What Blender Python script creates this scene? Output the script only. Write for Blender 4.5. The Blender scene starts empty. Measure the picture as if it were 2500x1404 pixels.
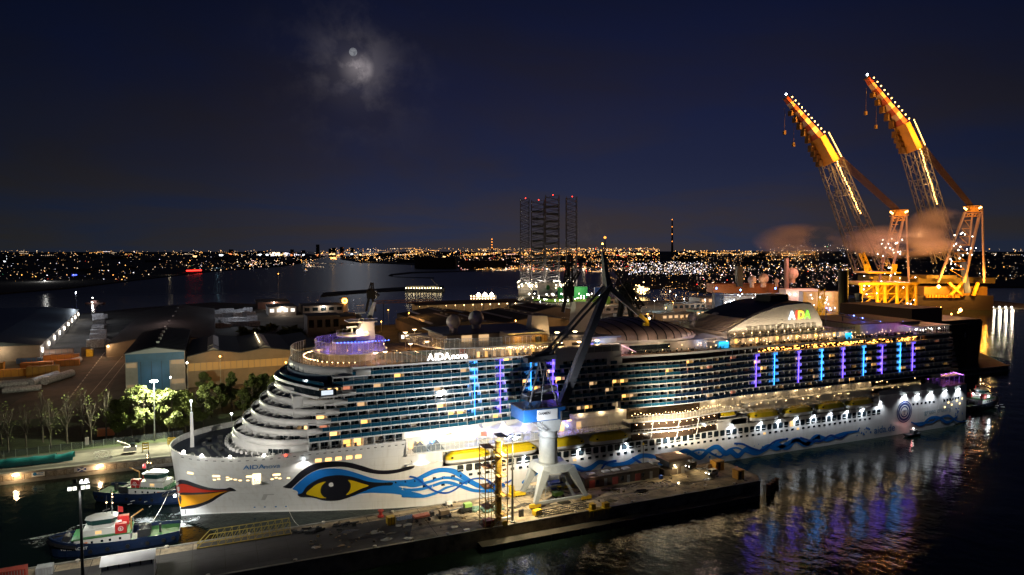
import bpy, math, random
from math import sin, cos, pi, sqrt, radians
from mathutils import Vector
from mathutils.geometry import delaunay_2d_cdt, tessellate_polygon
rnd = random.Random(11)
scene = bpy.context.scene
col = scene.collection
V = Vector

# ------------------------------------------------------------------ camera, sky, moonlight, exposure
CAM = V((10.3, -218.8, 78.0)); FOC = 1667.0
YAW = radians(66.4); PITCH = math.atan(92 / FOC)
FWD = V((cos(YAW) * cos(PITCH), sin(YAW) * cos(PITCH), -sin(PITCH)))
RGT = V((sin(YAW), -cos(YAW), 0)); UPV = RGT.cross(FWD)
cd = bpy.data.cameras.new('camera'); cam = bpy.data.objects.new('camera', cd); col.objects.link(cam)
cam.location = CAM; cam.rotation_euler = FWD.to_track_quat('-Z', 'Y').to_euler()
cd.sensor_width = 36.0; cd.lens = 36.0 * FOC / 2500; cd.clip_start = 1; cd.clip_end = 60000
scene.camera = cam

def ray(x, y): return FWD + RGT * ((x - 1250) / FOC) - UPV * ((y - 702) / FOC)
MOON = ray(862, 127).normalized()

world = bpy.data.worlds.new('World'); scene.world = world; world.use_nodes = True
def build_world():
    nt = world.node_tree; N = nt.nodes; L = nt.links
    for n in list(N): N.remove(n)
    out = N.new('ShaderNodeOutputWorld'); bg = N.new('ShaderNodeBackground')
    L.new(bg.outputs[0], out.inputs[0])
    tc = N.new('ShaderNodeTexCoord')
    sep = N.new('ShaderNodeSeparateXYZ'); L.new(tc.outputs['Generated'], sep.inputs[0])
    def M(op, a, b=None, c=None):
        n = N.new('ShaderNodeMath'); n.operation = op
        for i, s in enumerate((a, b, c)):
            if s is None: continue
            if isinstance(s, (int, float)): n.inputs[i].default_value = s
            else: L.new(s, n.inputs[i])
        return n.outputs[0]
    def mix(f, a, b, mode='MIX'):
        n = N.new('ShaderNodeMix'); n.data_type = 'RGBA'; n.blend_type = mode
        for s, i in ((f, 0), (a, 6), (b, 7)):
            if isinstance(s, (int, float)): n.inputs[i].default_value = s
            elif isinstance(s, tuple): n.inputs[i].default_value = (*s, 1)
            else: L.new(s, n.inputs[i])
        return n.outputs[2]
    def ramp(f, stops):
        n = N.new('ShaderNodeValToRGB'); L.new(f, n.inputs[0]); e = n.color_ramp.elements
        while len(e) > 1: e.remove(e[-1])
        e[0].position = stops[0][0]; e[0].color = (*stops[0][1], 1)
        for p, c in stops[1:]:
            k = e.new(p); k.color = (*c, 1)
        return n.outputs[0]
    # evening sky just after the sun has gone, far dimmed
    sky = N.new('ShaderNodeTexSky'); sky.sky_type = 'NISHITA'; sky.sun_disc = False
    sky.sun_elevation = radians(-6); sky.sun_rotation = radians(200)
    # city glow over the horizon fading into deep blue overhead
    zz = M('MAXIMUM', sep.outputs[2], 0.0)
    base = ramp(zz, [(0.0, (.0310, .0275, .0350)), (0.05, (.0265, .0238, .0345)), (0.12, (.0175, .0162, .0285)), (0.22, (.0098, .0102, .0245)), (0.33, (.0052, .0064, .0180)), (0.6, (.003, .004, .013)), (1.0, (.002, .003, .010))])
    # broken cloud sheet
    zc = M('ADD', zz, 0.12)
    comb = N.new('ShaderNodeCombineXYZ'); L.new(M('DIVIDE', sep.outputs[0], zc), comb.inputs[0]); L.new(M('DIVIDE', sep.outputs[1], zc), comb.inputs[1])
    no = N.new('ShaderNodeTexNoise'); no.inputs['Scale'].default_value = 0.42; no.inputs['Detail'].default_value = 5; no.inputs['Roughness'].default_value = .55; no.inputs['Distortion'].default_value = .4
    L.new(comb.outputs[0], no.inputs['Vector'])
    cl = ramp(no.outputs[0], [(0.40, (0, 0, 0)), (0.60, (1, 1, 1))])
    dark = mix(cl, base, mix(1.0, base, (.85, .80, .66), 'MULTIPLY'))
    dk = mix(M('MULTIPLY', cl, .9), mix(1.0, dark, (.60, .82, 1.28), 'MULTIPLY'), mix(1.0, dark, (1.20, 1.13, 1.16), 'MULTIPLY'))
    # vignette-like darkening put into the sky colour away from a middle bearing
    dc = N.new('ShaderNodeVectorMath'); dc.operation = 'DOT_PRODUCT'; L.new(tc.outputs['Generated'], dc.inputs[0]); dc.inputs[1].default_value = ray(1420, 330).normalized()
    thick = ramp(M('ARCCOSINE', M('MINIMUM', dc.outputs['Value'], 1.0)), [(0.0, (1.22, 1.22, 1.16)), (.30, (1.06, 1.08, 1.06)), (.52, (.66, .74, .72)), (.75, (.46, .56, .52)), (1.0, (.46, .56, .52))])
    dk = mix(1.0, dk, thick, 'MULTIPLY')
    # moonlit break in the cloud
    dot = N.new('ShaderNodeVectorMath'); dot.operation = 'DOT_PRODUCT'; L.new(tc.outputs['Generated'], dot.inputs[0]); dot.inputs[1].default_value = (MOON + V((.003, -.003, -.022))).normalized()
    ang = M('ARCCOSINE', M('MINIMUM', dot.outputs['Value'], 1.0))
    n2 = N.new('ShaderNodeTexNoise'); n2.inputs['Scale'].default_value = 17; n2.inputs['Detail'].default_value = 6; n2.inputs['Roughness'].default_value = .6; n2.inputs['Distortion'].default_value = .15
    L.new(tc.outputs['Generated'], n2.inputs['Vector'])
    wisp = ramp(n2.outputs[0], [(.44, (0, 0, 0)), (.62, (1, 1, 1))])
    near = M('POWER', M('MAXIMUM', M('SUBTRACT', 1.0, M('DIVIDE', ang, .026)), 0.0), 1.3); mid = M('POWER', M('MAXIMUM', M('SUBTRACT', 1.0, M('DIVIDE', ang, .075)), 0.0), 1.6)
    wide = M('POWER', M('MAXIMUM', M('SUBTRACT', 1.0, M('DIVIDE', ang, .17)), 0.0), 2.0)
    glow = M('ADD', M('ADD', M('MULTIPLY', M('MULTIPLY', near, M('ADD', wisp, .3)), .36), M('MULTIPLY', M('MULTIPLY', mid, M('ADD', M('MULTIPLY', wisp, .7), .3)), .055)), M('ADD', M('MULTIPLY', mid, .012), M('MULTIPLY', M('MULTIPLY', wide, M('ADD', wisp, .12)), .020)))
    gcol = N.new('ShaderNodeVectorMath'); gcol.operation = 'SCALE'; gcol.inputs[0].default_value = (1.0, .88, .88); L.new(glow, gcol.inputs['Scale'])
    a = mix(1.0, dk, gcol.outputs[0], 'ADD')
    tw = mix(1.0, sky.outputs[0], (.012, .012, .012), 'MULTIPLY')
    L.new(mix(1.0, a, tw, 'ADD'), bg.inputs[0]); bg.inputs[1].default_value = 1.0
build_world()
sd = bpy.data.lights.new('moonlight', 'SUN'); sd.energy = .010; sd.angle = radians(.6); sd.color = (.85, .9, 1)
so = bpy.data.objects.new('moonlight', sd); col.objects.link(so); so.location = CAM + MOON * 500; so.rotation_euler = (-MOON).to_track_quat('-Z', 'Y').to_euler()

vs = scene.view_settings; vs.view_transform = 'Standard'; vs.look = 'None'; vs.exposure = 0.25; vs.gamma = 1; vs.use_curve_mapping = False
scene.render.engine = 'CYCLES'
cy = scene.cycles
cy.max_bounces = 5; cy.diffuse_bounces = 2; cy.glossy_bounces = 3; cy.transmission_bounces = 3; cy.transparent_max_bounces = 16; cy.volume_bounces = 0
cy.sample_clamp_indirect = 4; cy.sample_clamp_direct = 0; cy.use_denoising = True; cy.use_light_tree = True; cy.caustics_reflective = False; cy.caustics_refractive = False
cy.volume_step_rate = 3; cy.volume_max_steps = 64

# ------------------------------------------------------------------ helpers
def at_z(x, y, z=0.0):
    d = ray(x, y); return CAM + d * ((z - CAM.z) / d.z)
def at_y(x, y, yy):
    d = ray(x, y); return CAM + d * ((yy - CAM.y) / d.y)
def at_d(x, y, dep): return CAM + ray(x, y) * dep

MATS = {}
def mat(name, c, rough=.6, metal=0., var=.0, scale=1., bump=0., spec=.5, dirt=None):
    """paint, steel, concrete ...: a base colour broken up by object-space noise"""
    if name in MATS: return MATS[name]
    m = bpy.data.materials.new(name); m.use_nodes = True; MATS[name] = m
    nt = m.node_tree; p = nt.nodes['Principled BSDF']
    p.inputs['Base Color'].default_value = (*c, 1); p.inputs['Roughness'].default_value = rough; p.inputs['Metallic'].default_value = metal
    p.inputs['Specular IOR Level'].default_value = spec
    if var or bump:
        tc = nt.nodes.new('ShaderNodeTexCoord'); no = nt.nodes.new('ShaderNodeTexNoise')
        no.inputs['Scale'].default_value = scale; no.inputs['Detail'].default_value = 6; no.inputs['Roughness'].default_value = .65
        nt.links.new(tc.outputs['Object'], no.inputs['Vector'])
        if var:
            r = nt.nodes.new('ShaderNodeValToRGB'); nt.links.new(no.outputs[0], r.inputs[0])
            lo = dirt or tuple(v * (1 - var) for v in c)
            r.color_ramp.elements[0].position = .32; r.color_ramp.elements[0].color = (*lo, 1)
            r.color_ramp.elements[1].position = .62; r.color_ramp.elements[1].color = (*[min(1, v * (1 + var * .35)) for v in c], 1)
            nt.links.new(r.outputs[0], p.inputs['Base Color'])
        if bump:
            b = nt.nodes.new('ShaderNodeBump'); b.inputs['Distance'].default_value = bump; nt.links.new(no.outputs[0], b.inputs['Height']); nt.links.new(b.outputs[0], p.inputs['Normal'])
    return m
def em(name, c, s, sample=False):
    if name in MATS: return MATS[name]
    m = bpy.data.materials.new(name); m.use_nodes = True; MATS[name] = m
    p = m.node_tree.nodes['Principled BSDF']; p.inputs['Base Color'].default_value = (*[v * .2 for v in c], 1)
    p.inputs['Emission Color'].default_value = (*c, 1); p.inputs['Emission Strength'].default_value = s
    m.cycles.emission_sampling = 'AUTO' if sample else 'NONE'
    return m
def clear_glass(name, c, alpha, rough=.05):
    if name in MATS: return MATS[name]
    m = bpy.data.materials.new(name); m.use_nodes = True; MATS[name] = m
    p = m.node_tree.nodes['Principled BSDF']; p.inputs['Base Color'].default_value = (*c, 1); p.inputs['Roughness'].default_value = rough; p.inputs['Alpha'].default_value = alpha
    return m

def off(o):
    t = V((0, 0, 0))
    while o is not None: t = t + o.location; o = o.parent
    return t
class MB:
    def __init__(s): s.v = []; s.f = []
    def add(s, vs, fs):
        k = len(s.v); s.v += [tuple(p) for p in vs]; s.f += [tuple(i + k for i in f) for f in fs]; return s
    def quad(s, a, b, c, d): return s.add((a, b, c, d), ((0, 1, 2, 3),))
    def box(s, x0, y0, z0, x1, y1, z1):
        return s.add([(x0, y0, z0), (x1, y0, z0), (x1, y1, z0), (x0, y1, z0), (x0, y0, z1), (x1, y0, z1), (x1, y1, z1), (x0, y1, z1)],
                     [(3, 2, 1, 0), (4, 5, 6, 7), (0, 1, 5, 4), (1, 2, 6, 5), (2, 3, 7, 6), (3, 0, 4, 7)])
    def obox(s, c, sx, sy, sz, rz=0.):
        """box standing on point c, turned about z"""
        ca, sa = cos(rz), sin(rz); p = []
        for z in (0, sz):
            for x, y in ((-sx / 2, -sy / 2), (sx / 2, -sy / 2), (sx / 2, sy / 2), (-sx / 2, sy / 2)):
                p.append((c[0] + x * ca - y * sa, c[1] + x * sa + y * ca, c[2] + z))
        return s.add(p, [(3, 2, 1, 0), (4, 5, 6, 7), (0, 1, 5, 4), (1, 2, 6, 5), (2, 3, 7, 6), (3, 0, 4, 7)])
    def rod(s, p, q, r, n=6, r2=None):
        p, q = V(p), V(q); d = (q - p)
        if d.length < 1e-6: return s
        d.normalize(); a = d.orthogonal().normalized(); b = d.cross(a); r2 = r if r2 is None else r2
        vs = [p + (a * cos(2 * pi * i / n) + b * sin(2 * pi * i / n)) * r for i in range(n)] + [q + (a * cos(2 * pi * i / n) + b * sin(2 * pi * i / n)) * r2 for i in range(n)]
        fs = [(i, (i + 1) % n, n + (i + 1) % n, n + i) for i in range(n)] + [tuple(range(n - 1, -1, -1)), tuple(range(n, 2 * n))]
        return s.add(vs, fs)
    def bar(s, p, q, w, h=None, up=(0, 0, 1), w2=None, h2=None):
        """rectangular beam, may taper"""
        h = h or w; w2 = w2 or w; h2 = h2 or h; p, q, up = V(p), V(q), V(up); d = (q - p).normalized(); a = d.cross(up)
        if a.length < 1e-4: a = d.orthogonal()
        a.normalize(); b = a.cross(d)
        vs = [p + a * (i * w / 2) + b * (j * h / 2) for i, j in ((-1, -1), (1, -1), (1, 1), (-1, 1))] + [q + a * (i * w2 / 2) + b * (j * h2 / 2) for i, j in ((-1, -1), (1, -1), (1, 1), (-1, 1))]
        return s.add(vs, [(3, 2, 1, 0), (4, 5, 6, 7), (0, 1, 5, 4), (1, 2, 6, 5), (2, 3, 7, 6), (3, 0, 4, 7)])
    def lathe(s, prof, x, y, n=16):
        vs = []; fs = []; m = len(prof)
        for r, z in prof:
            for i in range(n): vs.append((x + r * cos(2 * pi * i / n), y + r * sin(2 * pi * i / n), z))
        for j in range(m - 1):
            for i in range(n): fs.append((j * n + i, j * n + (i + 1) % n, (j + 1) * n + (i + 1) % n, (j + 1) * n + i))
        fs.append(tuple(range(n - 1, -1, -1))); fs.append(tuple((m - 1) * n + i for i in range(n)))
        return s.add(vs, fs)
    def ball(s, c, r, n=8, m=6, sz=1.):
        pr = [(max(r * sin(pi * j / m), r * .02), c[2] - r * sz * cos(pi * j / m)) for j in range(m + 1)]
        return s.lathe(pr, c[0], c[1], n)
    def octa(s, c, r):
        x, y, z = c
        return s.add([(x + r, y, z), (x, y + r, z), (x - r, y, z), (x, y - r, z), (x, y, z + r), (x, y, z - r)], [(0, 1, 4), (1, 2, 4), (2, 3, 4), (3, 0, 4), (1, 0, 5), (2, 1, 5), (3, 2, 5), (0, 3, 5)])
    def prism(s, poly, z0, z1):
        n = len(poly); vs = [(p[0], p[1], z0) for p in poly] + [(p[0], p[1], z1) for p in poly]
        fs = [(i, (i + 1) % n, n + (i + 1) % n, n + i) for i in range(n)] + [tuple(range(n - 1, -1, -1)), tuple(range(n, 2 * n))]
        return s.add(vs, fs)
    def strip(s, path, z0, z1, t, zs=None):
        """upright wall following a plan path, thickness t to its left"""
        P = [V((p[0], p[1], 0)) for p in path]; n = len(P); O = []
        for i in range(n):
            d = (P[min(i + 1, n - 1)] - P[max(i - 1, 0)]).normalized(); O.append(P[i] + V((-d.y, d.x, 0)) * t)
        vs = []
        for i in range(n):
            a, b = (z0, z1) if zs is None else zs[i]
            vs += [(P[i].x, P[i].y, a), (P[i].x, P[i].y, b), (O[i].x, O[i].y, b), (O[i].x, O[i].y, a)]
        fs = []
        for i in range(n - 1):
            k, l = 4 * i, 4 * i + 4
            fs += [(k, l, l + 1, k + 1), (k + 1, l + 1, l + 2, k + 2), (k + 2, l + 2, l + 3, k + 3), (k + 3, l + 3, l, k)]
        fs += [(0, 1, 2, 3), (4 * n - 1, 4 * n - 2, 4 * n - 3, 4 * n - 4)]
        return s.add(vs, fs)
    def surf(s, fn, nu, nv):
        vs = [fn(i / nu, j / nv) for i in range(nu + 1) for j in range(nv + 1)]
        fs = [(i * (nv + 1) + j, (i + 1) * (nv + 1) + j, (i + 1) * (nv + 1) + j + 1, i * (nv + 1) + j + 1) for i in range(nu) for j in range(nv)]
        return s.add(vs, fs)
    def loft(s, rings, cap=True):
        n = len(rings[0]); vs = [p for r in rings for p in r]; fs = []
        for j in range(len(rings) - 1):
            for i in range(n): fs.append((j * n + i, j * n + (i + 1) % n, (j + 1) * n + (i + 1) % n, (j + 1) * n + i))
        if cap: fs += [tuple(range(n - 1, -1, -1)), tuple((len(rings) - 1) * n + i for i in range(n))]
        return s.add(vs, fs)
    def truss(s, p, q, w, h, n, r, side=None, nn=4, rb=None):
        """four-chord lattice from p to q"""
        p, q = V(p), V(q); d = (q - p).normalized(); a = V(side) if side else d.cross(V((0, 0, 1)))
        a = (a - d * a.dot(d)).normalized(); b = d.cross(a); rb = rb or r * .6
        cs = [(-1, -1), (1, -1), (1, 1), (-1, 1)]
        pt = lambda t, k: p.lerp(q, t) + a * (cs[k][0] * w / 2) + b * (cs[k][1] * h / 2)
        for k in range(4): s.rod(pt(0, k), pt(1, k), r, nn)
        for i in range(n):
            for k in range(4):
                l = (k + 1) % 4
                if i % 2: s.rod(pt(i / n, k), pt((i + 1) / n, l), rb, 3)
                else: s.rod(pt(i / n, l), pt((i + 1) / n, k), rb, 3)
        return s
    def build(s, name, m, parent=None, label=None, kind=None, smooth=False, local=False):
        me = bpy.data.meshes.new(name); o = off(parent) if (parent is not None and not local) else V((0, 0, 0))
        me.from_pydata([(a - o.x, b - o.y, c - o.z) for a, b, c in s.v], [], s.f); me.update()
        if m is not None: me.materials.append(m)
        if smooth: me.polygons.foreach_set('use_smooth', [True] * len(me.polygons))
        ob = bpy.data.objects.new(name, me); col.objects.link(ob)
        if parent is not None: ob.parent = parent
        if label: ob['label'] = label
        if kind: ob['kind'] = kind
        return ob
def thing(name, label, cat, loc=(0, 0, 0), group=None, kind=None):
    o = bpy.data.objects.new(name, None); col.objects.link(o); o.location = loc; o.empty_display_size = .1
    o['label'] = label; o['category'] = cat
    if group: o['group'] = group
    if kind: o['kind'] = kind
    return o
def tag(o, label, cat, group=None):
    o['label'] = label; o['category'] = cat
    if group: o['group'] = group
    return o
def part(src, parent, loc=(0, 0, 0), rz=0., m=None):
    """copy of a piece sharing its mesh"""
    c = bpy.data.objects.new(src.name.split('.')[0], src.data); col.objects.link(c); c.parent = parent; c.location = loc; c.rotation_euler = (0, 0, rz)
    if m is not None: c.material_slots[0].link = 'OBJECT'; c.material_slots[0].material = m
    return c
def copy_tree(o, parent=None, loc=None, rz=None, label=None):
    c = o.copy(); col.objects.link(c)
    if parent is not None: c.parent = parent
    if loc is not None: c.location = loc
    if rz is not None: c.rotation_euler = (0, 0, rz)
    if label: c['label'] = label
    for ch in list(o.children): copy_tree(ch, c)
    return c
def lamp(loc, power, c=(1, 1, 1), r=.3, aim=None, deg=100, blend=.5, name='lamp_light', parent=None):
    ld = bpy.data.lights.new(name, 'SPOT' if aim is not None else 'POINT'); ld.energy = power; ld.color = c; ld.shadow_soft_size = r
    o = bpy.data.objects.new(name, ld); col.objects.link(o); loc = V(loc); o.location = loc
    if aim is not None:
        ld.spot_size = radians(deg); ld.spot_blend = blend; o.rotation_euler = (V(aim) - loc).to_track_quat('-Z', 'Y').to_euler()
    return o
FONTS = {}
def text_mesh(s, size, bold=0., sx=1.):
    """flat triangulated lettering, list of xy points and faces, origin at the lower left"""
    cu = bpy.data.curves.new('lettering', 'FONT'); cu.body = s; cu.size = size; cu.offset = bold; cu.resolution_u = 3
    ob = bpy.data.objects.new('lettering', cu); col.objects.link(ob)
    dg = bpy.context.evaluated_depsgraph_get(); me = bpy.data.meshes.new_from_object(ob.evaluated_get(dg))
    vs = [(v.co.x * sx, v.co.y) for v in me.vertices]; fs = [tuple(p.vertices) for p in me.polygons]
    bpy.data.objects.remove(ob); bpy.data.curves.remove(cu); bpy.data.meshes.remove(me)
    return vs, fs
def smooth_poly(pts, n=3, closed=True):
    out = []; m = len(pts)
    for i in range(m if closed else m - 1):
        p0, p1, p2, p3 = [pts[(i + k) % m] if closed else pts[min(max(i + k, 0), m - 1)] for k in (-1, 0, 1, 2)]
        for j in range(n):
            t = j / n
            out.append(tuple(.5 * (2 * p1[c] + (p2[c] - p0[c]) * t + (2 * p0[c] - 5 * p1[c] + 4 * p2[c] - p3[c]) * t * t + (3 * p1[c] - p0[c] - 3 * p2[c] + p3[c]) * t ** 3) for c in range(len(p1))))
    if not closed: out.append(pts[-1])
    return out

WHITE = mat('white_paint', (.78, .77, .73), .38, var=.12, scale=.25)
CREAM = mat('cream_panel', (.70, .66, .58), .5, var=.15, scale=.6)
STEEL = mat('grey_steel', (.28, .30, .31), .45, .3, var=.3, scale=.8)
DARK = mat('dark_steel', (.035, .037, .04), .55, .2, var=.4, scale=.6)
BLACK = mat('black_paint', (.012, .012, .014), .45)
GLASSD = mat('dark_glass', (.012, .02, .026), .08, spec=.9)
TEAL = mat('teal_glass', (.012, .075, .125), .07, spec=.9)
YEL = mat('yellow_paint', (.62, .40, .015), .45, var=.25, scale=.6)
CONC = mat('concrete', (.23, .215, .185), .85, var=.45, scale=.18, bump=.06)
ASPH = mat('dark_asphalt', (.045, .043, .042), .9, var=.35, scale=.12, bump=.04)
RUST = mat('rusty_steel', (.22, .10, .045), .8, var=.5, scale=.8)
ORD = 'first second third fourth fifth sixth seventh eighth ninth tenth eleventh twelfth'.split()
WARM = em('warm_lamp', (1, .62, .28), 14)
WARMW = em('warm_window', (1, .56, .20), 2.4)
ORNG = em('orange_lamp', (1, .38, .06), 16)
COOL = em('cool_lamp', (.85, .93, 1), 22)
WHT = em('white_lamp', (1, .92, .80), 16)
BLU = em('blue_lamp', (.05, .12, 1), 12)
REDL = em('red_lamp', (1, .04, .02), 6)
GRNL = em('green_lamp', (.1, 1, .25), 5)
LIV={'lip_outline':[(-1.2,10.0),(-0.4,11.5),(0.5,12.1),(2.2,12.0),(4.4,11.1),(6.5,10.2),(8.4,9.6),(10.7,9.3),(12.3,9.4),(13.3,9.8),(14.9,8.4),(13.4,8.2),(12.1,7.6),(10.3,6.1),(8.3,4.3),(6.3,3.2),(4.3,2.4),(2.8,2.1),(1.2,2.1),(-0.1,2.1),(-0.0,3.0),(-0.7,6.4),(-1.2,8.9)],
'lip_red':[(-1.0,9.0),(-0.4,10.1),(0.5,10.6),(1.9,10.6),(4.0,9.8),(6.1,9.1),(8.4,8.7),(10.7,8.6),(12.3,8.6),(9.2,8.2),(6.5,8.0),(3.4,7.8),(0.8,7.7),(-0.9,7.3)],
'lip_yellow':[(-0.7,6.4),(1.4,6.9),(4.3,7.1),(7.2,7.4),(9.9,7.9),(13.3,8.5),(12.3,8.2),(10.3,7.2),(8.3,5.6),(6.4,4.4),(4.2,3.6),(2.0,3.2),(-0.2,3.0)],
'brow':[(27.4,9.1),(28.2,9.9),(29.6,11.5),(31.2,13.8),(32.9,15.5),(34.6,16.6),(37.1,17.2),(40.0,17.2),(42.9,16.8),(45.9,16.0),(49.0,14.7),(52.1,13.3),(54.4,12.7),(57.0,12.5),(59.7,12.6),(62.0,13.1),(64.1,13.5),(64.0,12.4),(60.9,11.7),(58.2,11.3),(55.6,11.3),(52.9,11.7),(50.2,12.5),(47.6,13.6),(44.9,14.6),(42.3,15.1),(39.7,15.2),(37.6,15.0),(35.5,14.3),(33.6,13.0),(31.9,11.3),(30.4,9.4),(29.5,8.4)],
'blue':[(30.0,8.2),(31.1,9.9),(32.7,11.8),(34.4,13.4),(36.5,14.5),(39.0,14.8),(42.0,14.5),(44.6,13.7),(47.6,12.4),(50.3,11.1),(53.0,10.0),(55.7,9.3),(59.1,9.0),(62.2,8.9),(64.5,9.0),(66.9,8.7),(67.5,8.0),(65.9,7.3),(63.0,6.8),(59.8,7.0),(61.1,6.3),(60.8,5.8),(63.1,5.2),(66.0,4.2),(67.0,3.7),(68.6,3.3),(67.4,2.7),(65.0,3.0),(62.3,3.7),(58.5,4.7),(54.7,5.2),(51.7,5.5),(48.7,5.3),(46.2,4.5),(42.5,5.4),(37.0,6.6),(32.2,5.9),(31.5,6.0),(31.6,6.8),(31.0,7.6)],
'eye':[(31.5,6.0),(32.7,6.6),(33.6,8.5),(35.3,10.3),(37.4,11.5),(39.9,12.2),(42.8,12.2),(45.5,11.6),(48.1,10.6),(50.4,9.5),(52.7,8.9),(55.3,8.6),(58.0,8.4),(57.7,7.5),(55.3,7.6),(53.1,7.3),(51.3,6.7),(48.7,5.6),(45.8,4.3),(43.3,3.5),(40.8,3.3),(38.2,3.7),(36.4,4.5),(34.7,4.9),(32.5,5.0)],
'eye_left':[(33.8,6.2),(35.1,8.1),(36.8,9.6),(39.0,10.3),(38.0,8.9),(37.7,7.5),(37.9,6.1),(38.7,4.9),(39.5,4.4),(37.8,4.5),(35.8,5.3)],
'eye_right':[(45.2,10.3),(47.0,9.8),(49.3,8.8),(51.2,7.9),(49.4,7.2),(47.2,6.1),(44.9,5.1),(45.7,6.4),(46.1,7.8),(45.9,9.2)],
'glint':[(41.2,9.0),(41.2,8.6),(40.9,8.4),(40.6,8.3),(40.3,8.4),(40.0,8.7),(39.9,9.1),(40.0,9.5),(40.2,9.7),(40.5,9.8),(40.9,9.7),(41.1,9.4)]}
RIB={'a1':[(61.8,8.2,0.38),(64.9,8.6,0.64),(67.8,9.9,0.72),(70.8,10.9,0.76),(74.1,10.8,0.72),(77.0,9.8,0.85),(79.7,7.8,0.85),(82.0,6.1,0.76),(85.0,4.4,0.72),(88.8,3.5,0.64),(92.1,3.8,0.57),(94.4,4.6,0.38)],
'a2':[(60.5,7.7,0.26),(64.2,6.7,0.42),(67.9,7.4,0.42),(71.3,8.1,0.42),(74.1,8.4,0.42),(77.0,7.7,0.45),(79.1,6.6,0.42),(80.8,5.6,0.26)],
'a3':[(61.1,6.2,0.3),(63.0,5.6,0.45),(66.9,5.6,0.45),(70.5,6.4,0.45),(73.3,7.0,0.45),(75.8,6.5,0.49),(78.2,5.4,0.49),(81.2,4.0,0.53),(83.3,3.2,0.49),(86.6,2.6,0.45),(89.9,2.5,0.45),(93.5,3.3,0.3)],
'a4':[(60.8,3.9,0.45),(65.0,3.4,0.49),(67.6,3.2,0.45),(69.9,3.6,0.42),(71.9,4.2,0.42),(74.1,5.2,0.38),(77.0,5.6,0.19)],
'd1':[(62.9,9.9,0.28),(64.9,9.2,0.28),(67.9,6.6,0.28),(70.9,4.4,0.28),(73.9,3.6,0.28),(76.6,4.2,0.28),(79.5,6.0,0.28),(82.2,6.9,0.28),(85.0,6.9,0.28),(87.2,6.1,0.28),(88.8,4.8,0.28),(91.0,3.4,0.28),(93.2,3.9,0.28),(95.7,4.9,0.28)],
'b1':[(99.3,3.4,0.23),(103.1,5.5,0.45),(106.3,7.0,0.45),(111.1,7.9,0.45),(116.0,6.8,0.45),(118.9,6.3,0.45),(121.9,4.7,0.53),(124.9,5.2,0.53),(128.0,6.6,0.45),(131.6,5.5,0.45),(135.2,4.6,0.53),(139.4,4.9,0.53),(143.7,6.5,0.53),(147.0,6.5,0.45),(150.3,5.4,0.45),(154.7,3.2,0.3)],
'b2':[(114.0,5.3,0.3),(117.0,4.5,0.45),(120.9,2.5,0.53),(124.9,3.2,0.53),(129.0,3.3,0.45),(133.1,3.2,0.45),(136.8,3.7,0.53),(141.6,2.6,0.45),(145.9,3.4,0.38),(150.3,3.8,0.38),(153.6,2.4,0.23)],
'b3':[(117.9,6.1,0.23),(122.9,3.7,0.23),(127.0,2.7,0.23),(130.5,5.8,0.23),(134.7,6.2,0.23)],
'b4':[(141.0,6.6,0.23),(144.3,4.3,0.23),(147.6,2.0,0.23),(150.3,3.3,0.23),(153.0,4.9,0.23)],
'c1':[(160.2,5.5,0.29),(163.7,6.2,0.38),(166.9,4.5,0.38),(170.2,2.9,0.42),(174.1,5.2,0.42),(177.8,5.9,0.42),(181.5,3.2,0.5),(184.3,3.4,0.5),(187.7,1.4,0.46),(191.9,3.6,0.42),(196.9,1.4,0.42),(201.9,3.3,0.42),(207.0,1.9,0.42),(212.2,3.3,0.42),(217.4,4.2,0.42),(222.8,1.9,0.42),(229.0,4.2,0.42)],
'c2':[(164.3,4.8,0.17),(168.8,5.8,0.17),(172.8,5.1,0.17),(176.1,3.3,0.17),(179.5,2.1,0.17),(182.9,4.2,0.17),(187.0,4.5,0.17),(191.2,2.6,0.17),(196.2,0.9,0.17),(201.2,2.0,0.17),(206.2,4.2,0.17),(210.6,5.1,0.17)],
'c3':[(185.6,6.3,0.17),(189.7,5.6,0.17),(194.7,3.3,0.17),(199.7,2.2,0.17),(205.5,4.9,0.17),(212.1,5.1,0.17)],
'e1':[(205.0,4.4,0.42),(211.8,1.6,0.42),(216.2,4.0,0.42),(221.6,1.7,0.42),(226.9,4.3,0.42),(233.3,2.4,0.42),(238.1,3.3,0.38),(243.7,4.0,0.29),(250.8,4.0,0.13)],
'e2':[(218.4,4.9,0.17),(223.9,3.1,0.17),(229.4,2.2,0.17),(234.8,4.0,0.17),(239.7,2.2,0.17),(244.6,3.8,0.17)],
'f1':[(281.8,4.5,0.13),(288.3,2.5,0.38),(293.8,4.9,0.38),(299.6,4.6,0.38),(305.7,2.0,0.38),(313.5,3.7,0.25)],
'f2':[(283.7,3.7,0.13),(288.8,3.5,0.25),(294.9,3.1,0.25),(300.5,4.5,0.29),(306.6,4.8,0.29),(313.7,1.4,0.21),(321.8,0.6,0.13)]}
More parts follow.
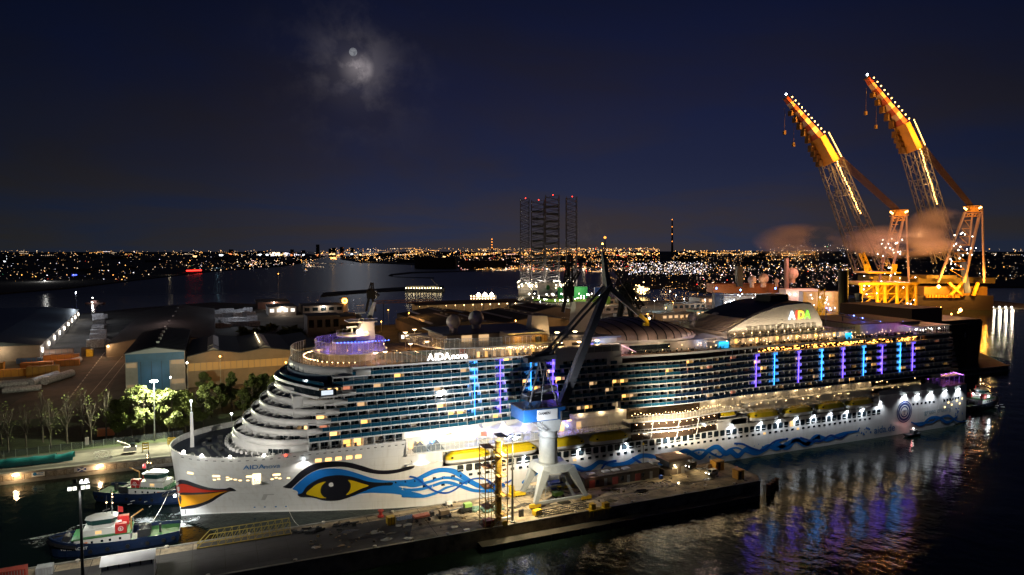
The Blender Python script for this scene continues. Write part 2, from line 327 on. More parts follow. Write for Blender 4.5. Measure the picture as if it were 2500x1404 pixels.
# ------------------------------------------------------------------ water and land
def water_mat():
    m = bpy.data.materials.new('harbour_water'); m.use_nodes = True; nt = m.node_tree; p = nt.nodes['Principled BSDF']
    p.inputs['Base Color'].default_value = (.007, .014, .011, 1); p.inputs['Roughness'].default_value = .06; p.inputs['IOR'].default_value = 1.33; p.inputs['Specular IOR Level'].default_value = .25
    tc = nt.nodes.new('ShaderNodeTexCoord'); mp = nt.nodes.new('ShaderNodeMapping'); mp.inputs['Rotation'].default_value = (0, 0, .5); mp.inputs['Scale'].default_value = (1, .72, 1)
    nt.links.new(tc.outputs['Object'], mp.inputs[0])
    prev = None
    for sc, dist, det in ((.09, .35, 2), (.42, .13, 3), (1.5, .04, 2)):
        n = nt.nodes.new('ShaderNodeTexNoise'); n.inputs['Scale'].default_value = sc; n.inputs['Detail'].default_value = det
        nt.links.new(mp.outputs[0], n.inputs['Vector'])
        b = nt.nodes.new('ShaderNodeBump'); b.inputs['Distance'].default_value = dist; nt.links.new(n.outputs[0], b.inputs['Height'])
        if prev: nt.links.new(prev.outputs[0], b.inputs['Normal'])
        prev = b
    nt.links.new(prev.outputs[0], p.inputs['Normal'])
    # the open river is choppier than the sheltered basin
    sp = nt.nodes.new('ShaderNodeSeparateXYZ'); nt.links.new(tc.outputs['Object'], sp.inputs[0]); mr = nt.nodes.new('ShaderNodeMapRange'); nt.links.new(sp.outputs[1], mr.inputs[0])
    mr.inputs[1].default_value = 350; mr.inputs[2].default_value = 1200; mr.inputs[3].default_value = .06; mr.inputs[4].default_value = .30; nt.links.new(mr.outputs[0], p.inputs['Roughness'])
    return m
ob = MB().quad((-9000, -3000, 0), (30000, -3000, 0), (30000, 30000, 0), (-9000, 30000, 0)).build('water', water_mat(), kind='structure')

def outline(pts, z): return [tuple(at_z(x, y, z)[:2]) for x, y in pts]
def land(name, poly, z0, z1, m):
    mb = MB(); n = len(poly); vs = [V((p[0], p[1], z1)) for p in poly]
    tri = tessellate_polygon([vs]); mb.add(vs, tri)
    for i in range(n):
        a, b = poly[i], poly[(i + 1) % n]; mb.quad((a[0], a[1], z0), (b[0], b[1], z0), (b[0], b[1], z1), (a[0], a[1], z1))
    return mb.build(name, m, kind='structure')
YARD = mat('yard_ground', (.075, .068, .058), .9, var=.55, scale=.06, bump=.05)
FARL = mat('dark_soil', (.022, .022, .020), .95, var=.4, scale=.01)
GRASS = mat('rough_grass', (.035, .05, .016), .95, var=.5, scale=.35, bump=.15)
yard_poly = [(-420, 54), (480, 54)] + outline([(2330, 830), (2290, 790), (2100, 765), (1800, 745), (1700, 732), (1560, 735), (1420, 716), (1290, 724), (1262, 737), (1150, 745), (1000, 758), (1000, 790), (905, 795), (875, 765), (700, 745), (520, 738), (330, 752), (180, 768), (0, 795), (-300, 830)], 3.2)
land('ground', yard_poly, -2, 3.2, YARD)
land('far_bank_ground', outline([(-400, 770), (-200, 735), (0, 716), (180, 701), (350, 681), (520, 662), (690, 650), (742, 641), (770, 632), (800, 624)], 2.) + [(2200, 25000), (-9000, 25000), (-9000, 2500)], -2, 2., FARL)
land('far_harbour_ground', outline([(835, 626), (830, 633), (880, 641), (1000, 646), (1060, 651), (1190, 656), (1300, 652), (1490, 655), (1510, 672), (1500, 700), (1560, 706), (1640, 700), (1720, 712), (1900, 716), (2100, 716), (2180, 700), (2500, 700), (2900, 720)], 2.) + [(30000, 5000), (30000, 25000), (6500, 25000)], -2, 2., FARL)
land('harbour_spit', outline([(782, 723), (900, 713), (1085, 703), (1083, 697), (960, 702), (790, 714)], 1.5), -2, 1.5, FARL)
land('breakwater', outline([(948, 673), (1010, 667), (1180, 661), (1180, 659), (1000, 664), (955, 669), (960, 675), (1060, 679), (1060, 677.5), (965, 676)], 1.), -2, 1., FARL)

# the jetty alongside the ship
JY0, JY1, JX0, JX1 = -55.0, -33.0, -140.0, 171.5
jm = MB(); jm.prism([(JX0, JY0), (168, JY0), (JX1, -50), (JX1, -36), (168, JY1), (JX0, JY1)], -3, 4.5)
JET = mat('jetty_concrete', (.34, .275, .175), .9, var=.6, scale=.22, bump=.08, dirt=(.075, .06, .042))
jm.build('jetty', JET, kind='structure')
MB().prism([(72, -58.5), (164, -58.5), (164, JY0 - .004), (72, JY0 - .004)], -3, 1.6).build('jetty_ledge', mat('ledge_dark', (.07, .062, .05), .9, var=.4, scale=.3), kind='structure')
MB().quad((JX0, -53.6, 4.504), (54, -53.6, 4.504), (60, -37.4, 4.504), (JX0, -37.4, 4.504)).build('asphalt_paving', ASPH, kind='structure')
kb = MB(); kb.box(JX0, JY0, 4.504, 168, JY0 + .7, 4.78); kb.box(JX0, JY1 - .6, 4.504, 168, JY1, 4.74); kb.build('kerb', CONC, kind='structure')
rl = MB()
for y in (-47.6, -46.9, -36.6, -35.9): rl.box(40, y - .05, 4.508, 168, y + .05, 4.58)
rl.build('crane_rail', DARK, kind='structure')
for i in range(22):
    t = MB(); x = -30 + i * 9.4
    t.lathe([(.28, 4.5), (.28, 4.95), (.48, 5.0), (.48, 5.15), (.2, 5.25)], x, -33.9 if i % 2 else -54.3, 10)
    tag(t.build('bollard', mat('bollard_paint', (.55, .5, .42), .6, var=.4, scale=2)), ('short bollard, %s from the left along the %s jetty edge' % (ORD[i // 2], 'far' if i % 2 else 'near')), 'bollard', 'mooring bollards along the jetty edges')
for i, x in enumerate((170.5, 174, 177, 180.5)):
    t = MB(); yy = -56 + i * 2.2; t.rod((x, yy, -3), (x, yy, 3.4 - i * .5), .75, 10); t.rod((x, yy, 3.4 - i * .5), (x, yy, 3.6 - i * .5), .85, 10)
    tag(t.build('mooring_pile', RUST), 'dark mooring pile off the jetty end, %s from the quay corner' % ORD[i], 'pile', 'mooring piles off the jetty end')
jl = MB()
for i in range(43): jl.box(JX0 + i * 7.2, JY0 + .8, 4.512, JX0 + i * 7.2 + .14, JY1 - .7, 4.518)
for y in (-51, -44.2, -40.5): jl.box(JX0, y, 4.512, 168, y + .12, 4.518)
jl.build('slab_joint', mat('joint_dark', (.03, .027, .022), .9), kind='structure')
st_ = MB()
for i in range(46):
    x, y, r = rnd.uniform(30, 165), rnd.uniform(-53, -35), rnd.uniform(.4, 2.2); st_.add([(x + r * rnd.uniform(.6, 1.5) * cos(a * pi / 5), y + r * rnd.uniform(.4, .9) * sin(a * pi / 5), 4.521) for a in range(10)], [tuple(range(10))])
st_.build('oil_stains', mat('wet_stain', (.05, .042, .03), .22), kind='stuff')
lt = MB()
for i in range(150): lt.obox((rnd.uniform(30, 165), rnd.uniform(-54, -34.6), 4.51), rnd.uniform(.15, 1.1), rnd.uniform(.1, .5), rnd.uniform(.08, .5), rnd.uniform(0, 3))
lt.build('quay_litter', mat('litter_mixed', (.24, .19, .12), .9, var=.9, scale=.35), kind='stuff')
fn = MB()
for i in range(18): fn.box(78 + i * 4.6, -58.75, .2, 78.5 + i * 4.6, -58.51, 1.75)
fn.build('fender', DARK, kind='structure')

# far quay with its panelled wall
wl = MB(); wl.box(-420, 53.2, -3, 480, 54.0, 1.1); wl.build('quay_wall', CONC, kind='structure')
qw = bpy.data.objects['quay_wall']
PAN = mat('wall_panel', (.36, .31, .23), .85, var=.5, scale=.7, bump=.03, dirt=(.12, .09, .06)); first = None
for i in range(34):
    x = -96 + i * 3.0
    p = MB().box(-1.42, 53.32, 1.14, 1.42, 53.98, 3.0).build('panel', PAN) if first is None else part(first, None)
    first = first or p; p.parent = qw; p.location = (x, rnd.uniform(-.05, .02), rnd.uniform(-.03, .03))
MB().box(-420, 52.9, 3.05, 480, 54.6, 3.75).build('quay_coping', CONC, kind='structure')
# ------------------------------------------------------------------ the cruise ship
def S0(t): return sin(pi / 2 * min(max(t, 0), 1)) ** 1.35
def S1(t): t = min(max(t, 0), 1); return sqrt(1 - (1 - t) ** 2)
def hb(x, z):
    xs = -0.115 * z; w = min(max(z / 21.5, 0), 1) ** 1.3
    b = 23 * ((1 - w) * S0((x - xs) / 88) + w * S1((x - xs) / 27))
    if x > 300: b -= ((x - 300) / 21) ** 2 * 2
    return b
ship = thing('cruise_ship', 'white cruise ship lying along the jetty with painted lips and an eye on its bow', 'ship', (0, 0, 0))
HULL = mat('hull_paint', (.74, .735, .70), .32, var=.10, scale=.12, dirt=(.62, .61, .57))
def hull_finish(m):
    nt = m.node_tree; p = nt.nodes['Principled BSDF']; tc = nt.nodes.new('ShaderNodeTexCoord'); mp = nt.nodes.new('ShaderNodeMapping'); mp.inputs['Scale'].default_value = (.9, .9, .05); nt.links.new(tc.outputs['Object'], mp.inputs[0])
    n = nt.nodes.new('ShaderNodeTexNoise'); n.inputs['Scale'].default_value = 1.0; n.inputs['Detail'].default_value = 5; nt.links.new(mp.outputs[0], n.inputs['Vector'])
    sx = nt.nodes.new('ShaderNodeSeparateXYZ'); nt.links.new(tc.outputs['Object'], sx.inputs[0]); cb = nt.nodes.new('ShaderNodeCombineXYZ'); nt.links.new(sx.outputs[0], cb.inputs[0]); nt.links.new(sx.outputs[2], cb.inputs[1])
    b = nt.nodes.new('ShaderNodeTexBrick'); nt.links.new(cb.outputs[0], b.inputs['Vector']); b.inputs['Scale'].default_value = 1; b.inputs['Brick Width'].default_value = 7; b.inputs['Row Height'].default_value = 2.4; b.inputs['Mortar Size'].default_value = .045
    b.inputs['Color1'].default_value = (.74, .735, .70, 1); b.inputs['Color2'].default_value = (.725, .72, .69, 1); b.inputs['Mortar'].default_value = (.64, .635, .60, 1)
    r = nt.nodes.new('ShaderNodeValToRGB'); nt.links.new(n.outputs[0], r.inputs[0]); r.color_ramp.elements[0].position = .30; r.color_ramp.elements[0].color = (.72, .66, .58, 1); r.color_ramp.elements[1].position = .50; r.color_ramp.elements[1].color = (1, 1, 1, 1)
    mx = nt.nodes.new('ShaderNodeMix'); mx.data_type = 'RGBA'; mx.blend_type = 'MULTIPLY'; mx.inputs[0].default_value = .28; nt.links.new(b.outputs[0], mx.inputs[6]); nt.links.new(r.outputs[0], mx.inputs[7]); nt.links.new(mx.outputs[2], p.inputs['Base Color'])
    n2 = nt.nodes.new('ShaderNodeTexNoise'); n2.inputs['Scale'].default_value = .35; nt.links.new(tc.outputs['Object'], n2.inputs['Vector']); bp = nt.nodes.new('ShaderNodeBump'); bp.inputs['Distance'].default_value = .03; nt.links.new(n2.outputs[0], bp.inputs['Height']); nt.links.new(bp.outputs[0], p.inputs['Normal'])
hull_finish(HULL)
WT = mat('ship_white', (.76, .75, .71), .4, var=.06, scale=.5)
DECK = mat('ship_deck', (.060, .070, .090), .6, var=.3, scale=.5)
WOOD = mat('teak_deck', (.30, .19, .10), .6, var=.3, scale=.8)
LK = [21.3, 24.1, 26.7, 29.3, 31.9, 34.5, 37.0, 39.5, 42.0, 44.3]

def hull_grid(mb, x0, x1, z0, z1, sgn, nx=None):
    zs = [z0 + (z1 - z0) * i / max(1, round((z1 - z0) / 1.4)) for i in range(max(1, round((z1 - z0) / 1.4)) + 1)]
    if x0 <= 0: ds = [0, .15, .5, 1, 1.8, 2.8, 4, 5.5, 7.2, 9, 11, 13, 15.5, 18, 21, 24, 27] + [27 + (x1 - 27) * i / 14 for i in range(1, 15)]
    else:
        n = max(2, int((x1 - x0) / 4)); ds = [x0 + (x1 - x0) * i / n for i in range(n + 1)]
    def P(d, z):
        x = d - 0.115 * z * max(0, 1 - d / 27) if x0 <= 0 else d
        zz = z + (max(0, x - 303) / 18 * 2.0 * max(0, 1 - z / 4) if x > 303 else 0)
        return (x, sgn * hb(x, z), zz)
    vs = [P(d, z) for d in ds for z in zs]; m = len(zs); fs = []
    for i in range(len(ds) - 1):
        for j in range(m - 1):
            q = (i * m + j, (i + 1) * m + j, (i + 1) * m + j + 1, i * m + j + 1); fs.append(q if sgn < 0 else q[::-1])
    mb.add(vs, fs)
hm = MB()
for sg in (-1, 1):
    for x0, x1, z1 in ((0, 61.5, 21.5), (61.5, 73, 16.8), (73, 140, 12.0), (140, 178, 12.2), (178, 192, 15.8), (192, 262, 13.2), (262, 321, 17.6)):
        hull_grid(hm, x0, x1, -1.0, z1, sg)
hm.quad((321, -21, .9), (321, 21, .9), (321, 21, 17.6), (321, -21, 17.6))
for x, za, zb in ((61.5, 16.8, 21.5), (73, 12, 16.8), (178, 12.2, 15.8), (192, 13.2, 15.8), (262, 13.2, 17.6)):
    hm.quad((x, -23, za), (x, -17.5, za), (x, -17.5, zb), (x, -23, zb))
hm.build('hull', HULL, ship, smooth=False)

def decal(pts, z=.05): return None
def hull_decal(name, pts, m, off_=.04, n=3, label=None):
    """flat paint laid on the plating"""
    P = smooth_poly(pts, n); P = [V((a, b)) for a, b in P]
    xs = [p.x for p in P]; zs = [p.y for p in P]; pts2 = list(P); k = len(P)
    st = 1.1; i = 0
    gx = min(xs)
    while gx < max(xs):
        gz = min(zs)
        while gz < max(zs): pts2.append(V((gx + rnd.uniform(0, .1), gz + rnd.uniform(0, .1)))); gz += st
        gx += st
    vo, _, fo, *_ = delaunay_2d_cdt(pts2, [(i, (i + 1) % k) for i in range(k)], [], 1, 1e-4)
    mb = MB(); mb.add([(p.x - .02, -hb(p.x, p.y) - off_, p.y) if p.x > -0.115 * p.y + .3 else (max(p.x, -0.115 * p.y) - off_, -hb(p.x, p.y) - off_, p.y) for p in vo], [tuple(f)[::-1] for f in fo])
    return mb.build(name, m, ship, label=label)
INK = mat('livery_black', (.012, .012, .018), .3); LRED = mat('livery_red', (.62, .035, .01), .35); LORG = mat('livery_orange', (.66, .28, .01), .35)
LBLU = mat('livery_blue', (.012, .165, .55), .35); LDBL = mat('livery_dark_blue', (.008, .07, .36), .35); LYEL = mat('livery_yellow', (.68, .48, .01), .35)
hull_decal('painted_lips', LIV['lip_outline'], INK, .05)
hull_decal('upper_lip', LIV['lip_red'], LRED, .09); hull_decal('lower_lip', LIV['lip_yellow'], LORG, .09)
hull_decal('painted_eyebrow', LIV['brow'], INK, .05); hull_decal('painted_blue_lid', LIV['blue'], LBLU, .05)
hull_decal('painted_eye', LIV['eye'], INK, .09); hull_decal('eye_white', LIV['eye_left'], LYEL, .13); hull_decal('eye_white', LIV['eye_right'], LYEL, .13)
hull_decal('eye_glint', LIV['glint'], WT, .14)
def ribbon(pts, m, off_, name='painted_wave'):
    P = smooth_poly(pts, 6, False); n = len(P); vs = []
    for i in range(n):
        a = P[max(i - 1, 0)]; b = P[min(i + 1, n - 1)]; dx, dz = b[0] - a[0], b[1] - a[1]; l = sqrt(dx * dx + dz * dz) or 1
        x, z, w = P[i]
        for s in (1, -1):
            X, Z = x - dz / l * w * s, z + dx / l * w * s; vs.append((X, -hb(X, Z) - off_, Z))
    MB().add(vs, [(2 * i, 2 * i + 1, 2 * i + 3, 2 * i + 2) for i in range(n - 1)]).build(name, m, ship)
for k, r in RIB.items():
    sc = 1.25 if k[0] in 'bce' else 1.0
    ribbon([(x, z, w * sc * (1.7 if k[0] in 'cef' else 1.35 if k[0] == 'b' else 1)) for x, z, w in r], LDBL if k in ('d1', 'b3', 'b4', 'c3', 'e2') else LBLU, .045 + .02 * (ord(k[1]) - 48) + (.1 if k == 'd1' else 0))
dm = MB()
for i in range(46):
    x = rnd.uniform(168, 222) if i < 20 else (rnd.uniform(247, 258) if i < 36 else rnd.uniform(306, 318)); z = rnd.uniform(2.2, 6.0) if i < 36 else rnd.uniform(4, 7.5); r = rnd.uniform(.15, .5)
    y = -hb(x, z) - .04; k = len(dm.v); dm.add([(x + r * cos(a * pi / 4), y, z + r * sin(a * pi / 4)) for a in range(8)], [tuple(range(8))])
dm.build('painted_drops', LBLU, ship, kind='stuff')
def hull_text(s, x0, z0, size, m, bold=0., sx=1., off_=.06, slant=0.):
    vs, fs = text_mesh(s, size, bold, sx); mb = MB()
    mb.add([(x0 + a, -hb(x0 + a, z0 + b + slant * a) - off_, z0 + b + slant * a) for a, b in vs], fs)
    mb.build('lettering', m, ship)
NAMB = mat('name_blue', (.01, .16, .42), .4)
hull_text('AIDA', 16.6, 16.9, 2.3, NAMB, .035, 1.02); hull_text('nova', 21.9, 16.75, 2.3, NAMB, .0, .98)
hull_text('aida.de', 259.5, 1.9, 4.3, NAMB, .02, 1.05); hull_text('green cruising', 290.3, 7.0, 3.0, mat('faded_lettering', (.2, .33, .42), .5), 0, 1.05)
# round blue emblem: leaf ring and a small upright figure
def disc(cx, cz, r0, r1, m, off_, n=40):
    mb = MB(); vs = []
    for i in range(n):
        a = 2 * pi * i / n
        for r in (r0, r1): X, Z = cx + r * cos(a), cz + r * sin(a); vs.append((X, -hb(X, Z) - off_, Z))
    mb.add(vs, [(2 * i, 2 * ((i + 1) % n), 2 * ((i + 1) % n) + 1, 2 * i + 1) for i in range(n)])
    mb.build('round_emblem', m, ship)
EMB = mat('emblem_blue', (.012, .03, .16), .4)
disc(277.5, 9.4, 0.01, 4.7, EMB, .05); disc(277.5, 9.4, 2.55, 2.9, WT, .08); disc(277.5, 9.4, .01, 1.9, WT, .08); disc(277.5, 9.4, 3.95, 4.15, WT, .08)
fg = MB()
for (a, b, c, d, w) in ((277.5, 8.0, 277.5, 10.2, .25), (276.3, 9.9, 278.7, 9.9, .16), (277.5, 8.6, 276.8, 7.9, .16), (277.5, 8.6, 278.2, 7.9, .16)): fg.bar((a, -hb(a, b) - .13, b), (c, -hb(c, d) - .13, d), w * 1.6, .06)
fg.build('emblem_figure', EMB, ship)

# bow deck and bulwark
ZD = 20.2
def bowline(z, n=26, dmax=36, sg=-1, inset=0.):
    out = []
    for i in range(n + 1):
        d = dmax * (i / n) ** 1.7; x = d - 0.115 * z * max(0, 1 - d / 27); out.append((x + inset * .6, sg * max(0, hb(x, z) - inset), z))
    return out
a, b = bowline(ZD, inset=.35), bowline(ZD, sg=1, inset=.35)
MB().add(a + b, [(i, i + 1, len(a) + i + 1, len(a) + i) for i in range(len(a) - 1)]).build('bow_deck', DECK, ship)
for sg in (-1, 1):
    i0, i1, o1 = bowline(ZD, sg=sg, inset=.35), bowline(21.55, sg=sg, inset=.4), bowline(21.55, sg=sg, inset=-.12)
    n = len(i0); MB().add(i0 + i1 + o1, [(i, i + 1, n + i + 1, n + i) for i in range(n - 1)] + [(n + i, n + i + 1, 2 * n + i + 1, 2 * n + i) for i in range(n - 1)]).build('bulwark', WT, ship)
    st = MB()
    for i in range(3, n): st.bar((i0[i][0] + .1, i0[i][1] - sg * .1, ZD), (i1[i][0] + .1, i1[i][1] - sg * .05, 21.5), .14, .5)
    st.build('bulwark_stays', WT, ship)
fm = MB(); fm.rod((3.4, 0, 20.2), (3.4, 0, 30.5), .75, 4, .5); fm.rod((3.4, 0, 30.5), (3.4, 0, 33.6), .14, 6); fm.build('foremast', WT, ship)
MB().ball((3.4, 0, 33.8), .32).build('mast_lamp', COOL, ship); lamp((3.0, -.9, 34.2), 700, (.8, .9, 1), .2)
for x, y in ((1.5, -10.6), (6.2, -16.6), (13.2, -20.9), (21.8, -23.2)):
    MB().ball((x, y, 21.9), .42).build('bulwark_lamp', WHT, ship); lamp((x - .2, y - 1.0, 22.1), 420, (1, .95, .85), .25)
dp = MB()
for x, y in ((8, -4), (8, 4), (11, 0)): dp.lathe([(.5, ZD), (.5, ZD + .8), (.8, ZD + .9), (.8, ZD + 1.1)], x, y, 10)
dp.box(10.2, -7.5, ZD, 11.8, -6.4, ZD + .9); dp.box(10.2, 6.4, ZD, 11.8, 7.5, ZD + .9); dp.box(6.0, -.4, ZD, 7.0, .4, ZD + 1.1); dp.build('mooring_winches', DARK, ship, kind='stuff')
# shell door with its platform, anchor pocket, row of lit openings under the deck edge
LITW = em('lit_opening', (1, .70, .30), 3.0)
MB().quad((19.1, -hb(19.1, 11.9) - .06, 11.9), (21.2, -hb(21.2, 11.9) - .06, 11.9), (21.2, -hb(21.2, 14.9) - .06, 14.9), (19.1, -hb(19.1, 14.9) - .06, 14.9)).build('shell_door', em('lit_doorway', (1, .74, .38), 4.0), ship)
y0 = -hb(20.1, 11.8); MB().box(18.9, y0 - 2.1, 11.55, 21.3, y0 + .6, 11.8).build('boarding_platform', WT, ship)
rm = MB()
for (x, y) in ((19.0, y0 - 2.0), (21.2, y0 - 2.0), (20.1, y0 - 2.0)): rm.rod((x, y, 11.8), (x, y, 12.9), .04, 4)
rm.rod((19, y0 - 2, 12.9), (21.2, y0 - 2, 12.9), .04, 4); rm.build('platform_rail', STEEL, ship)
def hull_patch(name, x0, x1, z0, z1, m, off_=.06, cut=0.):
    MB().add([(x0, -hb(x0, z0) - off_, z0), (x1, -hb(x1, z0) - off_, z0), (x1 - cut, -hb(x1 - cut, z1) - off_, z1), (x0 + cut, -hb(x0 + cut, z1) - off_, z1)], [(0, 1, 2, 3)]).build(name, m, ship)
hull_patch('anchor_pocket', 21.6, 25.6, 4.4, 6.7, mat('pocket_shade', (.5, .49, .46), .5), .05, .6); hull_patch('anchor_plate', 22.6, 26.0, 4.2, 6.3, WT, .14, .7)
for x, w, z in ((2.2, 1.5, 14.6), (8.7, 1.9, 14.0), (17.4, 1.6, 13.6), (24.4, 2.0, 13.7)):
    hull_patch('bow_opening', x, x + w, z, z + .7, LITW)
for x, z in ((8.8, 12.7), (9.9, 13.0), (12.2, 13.6), (12.2, 12.6), (14.2, 12.7), (15.5, 12.3), (17.5, 12.2), (23.9, 12.2), (25, 12.7), (26, 12.3), (28.3, 12.2), (13.0, 13.0)):
    hull_patch('bow_port', x, x + .75, z, z + .4, LITW)
for i in range(30):
    x = .8 + 2.05 * i; hull_patch('scupper', x, x + .75, 20.2, 20.45, BLACK)
for x in (35.6, 38.4, 41.2, 44.2, 46.8): hull_patch('lit_window', x, x + 1.7, 17.4, 18.5, em('cabin_amber', (1, .5, .14), 2.6))
hull_patch('stern_marks', 1.0, 1.2, .5, 1.9, INK)
for x in (19.6, 22.4, 25.4, 28.2): hull_patch('thruster_mark', x, x + .5, 1.6, 2.0, NAMB)
MB().ball((27.4, -23.2, 21.2), .35).build('side_lamp', REDL, ship)

# windows in the plating
wm = None; wn = 0; DIMW = em('dim_window', (1, .62, .25), .9)
def windows(xs, z0, w, h, name, frame_out=.05):
    global wn
    prof = [(-w / 2 + .25, 0), (w / 2 - .25, 0), (w / 2, .3), (w / 2, h - .3), (w / 2 - .25, h), (-w / 2 + .25, h), (-w / 2, h - .3), (-w / 2, .3)]
    if h < 1.2: prof = [(-w / 2, 0), (w / 2, 0), (w / 2, h), (-w / 2, h)]
    base = None
    for x in xs:
        y = -hb(x, z0) - .03; r = rnd.random()
        mm = GLASSD if r > .045 else DIMW
        if base is None:
            mb = MB(); n = len(prof); mb.add([(a, -.03, b) for a, b in prof] + [(a, .12, b) for a, b in prof], [tuple(range(n))] + [(i, n + i, n + (i + 1) % n, (i + 1) % n) for i in range(n)])
            base = mb.build(name, GLASSD, ship, local=True); base.location = (x, y, z0); o = base
        else: o = part(base, ship, (x, y, z0), 0, mm)
W2 = [78.6 + 2.82 * i for i in range(66)]
windows([x for x in W2 if x < 262 and not (x < 84 and x > 90)], 9.75, 2.05, 2.15, 'hull_window')
sill = MB()
for x in W2:
    if x < 262 and rnd.random() < .5: sill.box(x - .95, -23.14, 10.35, x + .95, -23.07, 10.5)
sill.build('window_bars', WT, ship, kind='stuff')
windows([56.5 + 2.82 * i for i in range(72)], 8.1, 1.25, .8, 'porthole')
windows([67.6 + 2.82 * i for i in range(6)], 5.9, 1.25, .8, 'porthole')
windows([283 + 2.6 * i for i in range(6)] + [303 + 2.1 * i for i in range(6)], 11.6, 1.2, .9, 'stern_window')
for x, z in ((303, 8.6), (305.5, 10.4), (308, 9.2), (312, 10.6), (314.5, 9.0), (316.5, 11)): hull_patch('lit_stern_port', x, x + 1.0, z, z + .7, LITW)

# plating lamps shining down the side, each with its light, extra ones added between as fill
for x, z, pw, c in ((32.3, 18.6, 2600, (1, .95, .88)), (66.3, 15.2, 2600, (1, .95, .88)), (138, 11.9, 1300, (.9, .93, 1)), (171, 15.2, 2200, (.85, .9, 1)), (198, 13.0, 1000, (.85, .9, 1)), (216, 13.0, 1000, (.85, .9, 1)), (234, 13.0, 1000, (.85, .9, 1)), (252, 13.0, 1000, (.85, .9, 1)), (277, 16.6, 1700, (.85, .9, 1)), (293.5, 16.4, 1900, (.85, .9, 1)), (313, 16.2, 1900, (.85, .9, 1)), (120, 12.0, 900, (1, .95, .9)), (100, 12.0, 900, (1, .95, .9)), (155, 12.0, 900, (.9, .92, 1)), (184, 13.5, 1300, (.85, .9, 1)), (207, 13.0, 900, (.85, .9, 1)), (225, 13.0, 900, (.85, .9, 1)), (243, 13.0, 900, (.85, .9, 1)), (262, 15.0, 1200, (.85, .9, 1)), (285, 16.4, 900, (.85, .9, 1)), (303, 16.4, 900, (.85, .9, 1))):
    y = -hb(x, z)
    MB().obox((x, y - .75, z), .34, .3, .2).build('side_floodlight', COOL, ship)
    lamp((x, y - 1.3, z - .1), pw * 1.5, c, .22, (x, y + .25, z - 5), 130, .7)

# ---- superstructure: terraced rounded front
def front(xf, ym, xb, n=22, inset=0.):
    """plan of one terrace from starboard to port: flat sides, rounded nose at xf"""
    a = 20.0 - inset * .2; pts = []
    for i in range(n + 1):
        t = pi / 2 * (-1 + 2 * i / n); y = ym * sin(t); x = xf + inset + a * (1 - cos(t) ** .92 if cos(t) > 0 else 1)
        pts.append((x, y))
    return [(xb, pts[0][1])] + pts + [(xb, pts[-1][1])]
nose = [13.0, 14.6, 17.3, 19.7, 22.1, 24.5, 26.9]
ends = [33.6, 33.5, 33.5, 35.8, 38.3, 40.7, 43.1]
def rev(p): return [(x, y) for x, y in reversed(p)]
for k in range(7):
    xf = nose[k]; zf = LK[k] if k else ZD
    if k: # terrace floor and parapet
        pl = front(xf, 23, max(ends[k - 1], ends[k], xf + 20) + 1.5)
        MB().prism(rev(pl), zf - .35, zf).build('terrace_floor', DECK if k else DECK, ship)
        MB().strip(front(xf, 23.02, ends[k]), zf - .75, zf + 1.05, -.22).build('terrace_parapet', WT, ship, smooth=True)
    inn = front(xf + (2.6 if k else 1.2), 20.8 if k else 21.6, ends[k] + 1)
    MB().strip(inn, zf, LK[k + 1] - .3, -.3).build('terrace_wall', WT, ship, smooth=True)
    saw = MB(); n = 15
    for i in range(n):
        t = pi / 2 * (-.97 + 1.94 * i / (n - 1)) * .78
        o = V((xf + .3 + 20 * (1 - cos(t)), 22.6 * sin(t), 0)); q = V((xf + 2.6 + 20 * (1 - cos(t)), 20.8 * sin(t), 0)); z1 = LK[k + 1] - .36
        saw.add([(o.x, o.y, zf + (1.0 if k else .2)), (q.x, q.y, zf), (q.x, q.y, z1), (q.x + .15, q.y, z1), (q.x + .15, q.y, zf), (o.x + .15, o.y, zf + (1.0 if k else .2))], [(0, 1, 2), (3, 4, 5), (0, 2, 3, 5), (1, 0, 5, 4)])
    saw.build('terrace_fins', WT, ship, kind='stuff')
    for j, (t0, lit) in enumerate(((-1.02, 0), (-1.1, k in (5, 6)), (-1.17, k == 6), (-1.25, k == 2))):
        a0 = (xf + (2.6 if k else 1.2) + 20 * (1 - cos(t0)) - .1, (20.8 if k else 21.6) * sin(t0) - .22)
        MB().obox((a0[0], a0[1], zf + .05), 1.5, .12, 2.0, -.55 - .35 * (1.25 + t0)).build('terrace_door', WARMW if lit else GLASSD, ship)
sc = MB()
for i in range(26):
    t = pi / 2 * (-.95 + 1.9 * i / 25) * .85; sc.obox((12.6 + 20 * (1 - cos(t)), 23 * .98 * sin(t) * .92, ZD), .9, 1.5, .9, t)
sc.build('bow_deck_coaming', WT, ship)
# bridge with wings
def bridge_plan(o=0., w=25.0): return [(27.0 - o + 9.6 * (abs(y) / w) ** 1.6, y) for y in [w * (-1 + 2 * i / 24) for i in range(25)]]
bp = bridge_plan(); bo = bridge_plan(.5, 25.4)
MB().prism([(41.5, 25), (41.5, -25)] + bp, 36.6, 37.1).build('bridge_floor', WT, ship)
MB().strip(bo, 36.5, 37.25, -.3).build('bridge_sill', WT, ship)
MB().strip([(41.2, -25)] + bridge_plan(.0) + [(41.2, 25)], 37.25, 39.0, -.2).build('bridge_windows', GLASSD, ship)
bm = MB()
for i in range(25):
    if i % 1 == 0: x, y = bridge_plan(.06)[i]; bm.rod((x, y, 37.2), (x, y, 39.05), .06, 4)
bm.build('window_mullions', BLACK, ship, kind='stuff')
MB().strip(bridge_plan(.5, 25.4), 39.0, 39.75, -.4).build('bridge_cornice', WT, ship)
MB().prism([(43, 25.2), (43, -25.2)] + bridge_plan(.3, 25.2), 39.35, 39.65).build('bridge_roof', mat('bridge_roof_blue', (.02, .045, .075), .5), ship)
MB().obox((38.6, -25.12, 37.5), 3.2, .1, 1.3).build('lit_wing_window', em('wing_glare', (.8, .9, 1), .8), ship)
